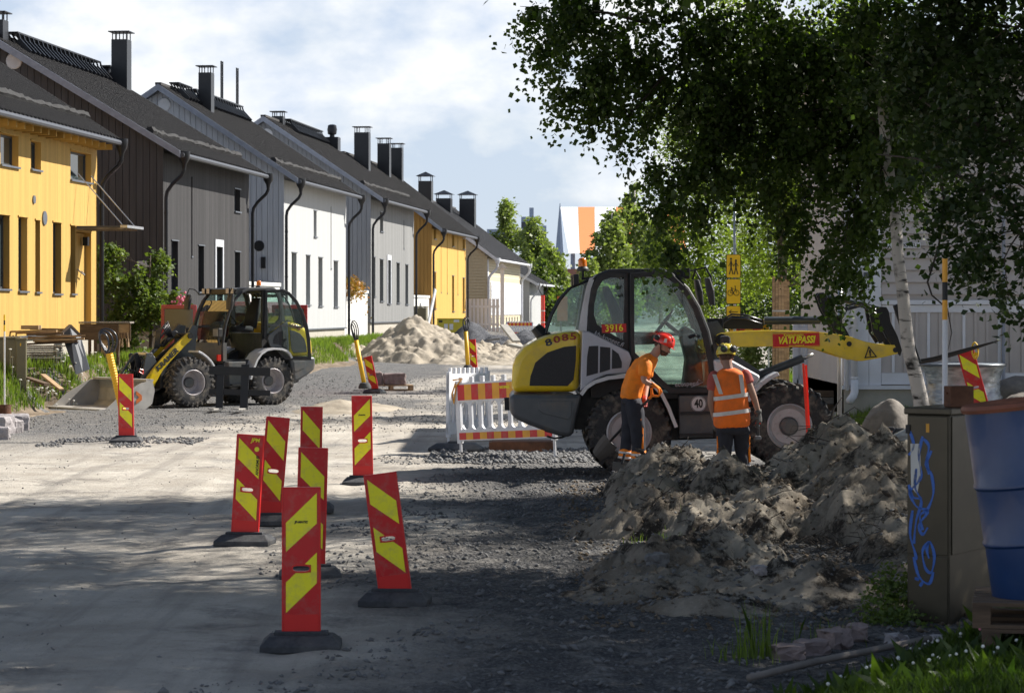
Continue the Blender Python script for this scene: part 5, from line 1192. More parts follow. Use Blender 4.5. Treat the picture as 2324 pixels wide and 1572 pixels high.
# ------------------------------------------------------------------ granite blocks on pallets, kerb stones
def pallet(label, loc, rz, sx=1.2, sy=.8, m='wood'):
    t = thing('pallet', label, 'pallet', loc, rz)
    for k in range(7): MB().box(-sx/2, sx/2, -sy/2+k*(sy-.1)/6, -sy/2+k*(sy-.1)/6+.1, .122, .144).build('deck_board', M[m], t)
    for j in (-1, 0, 1):
        for i in (-1, 0, 1): MB().box(i*(sx/2-.05)-.05, i*(sx/2-.05)+.05, j*(sy/2-.05)-.05, j*(sy/2-.05)+.05, .02, .1).build('block', M[m], t)
        MB().box(-sx/2, sx/2, j*(sy/2-.05)-.05, j*(sy/2-.05)+.05, 0, .0195).build('bottom_board', M[m], t)
        MB().box(j*(sx/2-.05)-.05, j*(sx/2-.05)+.05, -sy/2, sy/2, .1005, .1215).build('stringer', M[m], t)
    return t
p = at(900, 866, 64); pallet('wooden pallet carrying reddish granite blocks in the middle distance', (p.x-.15, 64, gzf(p.x, 64)), R(6), 1.15, .8)
def rock(name, label, cat, loc, dims, m, rz=0, seed=0, n=3, bev=.02, rot=None, jit=.06):
    rn = random.Random(seed); mb = MB(); dx, dy, dz = [q/2 for q in dims]; mb.box(-dx, dx, -dy, dy, 0, 2*dz)
    me = mb.mesh(name); bm = bmesh.new(); bm.from_mesh(me); bmesh.ops.subdivide_edges(bm, edges=bm.edges, cuts=n, use_grid_fill=True)
    for v in bm.verts: v.co += Vector((rn.gauss(0, jit)*dx, rn.gauss(0, jit)*dy, rn.gauss(0, jit)*dz))
    bm.to_mesh(me); bm.free(); o = link_mesh(name, me, m); o.location = loc; o.rotation_euler = rot or (0, 0, rz)
    md = o.modifiers.new('b', 'BEVEL'); md.width = bev; md.segments = 1
    return setp(o, label, cat)
zb = gzf(p.x, 64)+.146
rock('granite_block', 'reddish granite block on the right of the middle-distance pallet', 'stone block', (p.x-.05, 63.95, zb), (.58, .5, .30), M['granite_red'], R(4), 1)
rock('granite_block', 'darker granite block on the left of the middle-distance pallet', 'stone block', (p.x-.52, 63.95, zb), (.28, .5, .34), M['granite_red'], R(10), 2)
for i, (px, py, D, dm, rz_, rx, lab) in enumerate([(26, 948, 42.5, (.55, .34, .30), 25, 0, 'large pale granite kerb stone at the left edge, highest of the group'), (2, 955, 41.5, (.4, .34, .32), -20, .1, 'granite kerb stone cut off by the left edge of the picture'), (28, 942, 41.8, (.24, .3, .26), 60, .15, 'short upright granite stone between the two kerb stones at the left'), (-2, 985, 39.5, (.34, .26, .22), 10, 0, 'lowest granite kerb stone at the left edge')]):
    x = (px-CX)/F*D; rock('kerb_stone', lab, 'stone', (x, D, gzf(x, D)-.02), dm, M['granite'], 0, i, rot=(rx, 0, R(rz_)))
# ------------------------------------------------------------------ by the yellow house: cabinets, lumber, panel, crates, discs
def cab_box(t, x0, x1, y0, y1, z0, z1, m, nm='body', bev=.008): return MB().box(x0, x1, y0, y1, z0, z1).build(nm, m, t, bevel=bev)
p = at(49, 870, 50.5); zc = gzf(p.x, 50.5)
t = thing('electrical_cabinet', 'olive green street cabinet with a yellow tag, left edge beside the lumber', 'cabinet', (p.x, 50.5, zc-.05), R(8))
cab_box(t, -.10, .10, -.16, .16, 0, 1.06, M['cabinet']); cab_box(t, -.115, .115, -.175, .175, 1.061, 1.10, M['cabinet'], 'lid'); cab_box(t, -.09, .09, -.168, -.161, .30, 1.03, M['cabinet'], 'door', .003); cab_box(t, -.02, .0, -.171, -.1685, .94, 1.0, M['sign_yellow'], 'tag', 0)
t = thing('electrical_cabinet', 'wider olive green street cabinet behind the pole at the left edge', 'cabinet', (p.x-.27, 50.9, zc-.02), R(8)); cab_box(t, -.26, .15, -.2, .2, 0, 1.05, M['cabinet']); cab_box(t, -.28, .17, -.22, .22, 1.051, 1.09, M['cabinet'], 'lid'); cab_box(t, -.24, .13, -.208, -.201, .2, 1.02, M['cabinet'], 'door', .003)
def pole(label, px, D, ys, w, cols, zg=None):
    x = (px-CX)/F*D; zg = gzf(x, D) if zg is None else zg; t = thing('marker_pole', label, 'marker pole', (x, D, zg))
    for i in range(len(cols)):
        za = H-(ys[i]-HY)/F*D-zg; zb_ = (H-(ys[i+1]-HY)/F*D-zg) if i+1 < len(cols) else 0
        MB().tube([(0, 0, zb_), (0, 0, za)], w/2, 12).build('band' if cols[i] != 'plastic_white' else 'shaft', M[cols[i]], t, auto=True)
pole('thin striped marker pole at the left edge before the ochre house', 10, 48.5, [714, 727, 737, 752], .035, ['sign_yellow', 'ink', 'sign_yellow', 'plastic_white'])
pole('striped yellow and black marker pole rising behind the graffiti cabinet', 2144.5, 17.6, [587, 640, 681, 725.6], .040, ['amber', 'ink', 'amber', 'plastic_white'])
p = at(8, 870, 46.5); t = thing('rusty_flange', 'rusty steel pipe flange lying on the grass at the left edge', 'pipe flange', (p.x, 46.5, gzf(p.x, 46.5)+.10))
MB().lathe([(.0, 0), (.25, 0), (.26, .02), (.25, .04), (.16, .05), (.0, .05)], n=28).build('flange', M['rust'], t); MB().lathe([(.15, .051), (.15, .22), (.135, .22), (.135, .06)], n=28).build('collar', M['rust'], t)
MB().lathe([(.2, -.12), (.2, -.001)], n=20).build('neck', M['rust'], t)
# lumber stack
rn = random.Random(11); p = at(103, 845, 55.7); zs = gzf(p.x, 55.7)
t = thing('lumber_stack', 'untidy stack of weathered boards and raw planks beside the left cabinets', 'lumber stack', (p.x, 55.7, zs), R(4))
for k in range(9):
    z = .04+k*.052
    for j in range(5): 
        x0 = -.42+rn.uniform(-.03, .03)+.0*k; x1 = .38+rn.uniform(-.08, .06); MB().box(x0, x1, -.45+j*.17, -.45+j*.17+.14, z, z+.032).build('board', M['plastic_white'] if False else (M['wood_grey'] if (k+j) % 3 else M['beige_plate']), t)
for k in range(10):
    z = .52+.034*k+rn.uniform(0, .01); a = rn.uniform(-.16, .16); L_ = rn.uniform(.35, .75); cx = rn.uniform(-.25, .15) if k > 5 else rn.uniform(-.05, .4)
    Mx = Matrix.Translation((cx, rn.uniform(-.4, .3), z)) @ Matrix.Rotation(a, 4, 'Z') @ Matrix.Rotation(rn.uniform(-.06, .06), 4, 'Y')
    MB().box(-L_, L_, -.05, .05, 0, .045, Mx).build('plank', M['wood'] if k % 3 else M['wood_dark'], t)
for k in range(3): MB().box(-.5+.01*k, -.1, -.44+.2*k, -.30+.2*k, .86, .95).build('beam', M['wood'] if k != 1 else M['wood_dark'], t)
# leaning dark panel (gate leaf)
P0 = [at(139, 758, 55.7), at(158.6, 740, 55.8), at(183, 764, 55.9), at(203, 838, 55.4), at(172, 850, 55.2)]
t = thing('gate_leaf', 'dark grey boarded gate leaf with a pointed top leaning on the lumber', 'gate leaf', P0[4])
n_ = Vector((0, .06, 0)); b0 = [q-P0[4] for q in P0]
def half(pts, nm, m, off=0.0):
    k = len(pts); vs = [q+Vector((0, off, 0)) for q in pts]+[q+n_+Vector((0, off, 0)) for q in pts]
    return MB().add(vs, [tuple(range(k))[::-1], tuple(range(k, 2*k))]+[(i, (i+1) % k, (i+1) % k+k, i+k) for i in range(k)]).build(nm, m, t)
dkp = mat('slate_boards', (.035, .042, .055), .6, var=.2, stretch=(9, 1, 1.2), vs=3)
mid = (b0[3]+b0[4])/2
half([b0[0], b0[1].lerp(b0[0], .03), mid.lerp(b0[4], .05), b0[4]], 'board', dkp); half([b0[1], b0[2], b0[3], mid], 'board', dkp)
MB().bar(b0[0]+Vector((0, .03, .02)), b0[1]+Vector((0, .03, .02)), .10, .05).build('cap_rail', M['wood_grey'], t); MB().bar(b0[1]+Vector((0, .03, .02)), b0[2]+Vector((0, .03, .02)), .10, .05).build('cap_rail', M['wood_grey'], t)
# timber crate frame
p = at(243, 838, 59.5); t = thing('timber_formwork', 'old timber formwork on posts under the corner of the ochre house', 'formwork', (p.x, 59.5, gzf(p.x, 59.5)-.05))
MB().box(-.62, .30, -.30, -.26, .62, 1.02).build('side_board', M['wood_dark'], t); MB().box(-.64, .62, -.34, .3, 1.03, 1.07).build('top_board', M['wood_grey'], t)
MB().box(.31, .60, -.30, -.27, .66, 1.02).build('side_board', M['wood'], t)
for x in (-.42, -.28, -.1, .27): MB().box(x, x+.07+.08*(x == -.1), -.28, -.2, 0, .62).build('post', M['wood_dark'] if x != -.1 else M['wood'], t)
for k in range(4): MB().bar((.34+.075*k, -.31, .80), (.40+.075*k-.04*(k % 2), -.32, .45), .012, .12).build('slat', M['wood'], t)
MB().box(.30, .33, -.32, -.28, .2, 1.02).box(.60, .63, -.32, -.28, .6, 1.02).build('edge_post', M['wood_dark'], t)
o = MB().bar(at(97, 850, 50.7), at(140, 884, 50.2), .12, .04).build('plank', M['wood'], None); setp(o, 'single raw plank sloping down the grass bank left of the bucket', 'plank')
o = MB().bar(at(64, 858, 50.5), at(106, 872, 50.2), .16, .05).build('plank', M['wood_dark'], None); setp(o, 'dark old plank half sunk in the grass bank below the cabinets', 'plank')
# ------------------------------------------------------------------ red van behind the left loader
p = at(532, 0, 60.5); zv = .42
t = thing('van', 'dark red van with both rear doors swung open, behind the left wheel loader', 'van', (p.x, 60.5, zv), R(-4))
VB = M['van_red']; W_ = .95; prof = [(-W_, .30), (-W_, 1.1), (-W_+.10, 1.75), (-W_+.25, 1.90), (W_-.25, 1.90), (W_-.10, 1.75), (W_, 1.1), (W_, .30)]
inn = [(x*.90, .40+(z-.40)*.93 if z > .35 else .42) for x, z in prof]
vs = [(x, 0, z) for x, z in prof]+[(x, 0, z) for x, z in inn]+[(x, 3.6, z) for x, z in prof]+[(x, 3.4, z) for x, z in inn]; n = 8; fs = []
for i in range(n): j = (i+1) % n; fs += [(i, j, n+j, n+i), (i, 2*n+i, 2*n+j, j), (n+i, n+j, 3*n+j, 3*n+i)]
fs += [tuple(range(2*n, 3*n)), tuple(range(3*n, 4*n))[::-1]]
MB().add(vs, fs).build('body', VB, t, bevel=.02)
MB().loft([((0, 3.62, .75), (W_, 0, 0), (0, 0, .42)), ((0, 4.3, .70), (W_*.95, 0, 0), (0, 0, .38)), ((0, 4.6, .6), (W_*.85, 0, 0), (0, 0, .28))], 16, pw=5).build('bonnet', VB, t, smooth=True)
MB().box(-W_+.06, W_-.06, -.10, -.01, .30, .42).build('bumper', M['black_plastic'], t, bevel=.02)
for x in (-.80, .80):
    for y in (.7, 3.5): w = MB().lathe([(.0, -.1), (.2, -.1), (.31, -.09), (.32, 0), (.31, .09), (.2, .1), (0, .1)], (x, y, .32), axis='x', n=24).build('wheel', M['rubber'], t, auto=True)
for s, a in ((-1, R(172)), (1, R(172))):
    d = MB().box(-.88, 0, -.03, .03, .0, 1.12) if s < 0 else MB().box(0, .88, -.03, .03, .0, 1.12)
    d = MB(); x0, x1 = (-.90, 0) if s < 0 else (0, .90)
    d.ring([(x0, 0), (x1, 0), (x1, 1.2), (x0, 1.2)], [(x0+.09, .40), (x1-.09, .40), (x1-.09, 1.10), (x0+.09, 1.10)], -.03, .03)
    do_ = d.build('rear_door', VB, t, bevel=.03); do_.location = (s*(W_+.0), -.03, .62)
    MB().box(x0+.08, x1-.08, -.01, .01, .39, 1.11).build('door_window', M['winglass'], do_)
MB().box(-.5, .5, .3, 2.2, .45, 1.0).build('cargo_floor', M['black_plastic'], t)

# ------------------------------------------------------------------ far background
def far_tree(label, px, Dt, base_py, top_py, wpx, seed, n=9000, leaf=.30, shape=1.0, lm=None):
    rs_ = random.Random(seed); s = F/Dt; x = (px-CX)/s; zt = H-(top_py-HY)/s; zb_ = H-(base_py-HY)/s; w = wpx/s/2*1.75; hh = zt-zb_; bl = []
    for k in range(13):
        f = (k/12)**.9; r = w*(1-f**1.3*.88)*(.55+.55*rs_.random())*shape; z = zb_+hh*(.12+.82*f)
        bl.append((x+rs_.uniform(-.75, .75)*w*(1-f*.85), Dt+rs_.uniform(-.5, .5)*w, z, max(r*.62, .35), max(r*.62, .35), hh*.10))
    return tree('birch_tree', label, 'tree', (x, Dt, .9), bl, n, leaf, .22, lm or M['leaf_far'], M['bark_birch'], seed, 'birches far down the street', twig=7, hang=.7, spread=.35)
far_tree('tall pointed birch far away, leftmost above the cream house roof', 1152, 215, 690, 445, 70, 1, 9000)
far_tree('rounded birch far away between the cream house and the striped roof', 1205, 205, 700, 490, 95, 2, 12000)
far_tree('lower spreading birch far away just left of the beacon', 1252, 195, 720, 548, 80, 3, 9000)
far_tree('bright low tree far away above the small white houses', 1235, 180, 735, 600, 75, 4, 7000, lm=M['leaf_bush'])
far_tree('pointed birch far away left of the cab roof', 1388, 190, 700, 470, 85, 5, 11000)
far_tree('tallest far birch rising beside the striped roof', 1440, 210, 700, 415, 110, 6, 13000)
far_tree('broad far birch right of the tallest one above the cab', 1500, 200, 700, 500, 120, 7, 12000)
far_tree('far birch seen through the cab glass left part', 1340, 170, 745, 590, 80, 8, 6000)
# striped tent roof
Dt = 380; t = thing('striped_roof', 'huge orange and white striped canopy roof on the horizon', 'canopy', at(1400, 575, Dt))
o0 = at(1400, 575, Dt)
bands = [(1272, 1312, 1291, 1316, 'w'), (1312, 1350, 1316, 1352, 'o'), (1350, 1398, 1352, 1400, 'w'), (1398, 1440, 1400, 1442, 'o'), (1440, 1478, 1442, 1480, 'w'), (1478, 1514, 1480, 1516, 'w'), (1514, 1552, 1516, 1558, 'o'), (1552, 1600, 1558, 1606, 'w')]
so = mat('canopy_orange', (.75, .22, .06), .7); sw = mat('canopy_white', (.80, .80, .80), .7)
for a, b, c_, d_, k in bands:
    pts = []; N_ = 6; mb = MB(); vs = []
    for i in range(N_+1):
        f = i/N_; sag = -8*math.sin(f*math.pi)*.3
        y_ = 470+f*105; vs += [at(a+(c_-a)*f+sag*.2, y_, Dt-60*f)-o0, at(b+(d_-b)*f+sag*.2-.6, y_, Dt-60*f)-o0]
    m_ = len(vs); vs2 = vs+[v+Vector((0, .5, 0)) for v in vs]
    fs = [(2*i, 2*i+1, 2*i+3, 2*i+2) for i in range(N_)]+[(m_+2*i, m_+2*i+2, m_+2*i+3, m_+2*i+1) for i in range(N_)]+[(0, m_, m_+1, 1), (m_-2, m_-1, 2*m_-1, 2*m_-2)]+[(2*i, 2*i+2, m_+2*i+2, m_+2*i) for i in range(N_)]+[(2*i+1, m_+2*i+1, m_+2*i+3, 2*i+3) for i in range(N_)]
    MB().add(vs2, fs).build('stripe', so if k == 'o' else sw, t)
g_ = at(1400, 700, Dt-3).z
for px in (1300, 1450, 1590): MB().tube([(at(px, 0, Dt-58).x-o0.x, -58, -o0.z+.9), (at(px, 0, Dt-58).x-o0.x, -58, -1.2)], .3, 8).build('mast', M['haze_grey'], t)
def block(name, label, cat, px0, px1, py0, D, m, depth=8, zg=.9, wins=0, roof=None):
    a = at(px0, py0, D); b = at(px1, py0, D); t = thing(name, label, cat, ((a.x+b.x)/2, D, zg)); w = (b.x-a.x)/2; h = a.z-zg
    MB().box(-w, w, 0, depth, 0, h).build('wall', m, t)
    nx = wins
    if nx:
        for i in range(nx):
            for j in range(max(1, int(h/3.2))):
                x = -w+(i+.5)*2*w/nx; z = h-1.9-3.1*j
                if z > 1: MB().box(x-.5, x+.5, -.06, -.01, z-.7, z+.7).build('window', M['frame_dark'], t)
    if roof: MB().prism([(-w-.4, h), (w+.4, h), (w+.4, h+.3), (0, h+roof), (-w-.4, h+.3)], -.4, depth+.4).build('roof', mat_lazy('dark_red_roof', (.13, .03, .03)), t)
    return t
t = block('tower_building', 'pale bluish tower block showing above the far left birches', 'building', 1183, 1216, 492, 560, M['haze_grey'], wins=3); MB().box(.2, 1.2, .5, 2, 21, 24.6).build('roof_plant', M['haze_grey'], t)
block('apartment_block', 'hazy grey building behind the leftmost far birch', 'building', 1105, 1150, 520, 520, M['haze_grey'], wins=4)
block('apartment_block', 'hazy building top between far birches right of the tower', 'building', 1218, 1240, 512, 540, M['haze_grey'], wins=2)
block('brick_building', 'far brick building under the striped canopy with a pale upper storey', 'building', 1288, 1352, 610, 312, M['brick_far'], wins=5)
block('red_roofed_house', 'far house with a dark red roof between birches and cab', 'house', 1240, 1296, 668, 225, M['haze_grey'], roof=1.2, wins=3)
t = thing('church_spire', 'thin pale spire at the left edge of the striped canopy', 'spire', (at(1271, 0, 420).x, 420, .9)); MB().loft([((0, 0, 0), (1.2, 0, 0), (0, 1.2, 0)), ((0, 0, 9), (1.0, 0, 0), (0, 1.0, 0)), ((0, 0, 19.5), (.06, 0, 0), (0, .06, 0))], 8).build('spire', M['haze_grey'], t)
p = at(1232, 745, 128); t = thing('drill_mast', 'red drilling mast with hoses standing far down the street', 'drilling mast', (p.x, 128, .5)); MB().tube([(0, 0, 0), (0, 0, 2.35)], .11, 10).build('mast', M['helmet_red'], t); MB().box(-.2, .2, -.2, .2, -.2, .5).build('carriage', M['helmet_red'], t)
for s in (-1, 1): MB().tube([(0, 0, 2.3), (s*.25, 0, 2.7), (s*.1, 0, 3.1), (0, 0, 2.8)], .03, 6).build('hose', M['cable'], t)
for z in (.9, 1.5): MB().lathe([(.115, 0), (.115, .06)], (0, 0, z), n=10).build('band', M['reflect'], t)
p = at(1273, 715, 128); t = thing('road_work_sign', 'orange road-work sign board left of the right wheel loader rear window', 'sign', (p.x, 128, .6)); MB().tube([(0, 0, 0), (0, 0, 2)], .04, 6).build('post', M['black'], t); MB().box(-.2, .35, -.05, -.01, .9, 2.2).build('board', mat_lazy('arrow_orange', (.55, .14, .03)), t)
# white fence in front of the cream house
fx = at(1075, 0, 136).x; t = thing('garden_gate', 'white wooden gate and short fence before the cream house', 'gate', (fx, 136, .7))
for k in range(9): MB().box(-.5+.22*k, -.5+.22*k+.16, 0, .05, 0, 2.0+.12*((k*3) % 3)).build('board', M['white_paint'], t)
for z in (.5, 1.5): MB().box(-.5, 1.45, -.05, -.003, z, z+.12).build('rail', M['white_paint'], t)
MB().box(1.5, 1.72, -.1, .12, 0, 3.7).build('post', M['white_paint'], t); MB().add([(1.3, -.3, 3.7), (1.92, -.3, 3.7), (1.92, .32, 3.7), (1.3, .32, 3.7), (1.61, .01, 4.0)], [(0, 3, 2, 1), (0, 1, 4), (1, 2, 4), (2, 3, 4), (3, 0, 4)]).build('post_cap', M['wood_grey'], t)

# ------------------------------------------------------------------ right side: white building, fence, signs, poles
DB = 40.0; bx0 = at(1916, 0, DB).x
t = thing('wooden_building', 'white and beige timber building behind the birch, with a street name plate', 'building', (bx0, DB, .2))
zz = lambda py: H-(py-HY)/F*DB-.2
xx = lambda px: (px-CX)/F*DB-bx0
WP, BP = M['white_paint'], M['beige_paint']
XR = 9.0
MB().box(0, XR, .06, 6, .2, 6.2).build('core_wall', BP, t); MB().box(-.0, XR, .0, 6.02, -.4, zz(874)-.002).build('foundation', M['foundation'], t)
xl = xx(2000)
z = zz(680)+.09
while z < 6.2:
    MB().add([(xl+.004, .005, z), (XR, .005, z), (XR, .045, z+.19), (xl+.004, .045, z+.19), (xl+.004, .059, z), (XR, .059, z), (XR, .059, z+.19), (xl+.004, .059, z+.19)], [(0, 1, 2, 3), (4, 7, 6, 5), (0, 4, 5, 1), (3, 2, 6, 7), (0, 3, 7, 4), (1, 5, 6, 2)]).build('lap_board', BP, t); z += .2
for k in range(3): MB().box(.0+k*xl/3+.003, (k+1)*xl/3-.003, .0, .058, zz(874), 6.2).build('corner_board', WP, t)
MB().box(xl+.003, XR, -.03, .058, zz(691), zz(681)).build('sill_band', WP, t, bevel=.006); MB().box(xl+.003, XR, .01, .058, zz(708.6), zz(692)).build('upper_rail', WP, t)
MB().box(xl+.003, XR, .01, .058, zz(872), zz(846)).build('lower_rail', WP, t); MB().box(-.05, XR, -.06, .057, zz(883), zz(874.5)).build('base_trim', WP, t)
for i in range(24):
    x = xl+.18+i*.195*1.0; MB().box(x, x+.045, .018, .058, zz(845), zz(709.5)).build('batten', WP if i % 3 == 0 else BP, t)
MB().box(xl+.003, XR, .04, .0595, zz(845.5), zz(709)).build('panel', BP, t)
# roof
MB().prism([(-.5, 6.0), (XR, 6.0), (XR, 6.25), (-.5, 6.25)], -.6, 6.5).build('roof', M['roof_mid'], t)
pl = MB().box(xx(2011), xx(2089), -.012, .004, zz(563), zz(550.5)).build('street_name_plate', M['plastic_white'], t)
text('lettering', 'KATU', .095, M['ink'], t, fr((xx(2066), -.014, zz(557)), (1, 0, 0), (0, 0, 1)), sx=.95, bold=.001)
text('lettering', '12.2', .075, M['ink'], t, fr((xx(1970), -.004, zz(601)), (1, 0, 0), (0, 0, 1))); text('lettering', '0.70', .05, M['ink'], t, fr((xx(1966), -.004, zz(612)), (1, 0, 0), (0, 0, 1)))
MB().box(xx(1960), xx(1975), -.010, -.001, zz(632), zz(618)).build('number_plate', mat_lazy('slate_plate', (.06, .075, .10)), t)
for r in range(3): 
    for c in range(4): MB().box(xx(1961.5)+c*.025, xx(1961.5)+c*.025+.012, -.012, -.0105, zz(630)+r*.03, zz(630)+r*.03+.012).build('peg', M['trim_light'], t)
MB().tube([(xx(1937), -.12, zz(200)), (xx(1937), -.12, zz(863))], .058, 12).build('downpipe', WP, t, smooth=True)
MB().tube([(xx(1921), -.10, zz(200)), (xx(1921), -.10, zz(885))], .03, 10).build('downpipe', WP, t, smooth=True)
d_ = MB().tube([(xx(1937), -.12, zz(861)), (xx(1937), -.12, zz(888)), (xx(1934), -.14, zz(897)), (xx(1923), -.22, zz(910))], .066, 12).build('downpipe_foot', WP, t, smooth=True)
for py in (700, 790, 858): MB().lathe([(.064, 0), (.064, .03)], (xx(1937), -.12, zz(py)), n=12).build('pipe_clamp', WP, t)
MB().tube([(xx(2276), -.06, zz(400)), (xx(2276), -.06, zz(870))], .03, 8).build('conduit', M['trim_light'], t)
# picket fence
DF = 45.0; fx = at(1812, 0, DF).x; zf = gzf(fx+.4, DF)
t = thing('picket_fence', 'white picket fence with scalloped tops behind the boom of the right loader', 'fence', (fx, DF, zf))
for k in range(16):
    x = k*.072; hgt = 1.62+.24*abs(math.sin((k-4)*.45))*(k > 4) if False else (1.66 if k < 5 else 1.80+.03*((k*7) % 3))
    MB().prism([(x, .1), (x+.062, .1), (x+.062, hgt), (x+.031, hgt+.06), (x, hgt)], 0, .022).build('picket', WP, t)
for z in (.45, 1.32): MB().box(-.03, 1.2, -.03, -.002, z, z+.10).build('rail', WP, t)
MB().box(-.06, .36, -.045, -.031, 1.42, 1.50).build('cap_rail', WP, t); MB().box(-.1, -.002, -.03, .06, 0, 1.72).build('post', WP, t)
# planter of old planks
p = at(1862, 907, 41.5); t = thing('plank_box', 'grey weathered plank box behind the front wheel of the right loader', 'plank box', (p.x, 41.5, gzf(p.x, 41.5)-.02), R(3))
for k in range(5): MB().box(-.28, .27, -.2, -.17, k*.12, k*.12+.11).build('plank', M['wood_grey'] if k % 2 else M['wood_dark'], t)
for k in range(5): MB().box(.271, .30, -.2, .3, k*.12, k*.12+.11).build('plank', M['wood_dark'], t)
MB().bar((.36, -.1, 0), (.42, .1, .62), .05).bar((.46, -.1, 0), (.47, .1, .6), .05).build('prop', M['black'], t)
# steel pole, stakes
p = at(1905, 0, 33); zp = gzf(p.x, 33); t = thing('steel_pole', 'plain galvanised steel pole between the right loader and the birch', 'pole', (p.x, 33, zp-.1)); MB().tube([(0, 0, 0), (.01, 0, 2.85)], .032, 14).build('tube', M['steel'], t, smooth=True)
for k, (xa, xb) in enumerate(((1823, 1834), (1829, 1838))):
    o = MB().bar(at(xb, 1010, 29.6+.05*k), at(xa, 825+3*k, 29.7+.05*k), .026, .02).build('marker_stake', M['marker_red'], None); setp(o, ('left', 'right')[k]+' one of the two fluorescent red stakes in front of the front wheel', 'stake', 'red survey stakes')
# pedestrian and cycle signs
DS = 50.0; p = at(1664.5, 0, DS); zs = gzf(p.x, DS); s_ = DS/F
t = thing('detour_sign', 'yellow detour sign stack for pedestrians and bicycles on a grey post', 'sign', (p.x, DS, zs)); zq = lambda py: H-(py-HY)*s_-zs
MB().tube([(.03, .04, 0), (.03, .04, zq(420))], .03, 10).build('post', M['steel'], t, smooth=True)
def splate(py0, py1, nm='panel'):
    w = 16.5*s_; z0, z1 = zq(py1), zq(py0); r = .03
    rr = [(x*(w-r)+r*math.cos(q)*1, (z0+r if y < 0 else z1-r)+r*math.sin(q)) for (x, y, a0) in ((1, -1, -90), (1, 1, 0), (-1, 1, 90), (-1, -1, 180)) for q in [R(a0+d) for d in (0, 30, 60, 90)]]
    MB().prism(rr, -.004, .012).build('border', M['ink'], t)
    f = .93; cz = (z0+z1)/2; MB().prism([(x*f, cz+(z-cz)*.95) for x, z in rr], -.008, -.0045).build(nm, M['sign_yellow'], t); return cz
c1 = splate(577, 631); c2 = splate(632.5, 690); c3 = splate(694, 721)
def wire(pts, r=.006, nm='symbol'): MB().tube([(x, -.012, z) for x, z in pts], r, 5).build(nm, M['ink'], t)
rw = .055
for sx in (-.062, .062): wire([(sx+rw*math.cos(q), c2-.03+rw*math.sin(q)) for q in [2*math.pi*k/18 for k in range(19)]])
wire([(-.062, c2-.03), (-.035, c2+.055), (.045, c2+.055), (.0, c2-.03), (-.062, c2-.03)]); wire([(0, c2-.03), (-.04, c2+.075), (-.06, c2+.08), (-.02, c2+.078)]); wire([(.062, c2-.03), (.04, c2+.10), (.02, c2+.105), (.055, c2+.11)])
for sx, k in ((-.05, 1), (.05, .8)):
    MB().lathe([(0, 0), (.022, 0), (.022, .004), (0, .004)], (sx, -.014, c1+.16*k-.01), axis='y', n=12).build('symbol', M['ink'], t)
    wire([(sx, c1+.12*k), (sx, c1-.02)], .016); wire([(sx, c1-.02), (sx-.035, c1-.17)], .010); wire([(sx, c1-.02), (sx+.04, c1-.17)], .010); wire([(sx-.05, c1+.0), (sx, c1+.10*k), (sx+.05, c1+.0)], .007)
wire([(-.09, c3), (.09, c3)], .008); wire([(-.04, c3+.04), (-.09, c3), (-.04, c3-.04)], .008)
# blue poster / barriers far behind the loader
p = at(1600, 730, 62); t = thing('striped_board', 'red and yellow striped board glimpsed behind the boom cylinder', 'board', (at(1690, 0, 60).x, 60, gzf(5.5, 60)));
for k in range(5): MB().box(-.4+.2*k, -.4+.2*k+.2, 0, .03, 1.6, 1.9).build('stripe', M['red'] if k % 2 else M['amber'], t)
for x in (-.38, .58): MB().box(x, x+.04, .031, .06, 0, 1.9).build('leg', M['plastic_white'], t)
# boulder
def boulder(label, loc, dims, seed, m):
    me = bpy.data.meshes.new('boulder'); bm = bmesh.new(); bmesh.ops.create_icosphere(bm, subdivisions=4, radius=1.0)
    rs_ = np.random.RandomState(seed); off = rs_.rand(3)*20
    from mathutils import noise
    for v in bm.verts:
        n = v.co.normalized(); d = 1+.22*noise.noise(n*1.1+Vector(off))+.06*noise.noise(n*3+Vector(off)); v.co = Vector((n.x*dims[0]*d, n.y*dims[1]*d, n.z*dims[2]*d))
    bm.to_mesh(me); bm.free(); o = link_mesh('boulder', me, m, None, True); o.location = loc; return setp(o, label, 'boulder')
p = at(2010, 930, 33.5); boulder('large rounded grey boulder left of the birch trunk', (p.x, 33.5, gzf(p.x, 33.5)+.30), (.34, .36, .46), 4, M['boulder'])
p = at(2290, 900, 38); boulder('dark boulder at the right edge beside the wrapped drum', (p.x+.1, 38, gzf(p.x, 38)+.25), (.45, .4, .40), 5, M['boulder'])
p = at(2325, 925, 35.5); boulder('second dark boulder, lower, at the right edge', (p.x, 35.5, gzf(p.x, 35.5)+.2), (.4, .4, .34), 8, M['boulder'])
# wrapped drum
p = at(2185, 870, 37.2); zd = gzf(p.x, 37.2); t = thing('wrapped_drum', 'large drum wrapped in clear plastic film right of the birch trunk', 'drum', (p.x, 37.2, zd))
pr = [(0, .02), (.58, .02), (.60, .1), (.575, .25), (.60, .38), (.57, .42), (.56, .60), (.585, .74), (.63, .82), (.645, .86), (.62, .885), (.2, .90), (0, .90)]
me_ = MB().lathe(pr, n=48)
rn = random.Random(3); me_.v = [(x*(1+.012*math.sin(9*math.atan2(y, x)+z*14)), y*(1+.012*math.sin(11*math.atan2(y, x)-z*9)), z+.012*rn.random()*(z > .8)) for x, y, z in me_.v]
me_.build('film', M['wrap'], t, smooth=True); MB().lathe([(.66, .845), (.67, .865), (.66, .885), (.63, .885)], n=40).build('rim', M['cyl'], t, smooth=True)
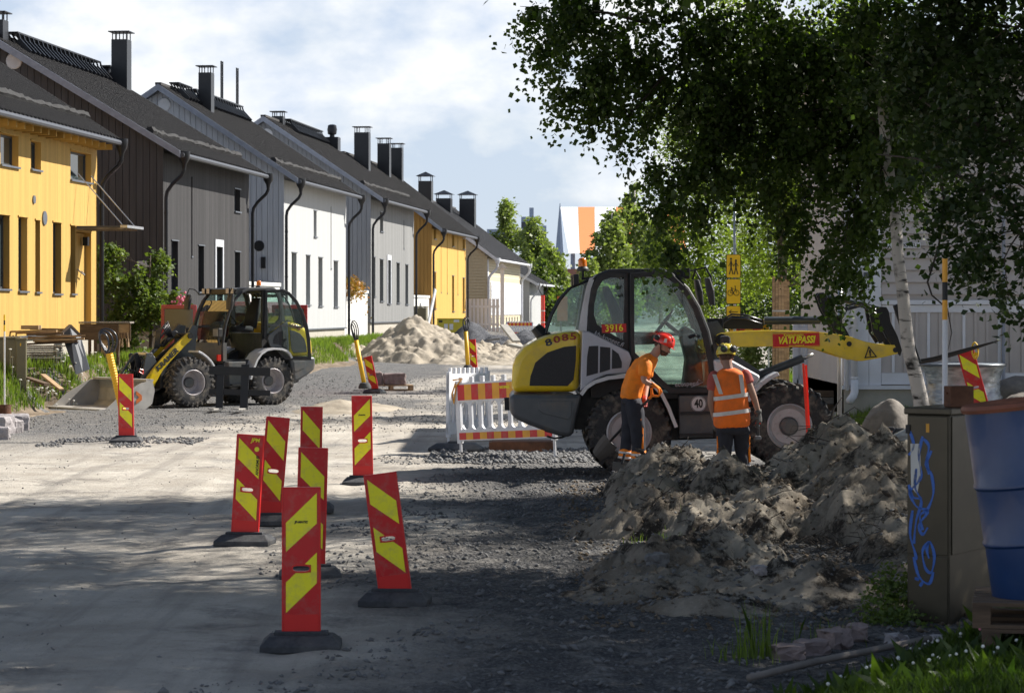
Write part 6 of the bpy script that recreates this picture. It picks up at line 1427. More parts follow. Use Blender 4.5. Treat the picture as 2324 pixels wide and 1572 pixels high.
# black coupler lying in the dirt
p = at(2000, 985, 29.5); t = thing('digger_bracket', 'black steel digger bracket with two ears lying before the boulder', 'steel bracket', (p.x, 29.5, .42), R(15))
MB().prism([(-.28, -.25), (.25, -.3), (.28, -.02), (.10, .12), (-.05, .02), (-.24, -.08)], -.16, .16).build('body', M['black'], t, bevel=.02)
for y in (-.19, .12): MB().prism([(-.02, -.1), (.30, -.15), (.30, .18), (.22, .28), (.12, .28), (.04, .18)], y, y+.05).build('ear', M['black'], t, bevel=.01)
MB().tube([(.17, -.2, .19), (.17, .2, .19)], .04, 12).build('pin', M['rust'], t)
MB().tube([(-.25, -.2, -.1), (-.45, -.2, -.22), (-.5, -.2, -.3)], [.05, .04, .02], 8).build('claw', M['black'], t)
p = at(2045, 1000, 26.5); t = thing('wrapped_bundle', 'small plastic-wrapped bundle on the dirt left of the graffiti cabinet', 'bundle', (p.x+.05, 26.5, H-(1012-HY)/F*26.5), R(-8))
MB().box(-.2, .2, -.15, .15, 0, .06).build('board', M['wood_grey'], t); MB().prism([(-.19, .061), (.19, .061), (.17, .17), (.02, .20), (-.12, .13)], -.14, .14).build('film', M['wrap'], t, bevel=.01)
# ------------------------------------------------------------------ graffiti cabinet
DCb = 16.6; cx = at(2155, 0, DCb).x; a = R(33); zc = gzf(cx, DCb)-.05
t = thing('electrical_cabinet', 'bronze-green street cabinet with blue graffiti tags, in front of the blue barrel', 'cabinet', (cx, DCb, zc), 0)
ex = Vector((-math.cos(a), math.sin(a), 0)); ey = Vector((math.sin(a), math.cos(a), 0)); wl, wr = .315, .76
Mc = Matrix((ex, ey, Vector((0, 0, 1)))).transposed().to_4x4()   # local x along the left face, y along the right face
top = H-(926-HY)/F*DCb-zc
def cb(nm, m, x0, x1, y0, y1, z0, z1, bev=.004): return MB().box(x0, x1, y0, y1, z0, z1, Mc).build(nm, m, t, bevel=bev)
CD = M['cabinet_dark']
cb('body', CD, 0, wl, 0, wr, 0, top-.05, .008); cb('lid', CD, -.018, wl+.018, -.018, wr+.018, top-.049, top, .010)
seam = H-(1262-HY)/F*DCb-zc
cb('door', CD, .012, wl-.012, -.008, -.001, seam+.006, top-.06); cb('lower_panel', CD, .012, wl-.012, -.008, -.001, .08, seam-.006)
cb('side_door', CD, -.008, -.001, .03, wr-.02, seam+.006, top-.06)
cb('hinge', M['black'], wl-.03, wl+.004, -.02, -.0085, top-.18, top-.12); cb('lock_tag', M['amber'], wl*.5-.012, wl*.5+.012, -.010, -.0085, top-.17, top-.11, 0)
MB().prism([(x, z) for x, z in [(wl-.10, top-.25), (wl-.03, top-.25), (wl-.035, top-.55), (wl-.08, top-.60), (wl-.11, top-.45)]], -.0105, -.0085, M=Mc).build('torn_sticker', M['beige_plate'], t)
# graffiti strokes: u,v in picture fractions of the left face (0 left..1 right ; v in 2324-px rows)
def gpt(px, py): u = (2155-px)/(2155-2065); return Mc @ Vector((wl*u, -.0105, H-(py-HY)/F*DCb-zc))
zx = lambda z: (z*.936+3500)/1.763; zy = lambda z: (z*.9358+1300)/1.763
strokes = [[(215, 480), (200, 560), (210, 640), (195, 680), (165, 720), (190, 780), (235, 800), (200, 860), (215, 900), (235, 870)], [(250, 540), (228, 600), (250, 640), (258, 720), (235, 790), (205, 820), (215, 880)], [(220, 490), (240, 520), (232, 580), (240, 640)], [(165, 460), (180, 520), (160, 560)], [(175, 800), (165, 900), (185, 980), (190, 1010)], [(240, 930), (215, 970), (225, 1040), (250, 1060), (262, 990), (245, 930), (232, 960), (240, 1000)], [(180, 1000), (200, 1080), (240, 1110), (258, 1060)], [(185, 1090), (200, 1095)], [(215, 1105), (205, 1122)], [(190, 620), (185, 700), (210, 760), (190, 840), (180, 940)], [(160, 690), (175, 740), (210, 745)]]
for s in strokes:
    P_ = [Vector(gpt(zx(x), zy(y))) for x, y in s]; Q_ = []
    for i in range(len(P_)-1):
        p0, p1, p2, p3 = P_[max(i-1, 0)], P_[i], P_[i+1], P_[min(i+2, len(P_)-1)]
        for k in range(5):
            f = k/5; Q_.append(.5*((2*p1)+(-p0+p2)*f+(2*p0-5*p1+4*p2-p3)*f*f+(-p0+3*p1-3*p2+p3)*f**3))
    Q_.append(P_[-1]); mb = MB(); nrm = -ey
    for i in range(len(Q_)-1):
        d = (Q_[i+1]-Q_[i]); 
        if d.length < 1e-5: continue
        d.normalize(); sd_ = d.cross(nrm)*(.0085+.003*math.sin(i*.7)); a_, b_ = Q_[i]-d*.002, Q_[i+1]+d*.002
        mb.add([a_-sd_, a_+sd_, b_+sd_, b_-sd_], [(0, 1, 2, 3)])
    mb.build('graffiti', M['paint_blue'], t)
# rusty block on the cabinet
zt = zc+top; q = Vector((cx, DCb, zt))+Vector((.10, .2, .001)); tb = thing('rusty_block', 'rusty square steel block standing on top of the graffiti cabinet', 'steel block', q, R(10))
MB().box(-.085, .085, -.07, .07, 0, .145).build('block', M['rust'], tb, bevel=.006); MB().box(-.10, .10, -.02, .02, .09, .105).build('bolt', M['rust'], tb)
# blue barrel and pallet
DBR = 13.9; bxr = at(2338, 0, DBR).x; zg_ = gzf(bxr, DBR)
pallet('wooden pallet under the blue barrel at the right edge', (bxr+.16, DBR, zg_+.147), R(-12), .95, .8, 'wood_dark')
pallet('lower wooden pallet beneath the one carrying the blue barrel', (bxr+.20, DBR, zg_), R(-10), .95, .8, 'wood_dark')
t = thing('oil_barrel', 'blue steel barrel with a rusty rim, tilted, at the right edge', 'barrel', (bxr+.03, DBR, zg_+.30), rot=(0, R(-7), 0))
pr = [(0, 0), (.24, 0), (.245, .02), (.25, .30), (.262, .315), (.262, .33), (.255, .345), (.262, .63), (.275, .645), (.275, .66), (.268, .675), (.275, 1.04), (.275, 1.08)]
MB().lathe(pr, n=48).build('shell', M['blue'], t, auto=True); MB().lathe([(.272, 1.08), (.29, 1.08), (.295, 1.10), (.285, 1.12), (.265, 1.115), (0, 1.09)], n=48).build('rim', mat('rusty_rim', (.22, .07, .035), .6, dirt=(.06, .03, .02), dirt_amt=.6), t, auto=True)
# ------------------------------------------------------------------ dug soil heap
S = lambda px, py, D: ((px-CX)/F*D, D, H-(py-HY)/F*D)
mo = []
for px, py, D, rx, ry, pw in [(1560, 1008, 27.8, .95, 1.5, .9), (1640, 1040, 26.4, .7, 1.1, .9), (1905, 958, 26.8, 1.25, 1.9, .9), (1990, 1000, 25.2, 1.1, 1.5, .9), (1740, 1118, 23.6, .75, 1.1, .9), (1690, 1150, 22.4, .6, .9, .9), (1980, 1075, 23.0, 1.1, 1.5, .9), (2060, 1010, 26, 1.2, 1.8, .8), (1530, 1235, 19.6, .75, .9, .8), (1650, 1215, 20.3, .7, .9, .8), (1790, 1290, 18.4, .75, 1.0, .8), (1880, 1310, 18.0, .6, .9, .8), (1500, 1300, 18.6, .8, .9, .7), (1620, 1350, 17.4, .8, .9, .7), (1480, 1130, 23.2, .75, 1.2, .8), (2050, 1180, 20.6, .7, 1.2, .8), (1590, 1140, 22.8, .7, 1.0, .8), (1400, 1175, 22.6, .35, .4, .6), (1820, 1150, 22.9, .5, .7, .8), (1480, 1075, 26.2, .5, .8, .7)]:
    x, y, z = S(px, py, D); mo.append((x, y, max(z-gzf(x, y), .06)*1.08, rx, ry, pw))
a_ = np.arange(.2, 5.4, .028); b_ = np.arange(15.6, 30.2, .04); A_, B_ = np.meshgrid(a_, b_)
mz = np.zeros_like(A_); wsum = np.zeros_like(A_)
wx = A_+.35*fbm(A_*.9+5, B_*.9, 3); wy = B_+.5*fbm(A_*.8, B_*.8+9, 3)
for (x, y, h, rx, ry, p_) in mo:
    d = np.sqrt(((wx-x)/rx)**2+((wy-y)/ry)**2); mz = np.maximum(mz, h*np.clip(1-d, 0, 1)**p_*(1.0))
tr = np.exp(-(((wx-2.75)/.30)**2+((wy-21.2)/1.6)**2))*.42+np.exp(-(((wx-2.5)/.4)**2+((wy-28.6)/.9)**2))*.3
edge = np.clip(mz*7, 0, 1)
rid = 1-np.abs(2*fbm(A_*1.6+2, B_*1.6+4, 5, .55))
mz2 = mz+edge*(.13*fbm(A_*2.6, B_*2.6, 6, .66)+.09*(rid-.7)+.05*np.abs(fbm(A_*5+3, B_*5, 4, .6))+.04*fbm(A_*12, B_*12, 3, .7))+.03*edge-tr
Zs = gz(A_, B_, False)+mz2-.09*(1-np.clip(mz*14, 0, 1))
sp = heightfield('spoil_heap', a_, b_, Zs, M['spoil']); sp['kind'] = 'structure'
def soil_z(x, y):
    i = int(np.clip((x-.2)/.028, 0, len(a_)-1)); j = int(np.clip((y-15.6)/.04, 0, len(b_)-1))
    return max(float(Zs[j, i]), gzf(x, y)) if .2 < x < 5.35 and 15.6 < y < 30.15 else gzf(x, y)
def soil_zv(X, Y):
    i = np.clip(((X-.2)/.028).astype(int), 0, len(a_)-1); j = np.clip(((Y-15.6)/.04).astype(int), 0, len(b_)-1)
    return np.where((X > .2) & (X < 5.35) & (Y > 15.6) & (Y < 30.15), np.maximum(Zs[j, i], gz(X, Y)), gz(X, Y))
# loose stones, clods, roots
rs = np.random.RandomState(21)
def scatter_stones(name, n, x0, x1, y0, y1, r0, r1, m, z=soil_zv, flt=None, flat=.6, pw=3):
    X = rs.uniform(x0, x1, n); Y = rs.uniform(y0, y1, n)
    if flt is not None: k = flt(X, Y); X, Y = X[k], Y[k]
    r = r0+(r1-r0)*rs.rand(len(X))**pw; stones(name, np.stack([X, Y, z(X, Y)+r*.25], 1), r, m, rs, flat)
scatter_stones('gravel_stones', 16000, -2.6, 3.4, 12.6, 36, .006, .034, M['stone'], flt=lambda X, Y: (X+2.2*fbm(X*.4, Y*.4, 2) > -1.2))
scatter_stones('gravel_stones', 1500, -7.5, 1.5, 13, 42, .004, .016, M['stone'])
scatter_stones('gravel_stones', 9000, -9.5, 3, 42, 75, .010, .034, M['stone'])
scatter_stones('gravel_stones', 1800, -7.4, -5.0, 37.2, 40, .012, .045, M['stone'], flt=lambda X, Y: fbm(X*1.5, Y*1.5, 2) > -.05)
scatter_stones('gravel_stones', 2500, -1.2, 1.2, 33.6, 37.5, .012, .06, M['stone'])
scatter_stones('soil_clods', 9000, .5, 5.2, 16.2, 29.8, .006, .030, M['soil'], flat=.8)
scatter_stones('soil_clods', 260, 1.0, 3.8, 21, 29, .02, .07, mat('dark_clods', (.055, .042, .032), .95, var=.4, bump=.7), flat=.8)
tg = MB(); rn = random.Random(8)
def rootclump(cx, cy, n, spread, ln_, z0=0.02):
    for _ in range(n):
        x = cx+rn.gauss(0, spread); y = cy+rn.gauss(0, spread*1.3); z = soil_z(x, y)+z0; th = rn.uniform(0, 6.28); l = ln_*rn.uniform(.4, 1.3); el = rn.uniform(-.05, .5)
        p0 = Vector((x, y, z)); d = Vector((math.cos(th), math.sin(th), el)); m_ = p0+d*l*.5+Vector((rn.gauss(0, .03), rn.gauss(0, .03), rn.gauss(.02, .02))); e = p0+d*l+Vector((rn.gauss(0, .05), rn.gauss(0, .05), rn.gauss(-.04, .04)))
        r = rn.uniform(.002, .0055); tg.tube([p0, m_, e], [r, r*.8, r*.3], 4, cap=False)
for c in [(2.75, 21.6, 90, .28, .30), (2.45, 28.2, 60, .18, .30), (1.35, 22.8, 40, .25, .2), (1.75, 21.4, 40, .2, .2), (3.2, 26.6, 50, .35, .35), (2.9, 24.0, 50, .3, .25), (2.2, 24.2, 30, .3, .2), (3.1, 20.4, 40, .3, .25), (1.9, 27.5, 30, .3, .25)]: rootclump(*c)
o = tg.build('roots', M['twig'], None); o['kind'] = 'stuff'
o = MB().tube([at(1838, 1035, 27.2), at(1862, 990, 27), at(1880, 965, 27), at(1893, 925, 27.1), at(1912, 900, 27.2)], [.03, .026, .02, .012, .004], 7).tube([at(1880, 965, 27), at(1900, 975, 27), at(1915, 985, 27)], [.014, .01, .004], 5).tube([at(1862, 990, 27), at(1850, 1010, 26.9), at(1872, 1030, 26.8)], [.014, .01, .006], 5).build('dead_branch', M['twig'], None, smooth=True); setp(o, 'dark forked dead branch sticking out of the soil before the front wheel', 'branch')
# stones by the grass edge
for i, (px, py, D, dm, m, lab) in enumerate([(1790, 1478, 15.0, (.20, .16, .10), 'granite_red', 'flat reddish stone left of the stone pair at the grass edge'), (1895, 1450, 15.6, (.17, .15, .13), 'granite_red', 'blocky reddish stone, left of two touching stones below the leafy weeds'), (1945, 1440, 15.9, (.13, .13, .12), 'granite_red', 'dark reddish stone, right of two touching stones below the leafy weeds'), (2033, 1452, 15.7, (.12, .10, .085), 'granite', 'pale pinkish stone lying left of the graffiti cabinet foot'), (2137, 1436, 15.6, (.13, .10, .06), 'granite', 'pale flat stone in front of the graffiti cabinet foot'), (1840, 1470, 15.3, (.2, .14, .1), 'granite_red', 'half-buried stone between the flat and blocky reddish stones'), (1492, 1310, 18.9, (.16, .13, .10), 'stone', 'brown stone at the left foot of the dug sand'), (1722, 1325, 18.3, (.13, .1, .07), 'granite', 'pale smooth stone half-buried in the sand heap'), (1965, 1003, 28.5, (.24, .2, .12), 'granite', 'pale stone beside the steel pole base')]):
    x = (px-CX)/F*D; z = max(soil_z(x, D), H-(py-HY)/F*D-dm[2]*.5 if i in (7,) else -9)
    rock('field_stone', lab, 'stone', (x, D, z-.015), dm, M[m], i*.7, i+20, bev=.025, jit=.12)
o = MB().tube([at(1700, 1545, 13.9), at(1850, 1508, 14.4), at(2000, 1478, 14.9), at(2110, 1455, 15.3)], .022, 8).build('edging_strip', M['rust'] if False else M['wood_grey'], None, smooth=True); o.location.z += .02; setp(o, 'thin grey edging strip half buried along the grass edge at lower right', 'edging strip')
# ------------------------------------------------------------------ shovels
def spade(label, top_, tip, handle_col='orange', grip=True, blade=(.19, .27), rough=None, face=None):
    a = Vector(top_); b = Vector(tip); d = (b-a).normalized(); t = thing('shovel', label, 'shovel', a); L_ = (b-a).length
    fx = Vector(face) if face else Vector((0, 1, 0)); s = d.cross(fx).normalized(); fx = s.cross(d)
    MB().tube([d*.12, d*(L_-blade[1])], .0165, 10).build('shaft', M['black_plastic'], t, smooth=True)
    if grip: MB().tube([d*.16, d*.10, d*.04+s*.065, -d*.035+s*.055, -d*.045, -d*.035-s*.055, d*.04-s*.065, d*.10], [.02, .02, .014, .014, .016, .014, .014, .018], 8).build('grip', M['orange'], t, smooth=True)
    w, h = blade; n = 6; vs = []; c0 = d*(L_-h)
    for off in (0, .004):
        for i in range(n+1):
            for j in range(5):
                u = (j/4-.5)*w*(1-.35*(i/n)**2.5); vs.append(c0+d*(h*i/n)+s*u-fx*(.022*(2*(j/4-.5))**2)+fx*off)
    m_ = (n+1)*5; fs = []
    for i in range(n):
        for j in range(4): k = i*5+j; fs += [(k, k+1, k+6, k+5), (m_+k, m_+k+5, m_+k+6, m_+k+1)]
    bd = list(range(0, 5))+[5*i+4 for i in range(1, n+1)]+list(range(5*n+3, 5*n-1, -1))+[5*i for i in range(n-1, 0, -1)]
    fs += [(bd[i], bd[(i+1) % len(bd)], bd[(i+1) % len(bd)]+m_, bd[i]+m_) for i in range(len(bd))]
    MB().add(vs, fs).build('blade', mat_lazy('worn_blade', (.075, .065, .058)), t)
    return t

# ------------------------------------------------------------------ people
def skin_body(name, nodes_, edges, m, parent, root='pelvis', sub=2):
    me = bpy.data.meshes.new(name); keys = list(nodes_.keys()); me.from_pydata([tuple(nodes_[k][0]) for k in keys], [(keys.index(a), keys.index(b)) for a, b in edges], [])
    o = link_mesh(name, me, m, parent); sk = o.modifiers.new('skin', 'SKIN')
    if not me.skin_vertices: me.skin_vertices.new()
    for i, k in enumerate(keys):
        r = nodes_[k][1]; v = me.skin_vertices[0].data[i]; v.radius = (r, r) if not isinstance(r, tuple) else r; v.use_root = (k == root)
    ss = o.modifiers.new('sub', 'SUBSURF'); ss.levels = sub; ss.render_levels = sub
    return o
def hand(parent, wrist, d, n, m, curl=1.0, side=1, sc=1.0, name='glove'):
    """wrist point, direction towards the fingers, palm normal (fingers curl towards it)"""
    w = Vector(wrist); d = Vector(d).normalized(); n = Vector(n); n = (n-d*n.dot(d)).normalized(); s = d.cross(n)*side; mb = MB()
    pl, pw, pt = .095*sc, .043*sc, .017*sc
    mb.loft([(w-d*.05, s*.032, n*.028), (w, s*.030, n*.024), (w+d*pl*.4, s*pw, n*pt*1.15), (w+d*pl*.85, s*pw*1.02, n*pt), (w+d*pl, s*pw*.85, n*pt*.6)], 14, pw=2.6)
    for i, (o_, l) in enumerate(((-.032, .072), (-.011, .082), (.011, .076), (.031, .06))):
        p0 = w+d*(pl*.85)+s*o_*sc; a = .35*curl; pts = [p0]; dd = d.copy(); ll = l*sc
        for k, f in enumerate((.45, .32, .27)):
            a = (.35, .9, .85)[k]*curl; dd = (dd*math.cos(a)+n*math.sin(a)).normalized() if k else (d*math.cos(a)+n*math.sin(a)).normalized()
            n2 = n
            pts.append(pts[-1]+dd*ll*f)
        mb.tube([pts[0]-d*.02]+pts, [.0115*sc, .0115*sc, .0105*sc, .0100*sc, .0075*sc], 8)
    tb = w+d*pl*.28-s*pw*.85; d2 = (-s*.75+d*.6+n*.35).normalized(); d3 = (-s*.2+d*.6+n*.8).normalized(); mb.tube([tb+s*.015, tb+d2*.03*sc, tb+d2*.03*sc+d3*.033*sc, tb+d2*.03*sc+d3*.055*sc], [.015*sc, .0145*sc, .012*sc, .008*sc], 8)
    return mb.build(name, m, parent, smooth=True)
def seg_loft(pts, wd, ax, n=16, pw=2.2):
    """pts centres, wd [(half across, half depth)], ax across axis"""
    secs = []; k = len(pts); pts = [Vector(p) for p in pts]
    for i in range(k):
        t = (pts[min(i+1, k-1)]-pts[max(i-1, 0)]).normalized(); A = Vector(ax[i] if isinstance(ax, list) else ax); A = (A-t*A.dot(t)).normalized(); B = t.cross(A)
        secs.append((pts[i], A*wd[i][0], B*wd[i][1]))
    mb = MB(); mb.loft(secs, n, pw=pw); return mb
def wrinkle(o, s=.012, sc=9, lv=1):
    sb = o.modifiers.new('sub', 'SUBSURF'); sb.levels = lv+1; sb.render_levels = lv+1
    tx = bpy.data.textures.new('cloth_folds', 'CLOUDS'); tx.noise_scale = 1/sc*1.0; tx.noise_depth = 2
    d = o.modifiers.new('folds', 'DISPLACE'); d.texture = tx; d.strength = s; d.mid_level = .5; d.texture_coords = 'LOCAL'
    o.data.polygons.foreach_set('use_smooth', [True]*len(o.data.polygons)); return o
def helmet(parent, c, f, u, m, peak=.02):
    c = Vector(c); f = Vector(f).normalized(); u = Vector(u); u = (u-f*u.dot(f)).normalized(); r = f.cross(u)
    mb = MB(); secs = [(c+u*-.02, f*.137, r*.112), (c+u*.0, f*.142, r*.116), (c+u*.04, f*.138, r*.112), (c+u*.08, f*.118, r*.095), (c+u*.108, f*.085, r*.068), (c+u*.122, f*.04, r*.032), (c+u*.125, f*.004, r*.004)]
    mb.loft(secs, 24, cap=False); h = mb.build('helmet', m, parent, smooth=True)
    MB().loft([(c+f*.10-u*.018, r*.085, f*.06), (c+f*.115-u*.022, r*.075, f*.058)], 16).build('peak', m, h, smooth=True)
    for s in (-1, 0, 1): MB().tube([c+u*(.126*math.sin(q))+f*(.138*math.cos(q))*(1)+r*s*.045*math.cos(0) for q in [math.pi*(.18+.64*k/8) for k in range(9)]], .006, 5).build('ridge', m, h, smooth=True)
    return h, r, u, f
def person_hi_vis_bending():
    D = 30.3; P = lambda px, py, dy=0: at(px, py, D+dy)*1.0 if dy == 0 else at(px, py, D)+Vector((0, dy, 0))
    ft = P(1434, 1062); t = thing('person', 'worker in orange T-shirt and red helmet bending forward with both hands on a shovel', 'person', (ft.x, D, ft.z)); o0 = Vector((ft.x, D, ft.z))
    J = dict(pelvis=P(1433, 898), spine=P(1438, 868), chest=P(1458, 832), neck=P(1484, 806), neck2=P(1490, 797), head=P(1503, 786), crown=P(1503, 770),
             shR=P(1463, 824, -.19), elR=P(1458, 864, -.26), wrR=P(1482, 873, -.24), haR=P(1490, 879, -.22),
             shL=P(1470, 822, .19), elL=P(1470, 872, .22), wrL=P(1463, 908, .04), haL=P(1461, 920, .0),
             hpR=P(1434, 905, -.09), knR=P(1447, 972, -.12), anR=P(1449, 1043, -.10), toR=P(1462, 1058, -.11), hlR=P(1446, 1056, -.1),
             hpL=P(1430, 905, .09), knL=P(1430, 970, .10), anL=P(1421, 1043, .08), toL=P(1437, 1060, .07), hlL=P(1418, 1056, .08))
    J = {k: v-o0 for k, v in J.items()}
    N = {'pelvis': (J['pelvis'], .115), 'spine': (J['spine'], .105), 'chest': (J['chest'], .12), 'neck': (J['neck'], .062), 'neck2': (J['neck2'], .058), 'head': (J['head'], .088), 'crown': (J['crown'], .075)}
    E = [('pelvis', 'spine'), ('spine', 'chest'), ('chest', 'neck'), ('neck', 'neck2'), ('neck2', 'head'), ('head', 'crown')]
    for s in 'RL':
        N.update({'sh'+s: (J['sh'+s], .062), 'el'+s: (J['el'+s], .043), 'wr'+s: (J['wr'+s], .030), 'hp'+s: (J['hp'+s], .085), 'kn'+s: (J['kn'+s], .055), 'an'+s: (J['an'+s], .040), 'to'+s: (J['to'+s], .035)})
        E += [('chest', 'sh'+s), ('sh'+s, 'el'+s), ('el'+s, 'wr'+s), ('pelvis', 'hp'+s), ('hp'+s, 'kn'+s), ('kn'+s, 'an'+s), ('an'+s, 'to'+s)]
    skin_body('body', N, E, M['skin'], t)
    ac = Vector((0, 1, 0))
    # T-shirt
    sh = seg_loft([J['pelvis']+Vector((-.02, 0, -.06)), J['pelvis']+Vector((-.01, 0, .02)), J['spine'], J['chest']+Vector((-.02, 0, -.03)), J['chest']+Vector((.04, 0, .03)), J['neck']+Vector((-.02, 0, -.03)), J['neck']+Vector((.0, 0, .0))],
                  [(.19, .135), (.185, .135), (.185, .135), (.20, .145), (.20, .13), (.12, .085), (.075, .07)], ac, 18, 2.5)
    wrinkle(sh.build('t_shirt', M['orange'], t), .035, 9)
    for s, yy in (('R', -.05), ('L', .05)):
        a = J['sh'+s]; b = J['el'+s]; e = a.lerp(b, .80); d = (b-a).normalized()
        sl = MB(); sl.tube([a-Vector((0, yy*1.6, 0))+Vector((.0, 0, .03)), a+Vector((0, 0, .005)), a.lerp(b, .35), e], [.085, .092, .086, .088], 14); wrinkle(sl.build('sleeve', M['orange'], t), .02, 10)
    # trousers
    pv_ = seg_loft([J['pelvis']+Vector((0, 0, .02)), J['pelvis']+Vector((0, 0, -.06)), J['pelvis']+Vector((0, 0, -.13))], [(.17, .12), (.18, .13), (.17, .125)], ac, 16, 2.6); wrinkle(pv_.build('waistband', M['navy'], t), .015, 10, 0)
    for s in 'RL':
        h, k, a = J['hp'+s], J['kn'+s], J['an'+s]; kb = k.lerp(a, .0)
        L_ = MB(); L_.tube([h+Vector((0, 0, .03)), h.lerp(k, .4), k, k.lerp(a, .4), k.lerp(a, .72), a+Vector((0, 0, .0))], [.122, .116, .100, .092, .090, .092], 14); wrinkle(L_.build('trouser_leg', M['navy'], t), .035, 9)
        b0, b1 = k.lerp(a, .62), a+Vector((0, 0, -.01)); c_ = MB(); c_.tube([b0, b0.lerp(b1, .5), b1], [.097, .099, .102], 16); wrinkle(c_.build('hi_vis_cuff', M['orange'], t), .012, 10)
        for f in (.36, .74):
            q = b0.lerp(b1, f); r_ = b0.lerp(b1, f+.17); MB().tube([q, r_], [.1035, .105], 18).build('reflective_band', M['reflect'], t, smooth=True)
        sd = Vector((.05, -.075 if s == 'R' else .075, 0))
        MB().tube([h.lerp(k, .3)+sd*1.15, h.lerp(k, .7)+sd*1.05, k+sd, k.lerp(a, .3)+sd*.9, b0+sd*.85], [.006, .010, .014, .018, .022], 6).build('orange_stripe', M['orange'], t, smooth=True)
        bt_ = MB(); an, to, hl = J['an'+s], J['to'+s], J['hl'+s]; g0 = min(to.z, hl.z)-.02
        bt_.loft([(Vector((hl.x-.01, an.y, g0+.05)), Vector((.0, .04, 0)), Vector((0, 0, .05))), (Vector((hl.x+.05, an.y, g0+.07)), Vector((0, .046, 0)), Vector((0, 0, .07))), (Vector((to.x-.05, an.y, g0+.05)), Vector((0, .05, 0)), Vector((0, 0, .05))), (Vector((to.x+.06, an.y, g0+.038)), Vector((0, .04, 0)), Vector((0, 0, .036)))], 14, pw=2.8)
        bt_.tube([an+Vector((0, 0, .03)), Vector((an.x, an.y, g0+.07))], .052, 12); bt_.build('boot', M['black_plastic'], t, smooth=True)
    # face
    hc = J['head']; f = Vector((.80, -.28, -.42)).normalized(); u = Vector((.42, -.05, .90)); u = (u-f*u.dot(f)).normalized(); r = f.cross(u)
    MB().loft([(hc+u*.07, f*.09, r*.072), (hc+u*.02+f*.01, f*.096, r*.074), (hc-u*.035+f*.022, f*.078, r*.062), (hc-u*.075+f*.045, f*.050, r*.042), (hc-u*.092+f*.052, f*.022, r*.022)], 18).build('face', M['skin'], t, smooth=True)
    MB().loft([(hc+f*.100-u*.002, r*.010, f*.012), (hc+f*.118-u*.025, r*.016, f*.016), (hc+f*.104-u*.038, r*.012, f*.008)], 10).build('nose', M['skin'], t, smooth=True)
    MB().loft([(hc-u*.040+f*.030, f*.078, r*.066), (hc-u*.062+f*.044, f*.066, r*.056), (hc-u*.088+f*.054, f*.044, r*.040), (hc-u*.100+f*.056, f*.016, r*.016)], 18).build('beard', M['beard'], t, smooth=True)
    MB().tube([hc+f*.109-u*.052+r*.022, hc+f*.114-u*.052, hc+f*.109-u*.052-r*.022], .0045, 6).build('mouth', mat_lazy('lips', (.30, .12, .10)), t)
    for s in (-1, 1):
        MB().sphere(hc+f*.094+u*.008+r*.032*s, .0105, 10, 6).build('eye', mat_lazy('eye', (.5, .48, .45)), t); MB().tube([hc+f*.098+u*.026+r*.018*s, hc+f*.092+u*.028+r*.048*s], .005, 6).build('eyebrow', M['beard'], t)
        MB().loft([(hc+r*.076*s-u*.03-f*.012, f*.012, u*.010), (hc+r*.084*s-u*.012-f*.014, f*.018, u*.026), (hc+r*.078*s+u*.01-f*.014, f*.012, u*.014)], 10).build('ear', M['skin'], t, smooth=True)
    hb = MB(); hb.loft([(hc-f*.045-u*.03, f*.055, r*.066), (hc-f*.04+u*.02, f*.066, r*.078)], 14).build('hair', M['beard'], t, smooth=True)
    h, *_ = helmet(t, hc+u*.05-f*.005, f+u*.05, u, M['helmet_red'])
    for s in (-1, 1):
        MB().lathe([(0, 0), (.030, .0), (.036, .012), (.034, .03), (0, .034)], (0, 0, 0), axis='z', n=16).build('ear_muff', M['black_plastic'], t, smooth=True).matrix_local = Matrix.Translation(hc+u*.075-f*.085+r*.09*s) @ (r*s).to_track_quat('Z', 'Y').to_matrix().to_4x4()
        MB().tube([hc+u*.05+r*.108*s-f*.06, hc-u*.0+r*.085*s-f*.0, hc-u*.07+r*.052*s+f*.03, hc-u*.108+f*.04], .006, 6).build('chin_strap', M['black'], t, smooth=True)
        MB().prism([(0, 0), (.035, .01), (.02, .06), (-.01, .05)], -.001, .001).build('helmet_sticker', M['reflect'], h).matrix_local = Matrix.Translation(hc+u*.06+r*.119*s+f*.02) @ Matrix((f, r, u)).transposed().to_4x4()
    # shovel and hands
    gr_ = J['haR']+Vector((0, -.01, -.03)); topw = J['haR']+o0+Vector((-.005, .06, -.03)); tipw = at(1355.5, 1040, D)+Vector((0, .42, 0)); 
    spade('long black shovel with an orange D-grip held by the bending worker', topw, tipw, face=(0, -1, .3), blade=(.24, .30))
    d0 = (tipw-topw).normalized()
    hand(t, J['wrR'], J['haR']-J['wrR']+Vector((.02, .03, 0)), Vector((-.3, .3, -1)), M['orange'], 1.0, 1)
    hand(t, J['wrL'], J['haL']-J['wrL']+Vector((0, -.02, -.02)), Vector((-.2, -1, -.1)), mat_lazy('dark_red_glove', (.35, .03, .02)), 1.1, -1)
    for s in 'R': MB().tube([J['wrR'].lerp(J['elR'], .10), J['wrR'].lerp(J['elR'], .28)], [.036, .040], 12).build('glove_cuff', M['black'], t)
    return t
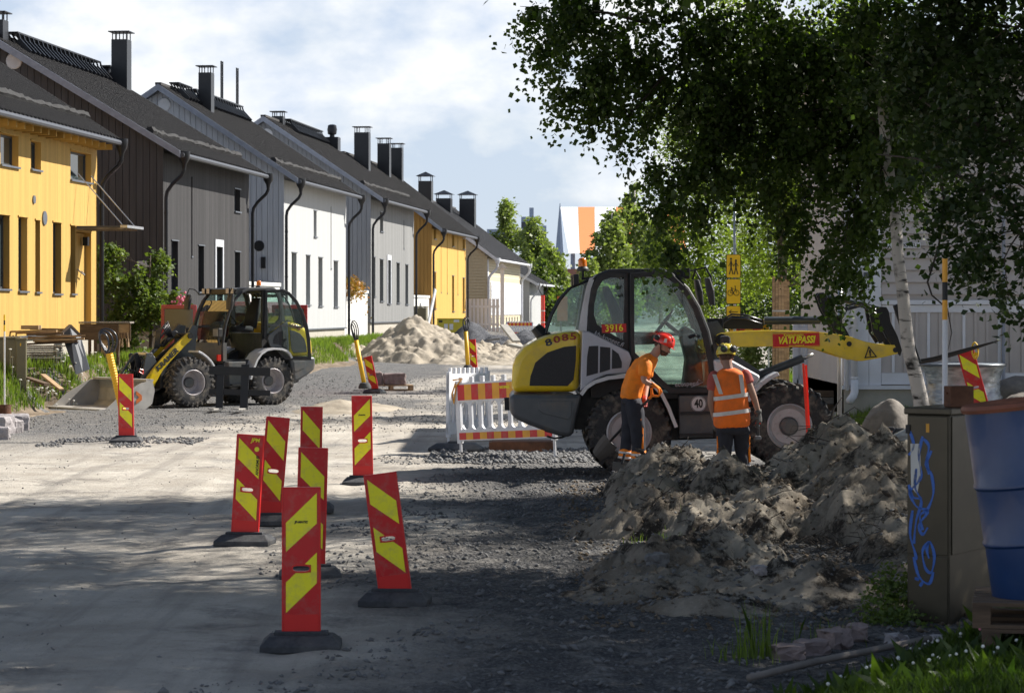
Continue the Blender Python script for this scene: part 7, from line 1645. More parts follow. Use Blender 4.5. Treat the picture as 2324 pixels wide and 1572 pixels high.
def person_vest():
    D = 29.3; P = lambda px, py, dy=0: at(px, py, D)+Vector((0, dy, 0))
    ft = P(1665, 1092); o0 = ft.copy(); t = thing('person', 'worker seen from behind in an orange reflective vest, red T-shirt and yellow helmet', 'person', ft)
    J = dict(pelvis=P(1663, 962), spine=P(1660, 920), chest=P(1655, 872), neck=P(1652, 838), neck2=P(1651, 828, .01), head=P(1648, 811, .05), crown=P(1647, 797, .05),
             shL=P(1622, 852), elL=P(1612, 912, -.02), wrL=P(1624, 957, .06), haL=P(1627, 972, .07),
             shR=P(1690, 849), elR=P(1710, 900, -.03), wrR=P(1722, 940, -.02), haR=P(1723, 955, -.02),
             hpL=P(1646, 970), knL=P(1645, 1025, .06), anL=P(1641, 1085, .02), toL=P(1640, 1094, .14), hlL=P(1641, 1094, -.05),
             hpR=P(1682, 968), knR=P(1686, 1020, .14), anR=P(1690, 1078, .04), toR=P(1694, 1090, .16), hlR=P(1690, 1090, 0))
    J = {k: v-o0 for k, v in J.items()}
    N = {'pelvis': (J['pelvis'], .12), 'spine': (J['spine'], .115), 'chest': (J['chest'], .125), 'neck': (J['neck'], .065), 'neck2': (J['neck2'], .06), 'head': (J['head'], .085), 'crown': (J['crown'], .075)}
    E = [('pelvis', 'spine'), ('spine', 'chest'), ('chest', 'neck'), ('neck', 'neck2'), ('neck2', 'head'), ('head', 'crown')]
    for s in 'RL':
        N.update({'sh'+s: (J['sh'+s], .060), 'el'+s: (J['el'+s], .044), 'wr'+s: (J['wr'+s], .030), 'hp'+s: (J['hp'+s], .09), 'kn'+s: (J['kn'+s], .058), 'an'+s: (J['an'+s], .04), 'to'+s: (J['to'+s], .035)})
        E += [('chest', 'sh'+s), ('sh'+s, 'el'+s), ('el'+s, 'wr'+s), ('pelvis', 'hp'+s), ('hp'+s, 'kn'+s), ('kn'+s, 'an'+s), ('an'+s, 'to'+s)]
    skin_body('body', N, E, mat('tanned_skin', (.30, .17, .12), .6), t)
    ax = Vector((1, 0, -.02)); V_ = M['orange_vest']
    pts = [P(1662, 975), P(1661, 950), P(1659, 910), P(1656, 870), P(1654, 850), P(1652, 840), P(1652, 835)]; pts = [p-o0 for p in pts]; wd = [(.235, .16), (.225, .155), (.205, .145), (.215, .14), (.20, .125), (.12, .09), (.07, .07)]
    vst = seg_loft(pts, wd, ax, 22, 2.7); o = wrinkle(vst.build('reflective_vest', V_, t), .022, 7)
    # reflective tapes follow the vest section, slightly proud
    def sect(z):
        zs_ = [p.z for p in pts]
        for i in range(len(pts)-1):
            if zs_[i] <= z <= zs_[i+1]: f = (z-zs_[i])/(zs_[i+1]-zs_[i]); return pts[i].lerp(pts[i+1], f), wd[i][0]+(wd[i+1][0]-wd[i][0])*f, wd[i][1]+(wd[i+1][1]-wd[i][1])*f
        return pts[0], wd[0][0], wd[0][1]
    for pyc in (899, 935):
        secs = []
        for dz in (-.024, .024):
            z = H-(pyc-HY)/F*D-o0.z+dz; c, a, b = sect(z); secs.append((c+Vector((0, 0, z-c.z)), Vector((a+.010, 0, .030)), Vector((0, b+.012, 0))))
        MB().loft(secs, 40, cap=False, pw=2.7).build('reflective_tape', M['reflect'], t, smooth=True)
    for xs_, xe_ in ((1620, 1634), (1679, 1684)):
        q = []
        for py in (849, 862, 876, 893):
            f = (py-849)/44; z = H-(py-HY)/F*D-o0.z; c, a, b = sect(z); xw = at(xs_+(xe_-xs_)*f, py, D).x-o0.x; u_ = min(abs((xw-c.x)/a), .97); yb = -(b+.016)*(1-u_**2.7)**(1/2.7)+c.y; q.append(Vector((xw, yb, z)))
        MB().add([v for p in q for v in (p+Vector((-.024, -.003, 0)), p+Vector((.024, -.003, 0)))]+[v for p in q for v in (p+Vector((-.024, .012, 0)), p+Vector((.024, .012, 0)))], [(2*i, 2*i+1, 2*i+3, 2*i+2) for i in range(3)]+[(8+2*i, 8+2*i+2, 8+2*i+3, 8+2*i+1) for i in range(3)]+[(2*i, 2*i+2, 10+2*i, 8+2*i) for i in range(3)]+[(2*i+1, 9+2*i, 11+2*i, 3+2*i) for i in range(3)]+[(0, 8, 9, 1), (6, 7, 15, 14)]).build('reflective_tape', M['reflect'], t)
    for s, sg in (('L', -1), ('R', 1)):
        a, b = J['sh'+s], J['el'+s]; e = a.lerp(b, .62 if s == 'L' else .45)
        sl = MB(); sl.tube([a-Vector((sg*.05, 0, -.02)), a+Vector((sg*.01, 0, -.01)), a.lerp(b, .3), e], [.07, .082, .078, .078], 14); wrinkle(sl.build('sleeve', M['shirt_red'], t), .018, 10)
    MB().tube([J['neck']-Vector((0, 0, .03)), J['neck']+Vector((0, 0, .012))], [.085, .072], 14).build('collar', M['shirt_red'], t, smooth=True)
    pv_ = seg_loft([J['pelvis']+Vector((0, 0, .02)), J['pelvis']+Vector((0, 0, -.06)), J['pelvis']+Vector((0, 0, -.14))], [(.19, .13), (.20, .14), (.19, .13)], ax, 16, 2.6); wrinkle(pv_.build('waistband', M['navy'], t), .015, 10, 0)
    for s in 'RL':
        h, k, a = J['hp'+s], J['kn'+s], J['an'+s]
        L_ = MB(); L_.tube([h+Vector((0, 0, .03)), h.lerp(k, .4), k, k.lerp(a, .4), k.lerp(a, .75), a], [.118, .108, .090, .082, .08, .082], 14); wrinkle(L_.build('trouser_leg', M['navy'], t), .03, 9)
        b0 = k.lerp(a, .50); c_ = MB(); c_.tube([b0, a], [.086, .090], 16); wrinkle(c_.build('hi_vis_cuff', M['orange'], t), .012, 10)
        MB().tube([k.lerp(a, .66), k.lerp(a, .8)], [.0925, .0935], 18).build('reflective_band', M['reflect'], t, smooth=True)
        sg = 1 if s == 'R' else -1; sd = Vector((sg*.085 if s == 'R' else -.085, -.035, 0)); MB().tube([h.lerp(k, .35)+sd*1.15, h.lerp(k, .8)+sd, k.lerp(a, .5)+sd*.9], [.006, .014, .018], 6).build('orange_stripe', M['orange'], t, smooth=True)
        to, hl, an = J['to'+s], J['hl'+s], J['an'+s]; g0 = to.z-.02
        MB().loft([(Vector((an.x, hl.y, g0+.05)), Vector((.04, 0, 0)), Vector((0, 0, .05))), (Vector((an.x, hl.y+.06, g0+.07)), Vector((.046, 0, 0)), Vector((0, 0, .07))), (Vector((to.x, to.y, g0+.04)), Vector((.042, 0, 0)), Vector((0, 0, .038)))], 14, pw=2.8).build('boot', M['black_plastic'], t, smooth=True)
    hc = J['head']; f = Vector((-.18, .93, -.22)).normalized(); u = Vector((0, .22, .97)); u = (u-f*u.dot(f)).normalized(); r = f.cross(u)
    MB().loft([(hc+u*.06, f*.088, r*.072), (hc, f*.094, r*.074), (hc-u*.05+f*.01, f*.078, r*.062), (hc-u*.09+f*.045, f*.03, r*.03)], 18).build('face', M['skin'], t, smooth=True)
    MB().loft([(hc+f*.10-u*.0, r*.010, f*.010), (hc+f*.115-u*.025, r*.015, f*.014), (hc+f*.10-u*.038, r*.012, f*.008)], 10).build('nose', M['skin'], t, smooth=True)
    MB().loft([(hc-f*.030-u*.045, f*.05, r*.060), (hc-f*.025+u*.02, f*.075, r*.080)], 14).build('hair', M['beard'], t, smooth=True)
    for s in (-1, 1):
        MB().sphere(hc+f*.092+u*.006+r*.031*s, .010, 10, 6).build('eye', mat_lazy('eye', (.5, .48, .45)), t)
        MB().loft([(hc+r*.074*s-u*.03-f*.012, f*.012, u*.010), (hc+r*.084*s-u*.012-f*.014, f*.018, u*.026), (hc+r*.078*s+u*.01-f*.014, f*.012, u*.014)], 10).build('ear', M['skin'], t, smooth=True)
    h, *_ = helmet(t, hc+u*.045, f+u*.05, u, M['helmet_yellow'])
    for s, m_ in ((-1, 'black_plastic'), (1, 'black_plastic')):
        e = MB().lathe([(0, 0), (.034, .0), (.044, .014), (.042, .034), (.03, .046), (0, .05)], n=18).build('ear_muff', M[m_], t, smooth=True); e.matrix_local = Matrix.Translation(hc+u*.075-f*.115+r*.052*s) @ (-f+r*s*.3).to_track_quat('Z', 'Y').to_matrix().to_4x4()
        MB().lathe([(0, .0505), (.018, .0505), (.018, .053), (0, .053)], n=14).build('muff_badge', mat_lazy('muff_green', (.07, .16, .05)) if s < 0 else M['black'], e)
    MB().tube([hc+u*.13-f*.06+r*.10, hc+u*.11-f*.1+r*.02, hc+u*.13-f*.06-r*.1], .01, 8).build('headband', M['black_plastic'], t, smooth=True)
    MB().loft([(hc+u*.11+r*.125+f*.02, f*.045, u*.04), (hc+u*.11+r*.135+f*.02, f*.045, u*.04)], 12, pw=4).build('raised_visor', M['black_plastic'], t)
    hand(t, J['wrR'], J['haR']-J['wrR']+Vector((0, 0, -.05)), Vector((-.6, .6, 0)), M['glove_grey'], 1.1, 1, 1.08)
    hand(t, J['wrL'], J['haL']-J['wrL']+Vector((0, 0, -.05)), Vector((.6, .6, 0)), M['glove_grey'], .8, -1, 1.0)
    MB().tube([J['wrR'].lerp(J['elR'], .06), J['wrR'].lerp(J['elR'], .25)], [.040, .045], 12).build('glove_cuff', M['glove_grey'], t, smooth=True)
    # cordless drill in his right hand
    c = J['haR']+o0+Vector((-.015, .03, -.10)); tt = thing('cordless_drill', 'grey and red cordless drill in the right hand of the worker in the vest', 'power tool', c)
    MB().loft([((0, -.03, .04), (.022, 0, 0), (0, 0, .03)), ((0, .06, .04), (.028, 0, 0), (0, 0, .033)), ((0, .14, .03), (.018, 0, 0), (0, 0, .02))], 12).build('motor_housing', M['machine_grey'], tt, smooth=True)
    MB().bar((0, 0, .06), (0, -.01, -.08), .034, .04).build('handle', M['black_plastic'], tt, bevel=.008); MB().box(-.035, .035, -.06, .05, -.125, -.08).build('battery', mat_lazy('tool_grey', (.16, .16, .17)), tt, bevel=.008); MB().box(-.03, .03, -.03, .0, .065, .08).build('tool_stripe', M['helmet_red'], tt)
    MB().tube([(0, .14, .03), (0, .18, .03)], .014, 10).build('chuck', M['black'], tt)
    return t
person_hi_vis_bending(); person_vest()
# standing blade of a second spade in front of the bending worker
a = at(1398, 1050, 28.3)
p = at(1412, 1092, 28.3); t = thing('spade_blade', 'square grey spade blade stuck upright in the gravel before the bending worker', 'spade', (p.x, 28.3, p.z-.02))
MB().prism([(-.13, .0), (.12, .02), (.13, .24), (-.11, .25)], 0, .006).build('blade', mat_lazy('grey_blade', (.11, .105, .10)), t, bevel=.002); MB().tube([(0, 0, .22), (.03, .05, .34)], .016, 8).build('socket', M['black'], t)
# bystander behind the loader cab
D = 58.0; q = at(1601, 720, D); gz0 = gzf(q.x, D); t = thing('person', 'distant bystander in a white shirt with dark hair behind the right wheel loader', 'person', (q.x, D, gz0))
N = {'pelvis': ((0, 0, .92), .13), 'chest': ((0, 0, 1.3), .14), 'neck': ((0, 0, 1.5), .055), 'head': ((0, 0, 1.62), .09), 'crown': ((0, 0, 1.70), .07)}; E = [('pelvis', 'chest'), ('chest', 'neck'), ('neck', 'head'), ('head', 'crown')]
for s, k in ((-1, 'L'), (1, 'R')):
    N.update({'s'+k: ((s*.18, 0, 1.42), .06), 'e'+k: ((s*.24, -.02, 1.14), .042), 'w'+k: ((s*.24, .08, .90), .03), 'h'+k: ((s*.09, 0, .85), .09), 'k'+k: ((s*.10, .02, .47), .06), 'a'+k: ((s*.10, 0, .08), .042), 't'+k: ((s*.11, .12, .04), .035)}); E += [('chest', 's'+k), ('s'+k, 'e'+k), ('e'+k, 'w'+k), ('pelvis', 'h'+k), ('h'+k, 'k'+k), ('k'+k, 'a'+k), ('a'+k, 't'+k)]
N = {k: (Vector(v[0]), v[1]) for k, v in N.items()}; skin_body('body', N, E, M['skin'], t)
wrinkle(seg_loft([Vector((0, 0, z)) for z in (.86, 1.1, 1.3, 1.42, 1.49)], [(.2, .15), (.19, .14), (.2, .14), (.18, .12), (.07, .07)], (1, 0, 0)).build('shirt', M['plastic_white'], t), .02, 9)
for s in (-1, 1):
    MB().tube([(s*.15, 0, 1.42), (s*.19, 0, 1.40), (s*.235, -.01, 1.2)], [.07, .075, .065], 12).build('sleeve', M['plastic_white'], t, smooth=True)
    MB().tube([(s*.09, 0, .95), (s*.10, .02, .5), (s*.10, 0, .08)], [.12, .085, .075], 12).build('trouser_leg', M['navy'], t, smooth=True); hand(t, (s*.24, .08, .90), (0, .2, -1), (-s, 0, 0), M['skin'], .5, s)
MB().sphere((0, 0, 1.68), .108, 14, 10).build('hair', M['ink'], t, smooth=True)

# ------------------------------------------------------------------ vegetation
def B_(px, py, D, r, rz=None): p = at(px, py, D); return (p.x, p.y, p.z, r, r*1.1, rz or r*.8)
fr_bl = [B_(1222, 14, 28, .22), B_(1275, 20, 28, .40), B_(1320, 60, 28, .5), B_(1250, 120, 27.6, .28), B_(1232, 160, 27.6, .13), B_(1300, 175, 27.7, .38), B_(1275, 245, 27.6, .13, .1), B_(1330, 235, 27.8, .30), B_(1390, 150, 28, .5), B_(1420, 60, 28, .7), B_(1405, 262, 28, .25, .22), B_(1460, 180, 28.4, .5), B_(1530, 90, 28.4, .8), B_(1500, 330, 28, .33), B_(1555, 250, 28.4, .65), B_(1505, 430, 28, .28, .3), B_(1560, 400, 28.2, .45), B_(1555, 480, 28, .3), B_(1550, 560, 28, .2, .25),
         B_(1640, 180, 28.5, .9), B_(1640, 350, 28.3, .6), B_(1610, 480, 28.2, .28), B_(1730, 80, 28.5, 1.0), B_(1740, 270, 28.4, .8), B_(1735, 440, 28.3, .45), B_(1735, 530, 28, .25), B_(1830, 190, 28.5, 1.0), B_(1840, 370, 28.4, .7), B_(1835, 520, 28.2, .36), B_(1920, 90, 28.3, 1.0), B_(1930, 300, 28.3, .9), B_(1930, 480, 28, .6), B_(1915, 570, 27.6, .45), B_(1880, 640, 27.6, .2, .25), B_(1945, 640, 27.4, .16, .3), B_(2030, 180, 28, 1.0), B_(2010, 360, 28, .7), B_(2120, 330, 28, .7), B_(2130, 80, 28, .9), B_(2003, 170, 26.8, .5), B_(2018, 320, 26.8, .4), B_(2035, 440, 26.8, .28), B_(1995, 40, 26.8, .5)]
rsx = np.random.RandomState(4)
up_bl = []
for (x, y, z, r) in [(.6, 28, 7.2, 1.2), (1.8, 27.5, 8, 1.6), (3.4, 28.5, 9, 1.9), (5.2, 28, 10, 2.1), (6.8, 28, 8.5, 1.9), (4.4, 26.5, 7.6, 1.8), (3, 29.5, 7.2, 1.6), (5.5, 30, 7.5, 1.9), (4.6, 28, 11.8, 1.6), (1.5, 29, 6.8, 1.1), (6.5, 26, 6.6, 1.5), (7.6, 29.5, 6.4, 1.5)]: up_bl.append((x, y, z, r, r, r*.8))
tp = [at(2096, 1010, 27), at(2091, 914, 27), at(2079, 857, 27), at(2063, 799, 27), at(2056, 741, 27), at(2048, 655, 27), at(2038, 582, 27.1), at(2034, 510, 27.2), at(2010, 330, 27.4), at(1998, 180, 27.6), at(1996, -60, 27.8), at(2020, -500, 28), at(2030, -1100, 28), at(2030, -1900, 28)]
tp[0].z = .05
t = thing('birch_tree', 'big white-barked birch in front of the timber building, crown over the street', 'tree', (tp[0].x, tp[0].y, 0)); b0 = Vector((tp[0].x, tp[0].y, 0)); tl = [p-b0 for p in tp]
MB().tube(tl, [.11, .088, .080, .074, .072, .068, .066, .064, .06, .058, .055, .05, .04, .015], 16).build('trunk', M['bark_birch'], t, smooth=True)
dense = [tl[i].lerp(tl[i+1], f) for i in range(8, len(tl)-1) for f in (0, .33, .66)]
loc = [(x-b0.x, y-b0.y, z, a_1, b_1, c_1) for x, y, z, a_1, b_1, c_1 in fr_bl+up_bl]
limbs_mesh(b0, None, loc, .085, M['twig'], t, 'limbs', seed=5, trunk_pts=dense, per=3)
# hand-placed drooping limbs seen in the gap against the sky
MB().tube([p-b0 for p in (at(1620, 90, 28.2), at(1500, 180, 28), at(1440, 250, 28), at(1400, 262, 28))], [.03, .02, .01, .004], 6).tube([p-b0 for p in (at(1500, 60, 28), at(1380, 30, 28), at(1260, 20, 28), at(1180, 15, 28))], [.03, .018, .01, .003], 6).tube([p-b0 for p in (at(1440, 250, 28), at(1405, 300, 28), at(1420, 350, 28), at(1445, 385, 28))], [.006, .004, .003, .002], 5).tube([p-b0 for p in (at(1405, 300, 28), at(1385, 315, 28), at(1380, 330, 28))], [.003, .002, .0015], 5).build('drooping_twigs', M['twig'], t, smooth=True)
rs = np.random.RandomState(50)
P1, _ = blob_points(loc[:len(fr_bl)], 58000, rs, 11, .42, .07, .0, clump=9); P2, _ = blob_points(loc[len(fr_bl):], 60000, rs, 10, .5, .25, .2)
V1, F1 = leaf_cloud(P1, .064, rs, aspect=.85, droop=.8); V2, F2 = leaf_cloud(P2, .068, rs, aspect=.85, droop=.5)
c = np_mesh('crown', np.concatenate([V1, V2]), np.concatenate([F1, F2+len(V1)]), 4, M['leaf_birch'], t); c['kind'] = 'stuff'
# three hundred single leaves of the fringe against the sky
lv = bpy.data.meshes.new('leaf'); s_ = .055
lv.from_pydata([(0, 0, 0), (-.42*s_, .004, -.30*s_), (-.36*s_, .006, -.55*s_), (0, .0, -1.0*s_), (.36*s_, .006, -.55*s_), (.42*s_, .004, -.30*s_)], [], [(0, 1, 2, 3), (0, 3, 4, 5)]); lv.materials.append(M['leaf_birch'])
fb = [loc[i] for i in (0, 1, 3, 4, 5, 6, 7, 10, 13, 15)]
PL, _ = blob_points(fb, 300, rs, 6, .25, .10, .5)
for p_ in PL[:300]:
    o = bpy.data.objects.new('leaf', lv); COL.objects.link(o); o.parent = t; o.location = tuple(p_); o.rotation_euler = (rs.randn()*.5, rs.randn()*.5, rs.rand()*6.28)
# rowan on the right, nearer
rb = [B_(2290, 60, 20.5, .8), B_(2200, 40, 21, .7), B_(2320, 220, 20, .7), B_(2210, 200, 21, .7), B_(2140, 130, 21.5, .5), B_(2290, 380, 20, .6), B_(2190, 370, 21, .55), B_(2110, 260, 21.5, .45), B_(2240, 500, 20.5, .5), B_(2320, 520, 20, .5), B_(2300, 610, 20, .30, .25), B_(2135, 600, 21.5, .18, .15), B_(2060, 120, 21.5, .5), B_(2215, 610, 20.8, .22, .2), B_(2315, 680, 20, .14, .2), B_(2200, 660, 20.8, .10, .12), B_(2290, 690, 19.8, .12, .1),
      (4.2, 20, 5.6, 1.2, 1.2, 1), (5.2, 19, 6.3, 1.5, 1.5, 1.2), (6.2, 20.5, 5.5, 1.5, 1.5, 1.2), (5.5, 21.5, 7.0, 1.5, 1.5, 1.2), (6.5, 18.5, 4.6, 1.2, 1.2, 1), (7.2, 20, 7.2, 1.5, 1.5, 1.2)]
t = tree('rowan_tree', 'dark rowan reaching in from the right edge in front of the birch', 'tree', (6.0, 20.2, .2), rb, 46000, .066, .12, M['leaf_dark'], M['bark'], 77, trunk=[(6.0, 20.2, .1), (5.95, 20.2, 2.2), (5.8, 20.1, 4), (5.6, 20, 6), (5.6, 20, 7.5)], twig=12, hang=.30, spread=.10, droop=.3)
b0 = Vector((6.0, 20.2, .2))
MB().tube([p-b0 for p in (Vector((5.85, 20.1, 3.2)), at(2300, 470, 20.3), at(2200, 410, 20.6), at(2080, 360, 21), at(1990, 350, 21.3))], [.045, .03, .02, .012, .005], 7).tube([p-b0 for p in (at(2300, 330, 20.2), at(2180, 260, 20.6), at(2110, 240, 21), at(2060, 200, 21.3))], [.03, .02, .012, .005], 7).tube([p-b0 for p in (at(2130, 370, 20.9), at(2145, 470, 20.8), at(2130, 560, 20.6), at(2105, 640, 20.5), at(2115, 670, 20.4), at(2150, 700, 20.3), at(2160, 755, 20.3), at(2150, 800, 20.3))], [.014, .012, .010, .010, .008, .006, .004, .002], 6).build('bare_branch', M['twig'], t, smooth=True)
# trees outside the frame whose crowns shade the foreground
tree('birch_tree', 'birch beyond the right edge of the picture shading the foreground track', 'tree', (9.5, 23, .2), [(8.0, 21.5, 6.5, 2, 2, 1.6), (9.5, 23, 8, 2.4, 2.4, 2), (7.4, 23.5, 9, 2, 2, 1.7), (10, 21, 10, 2.2, 2.2, 2), (8.2, 19.8, 8.5, 1.9, 1.9, 1.6), (11, 24, 6.5, 2, 2, 1.7)], 38000, .085, .16, M['leaf_birch'], M['bark_birch'], 81, 'shade trees right of the picture', spread=.3)
tree('birch_tree', 'second birch beyond the right edge, nearer the camera', 'tree', (9.0, 17.5, .2), [(7.6, 17.0, 5.6, 1.9, 1.9, 1.6), (9.2, 18, 7.4, 2.2, 2.2, 2), (7.2, 18, 7.6, 1.8, 1.8, 1.5), (8.6, 15.8, 6.8, 1.8, 1.8, 1.5), (6.6, 16, 6.3, 1.4, 1.4, 1.2), (8, 17, 9.4, 2, 2, 1.7), (5.5, 18.5, 8.2, 1.9, 1.9, 1.3), (4, 20.2, 8.6, 1.9, 1.9, 1.3), (6, 21, 9.2, 2, 2, 1.4), (3, 22, 9, 1.6, 1.8, 1.1), (4.4, 24, 9.4, 1.8, 1.8, 1.3), (3, 18, 8.1, 1.5, 1.6, 1.1), (2.2, 24.6, 8.6, 1.5, 1.5, 1), (1.6, 20, 9, 1.3, 1.5, .9), (5.3, 17.5, 3.1, .8, .9, .8), (6.2, 18, 4, 1, 1, .9), (4.9, 16.3, 2.7, .6, .8, .7)], 100000, .085, .16, M['leaf_birch'], M['bark_birch'], 82, 'shade trees right of the picture', spread=.3)
tree('birch_tree', 'tall birch whose limbs overhang the street above the picture', 'tree', (7.6, 20.5, .2), [(0, 19, 6.7, 1.2, 1.3, .9), (2, 18, 6.1, 1.2, 1.3, .9), (1.2, 22, 6.7, 1.3, 1.3, .9), (3.2, 20.5, 6.5, 1.3, 1.3, .9), (-1.2, 21.4, 7.4, 1.1, 1.2, .8), (4.2, 17.5, 5.9, 1.1, 1.2, .9), (1.2, 24.4, 7.6, 1.2, 1.3, .9), (-.8, 24.0, 7.9, 1.0, 1.2, .8), (5.2, 20, 7.4, 1.5, 1.5, 1.2), (3, 23.5, 7.4, 1.3, 1.4, 1), (1, 16.5, 5.7, 1.0, 1.0, .7), (-.6, 17.0, 6.3, .9, 1, .7), (6.5, 20.5, 8.6, 1.6, 1.6, 1.4)], 100000, .085, .17, M['leaf_birch'], M['bark_birch'], 84, 'shade trees right of the picture', spread=.25)
tree('birch_tree', 'third birch beyond the right edge, shading the dug soil', 'tree', (10.5, 29.5, .3), [(8.9, 27.2, 6.2, 1.7, 1.9, 1.4), (10.4, 28.5, 7.6, 2.2, 2.2, 1.8), (9.2, 29.4, 8.6, 1.9, 1.9, 1.5), (8.0, 25.6, 5.0, 1.2, 1.4, 1.1), (11, 27, 9.2, 2, 2, 1.7)], 14000, .085, .16, M['leaf_birch'], M['bark_birch'], 83, 'shade trees right of the picture', spread=.3)
# street trees behind the loader
def street_tree(label, px, D, blobs, n, seed, leaf=.085, grp='lime trees along the pavement behind the right loader', lm='leaf_mid'):
    x = (px-CX)/F*D; return tree('street_tree', label, 'tree', (x, D, gzf(x, D)), [B_(*b) for b in blobs], n, leaf, .14, M[lm], M['bark'], seed, grp, twig=9, hang=.5, spread=.22)
street_tree('street tree with sunlit leaves whose trunk is boxed in raw planks', 1772, 51, [(1700, 480, 53, 1.0), (1770, 380, 51, 1.4), (1850, 470, 51, 1.2), (1790, 560, 52, 1.0), (1690, 590, 54, .6), (1870, 600, 52, .8), (1720, 250, 51, 1.6), (1840, 200, 51, 1.7), (1760, 40, 51, 2.0), (1900, 360, 51, 1.3), (1740, 640, 53, .45), (1860, 650, 51, .5)], 30000, 91)
street_tree('sunlit street tree behind the cab roof between sign post and far birches', 1590, 66, [(1560, 560, 66, 1.3), (1620, 480, 66, 1.5), (1660, 600, 65, 1.2), (1590, 640, 65, 1.0), (1600, 360, 66, 1.7), (1540, 620, 66, 1.0), (1560, 250, 66, 1.3), (1600, 700, 64, .8), (1650, 690, 64, .8)], 24000, 92)
street_tree('dense street tree right of the boxed trunk beside the timber building', 1880, 62, [(1830, 560, 62, 1.5), (1900, 480, 62, 1.8), (1870, 650, 61, 1.2), (1800, 660, 60, 1.0), (1700, 650, 60, 1.0), (1730, 710, 60, .7), (1880, 330, 62, 2.0), (1820, 700, 60, .9)], 24000, 93, lm='leaf_birch')
street_tree('low bushy tree under the boxed trunk behind the boom', 1700, 72, [(1660, 700, 72, 1.3), (1720, 740, 72, 1.2), (1790, 740, 70, 1.3), (1850, 730, 70, 1.3), (1700, 790, 70, .9), (1900, 700, 71, 1.6)], 12000, 94, lm='leaf_birch')
# plank box round the trunk
p = at(1772, 0, 48.5); zg_ = gzf(p.x, 48.5); t = thing('trunk_guard', 'raw plank guard strapped round the street tree trunk', 'trunk guard', (p.x, 48.5, zg_))
for k in range(6): MB().box(-.17+.057*k, -.17+.057*k+.052, -.05*math.sin(k*.6)-.05, -.05*math.sin(k*.6)-.025, .4+.03*(k % 2), 2.75-.05*(k % 3)).build('plank', M['wood'], t)
for z in (.6, 2.05): MB().box(-.185, .19, -.12, -.105, z, z+.035).build('strap', M['steel'], t)
MB().box(-.16, .16, -.02, .16, 0, 2.7).build('inner_post', M['wood_dark'], t)
# apple tree by the charcoal house
blk = [B_(262, 640, 66, .50), B_(300, 700, 66, .55), B_(255, 735, 66, .45), B_(335, 650, 66, .35), B_(360, 590, 66.4, .22, .4), B_(350, 690, 66, .45), B_(385, 700, 66, .40), B_(245, 580, 66.2, .30, .35), B_(290, 760, 66, .35), B_(400, 680, 65, .30), B_(320, 625, 66, .3), B_(280, 590, 66.3, .2, .3), B_(395, 740, 65.5, .3)]
tb = tree('apple_tree', 'leafy apple tree with a pink bloom between the ochre and charcoal houses', 'tree', (at(340, 0, 66).x, 66, .85), blk, 9000, .115, .06, M['leaf_bush'], M['bark'], 33, twig=6, hang=.3, spread=.12)
fl = MB(); rn = random.Random(2); c0 = at(414, 682, 64.6)-Vector((at(340, 0, 66).x, 66, .85))
for k in range(40): 
    c_ = c0+Vector((rn.gauss(0, .09), rn.gauss(0, .05), rn.gauss(0, .10))); fl.sphere(c_, .035, 6, 4)
o = fl.build('blossom', M['petal_pink'], tb); o['kind'] = 'stuff'
# grass: bank on the left
rs = np.random.RandomState(60)
def bz(X, Y): return bank_z(X, Y)
Yb = rs.uniform(45, 104, 42000)**1.0; Xb = facade_x(Yb)+.3+rs.rand(len(Yb))*2.1; keep = (fbm(Xb*.8, Yb*.8, 3) > -.22) & (fx2(Yb)+.5*fbm(Yb*.25+3, Yb*0+2)-Xb > .15)
Xb, Yb = Xb[keep], Yb[keep]; grass('bank_grass', None, np.stack([Xb, Yb, bz(Xb, Yb)-.02], 1), .24, .022, M['grass'], rs)
Xc = rs.uniform(-12.5, -8.9, 16000); Yc = rs.uniform(44, 56, 16000); k = (fx2(Yc)+.5*fbm(Yc*.25+3, Yc*0+2)-Xc > .25) & (fbm(Xc, Yc, 3) > -.25); Xc, Yc = Xc[k], Yc[k]; grass('bank_grass', None, np.stack([Xc, Yc, bz(Xc, Yc)-.02], 1), .26, .02, M['grass'], rs)
fl = MB()
for k in range(170):
    y = rn.uniform(47, 58); x = facade_x(y)+rn.uniform(.9, 2.2)
    if rn.random() < .5: x = at(rn.uniform(70, 320), 0, 53).x; y = rn.uniform(55.1, 56)
    z = float(bz(np.array([x]), np.array([y]))[0])+rn.uniform(.25, .5); fl.sphere((x, y, z), rn.uniform(.02, .04), 6, 3, (1, 1, .4)); fl.tube([(x, y, z-.4), (x, y, z)], .004, 3, cap=False)
o = fl.build('white_flowers', M['petal_white'], None); o['kind'] = 'stuff'
def leafy(name, label, cat, blobs, n, leaf, m, seed, spread=.05, hang=.12):
    r_ = np.random.RandomState(seed); c = blobs[0]; t = thing(name, label, cat, (c[0], c[1], c[2])); l = [(x-c[0], y-c[1], z-c[2], a, b, d) for x, y, z, a, b, d in blobs]
    P, _ = blob_points(l, n, r_, 6, hang, spread); V, Fq = leaf_cloud(P, leaf, r_, droop=-.1); o = np_mesh('foliage', V, Fq, 4, m, t); o['kind'] = 'stuff'
    st = MB()
    for q in l: st.tube([(0, 0, -blobs[0][5]), (q[0]*.5, q[1]*.5, q[2]*.5-.1), (q[0], q[1], q[2])], .005, 4)
    st.build('stem', M['twig'], t); return t
leafy('weed_clump', 'bright green leafy weeds growing against the left side of the graffiti cabinet', 'weeds', [B_(2020, 1370, 16.9, .17, .20), B_(2060, 1350, 17.0, .12, .25), B_(1990, 1400, 16.7, .12, .12), B_(2050, 1410, 16.6, .15, .12), B_(2010, 1310, 17, .08, .12)], 2600, .032, M['leaf_bush'], 5, .05)
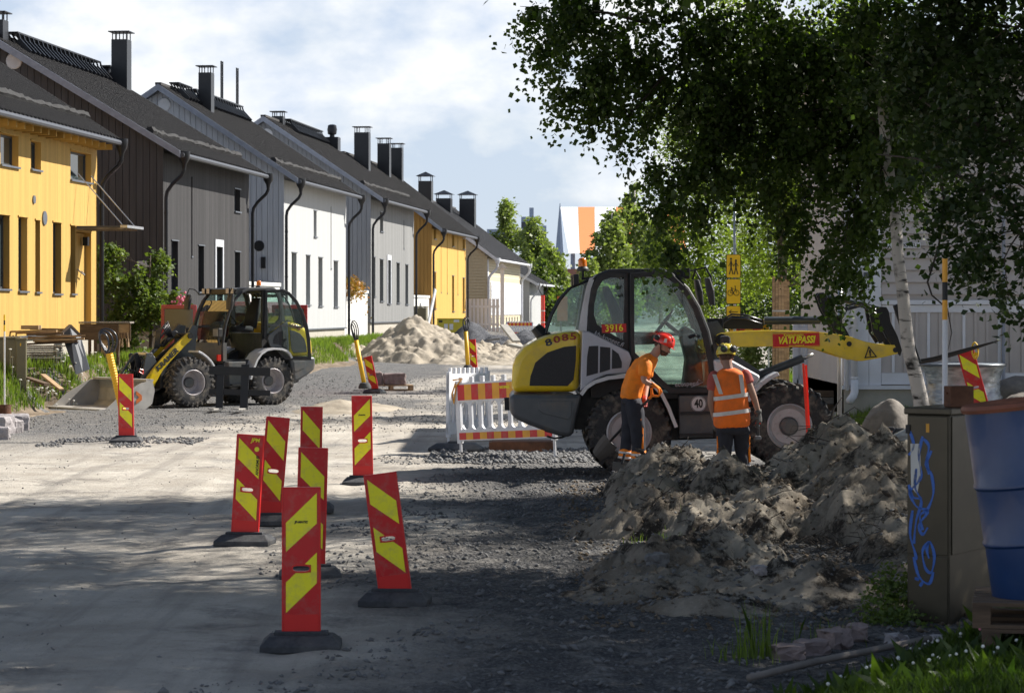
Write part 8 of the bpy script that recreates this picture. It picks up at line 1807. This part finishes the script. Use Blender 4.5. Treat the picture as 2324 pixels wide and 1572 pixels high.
# foreground grass, lower right
rs = np.random.RandomState(61)
def edge_fn(Y): return 1.55+(Y-13.2)*.62
Yf = rs.uniform(11.6, 16.3, 60000); Xf = rs.uniform(.6, 5.0, 60000); k = (Xf > edge_fn(Yf)+.25*fbm(Xf*2, Yf*2, 3)) & (fbm(Xf*1.4+4, Yf*1.4, 3) > -.28); Xf, Yf = Xf[k], Yf[k]
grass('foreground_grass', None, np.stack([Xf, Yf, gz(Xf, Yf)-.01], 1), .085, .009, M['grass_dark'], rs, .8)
# dandelion-like broad leaves
Yd = rs.uniform(12.2, 15.2, 900); Xd = rs.uniform(1.3, 4.6, 900); k = (Xd > edge_fn(Yd)-.05); Xd, Yd = Xd[k], Yd[k]; Pd = np.stack([Xd, Yd, gz(Xd, Yd)+.01], 1)
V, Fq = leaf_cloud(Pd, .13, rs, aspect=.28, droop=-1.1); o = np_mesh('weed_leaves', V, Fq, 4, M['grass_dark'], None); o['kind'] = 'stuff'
def tuft(px, py, D, n, h, w=.008, sp=.06, m='grass', z=None):
    x, _, zz_ = at(px, py, D); z = soil_z(x, D) if z is None else z; P = np.stack([x+rs.randn(n)*sp, D+rs.randn(n)*sp, np.full(n, z-.01)], 1); P[:, 2] = soil_zv(P[:, 0], P[:, 1])-.005
    grass('grass_tuft', None, P, h, w, M[m], rs, .5)
tuft(1718, 1490, 15.0, 55, .30, .010, .06, 'grass'); tuft(1690, 1500, 14.9, 60, .12, .007, .10, 'grass'); tuft(1500, 1170, 22.2, 60, .10, .007, .14, 'grass'); tuft(1455, 1100, 24.5, 40, .09, .007, .12, 'grass'); tuft(1620, 1180, 21.5, 40, .12, .006, .08, 'grass'); tuft(1860, 1450, 15.8, 40, .16, .006, .12, 'grass'); tuft(1480, 1085, 25.2, 40, .08, .007, .1, 'grass')
Yr = rs.uniform(34, 41, 16000); Xr = rs.uniform(4.6, 9, 16000); k = fbm(Xr, Yr, 3) > -.3; grass('verge_grass', None, np.stack([Xr[k], Yr[k], gz(Xr[k], Yr[k])-.01], 1), .14, .014, M['grass'], rs)
Yr = rs.uniform(44, 62, 14000); Xr = rs.uniform(3.6, 12, 14000); grass('verge_grass', None, np.stack([Xr, Yr, gz(Xr, Yr)-.01], 1), .3, .025, M['grass'], rs)
fl = MB()
for k in range(70):
    y = rn.uniform(12.6, 14.6); x = edge_fn(y)+rn.uniform(.1, 1.6); z = gzf(x, y)+rn.uniform(.05, .11); fl.sphere((x, y, z), rn.uniform(.006, .011), 6, 4)
o = fl.build('white_clover', M['petal_white'], None); o['kind'] = 'stuff'
fl = MB()
for k in range(5): x, y = 2.6+.4*k+rn.random()*.2, 13.3+rn.random(); fl.sphere((x, y, gzf(x, y)+.10), .013, 8, 5)
o = fl.build('pink_clover', M['petal_pink'], None); o['kind'] = 'stuff'
# tall pale shrubs behind the boom
leafy('young_conifer', 'pale green young shoots behind the boom pivot of the right loader', 'shrub', [B_(1705, 800, 43, .12, .25), B_(1690, 790, 43, .06, .22), B_(1712, 815, 43, .10, .2)], 900, .06, M['leaf_far'], 9, .03)
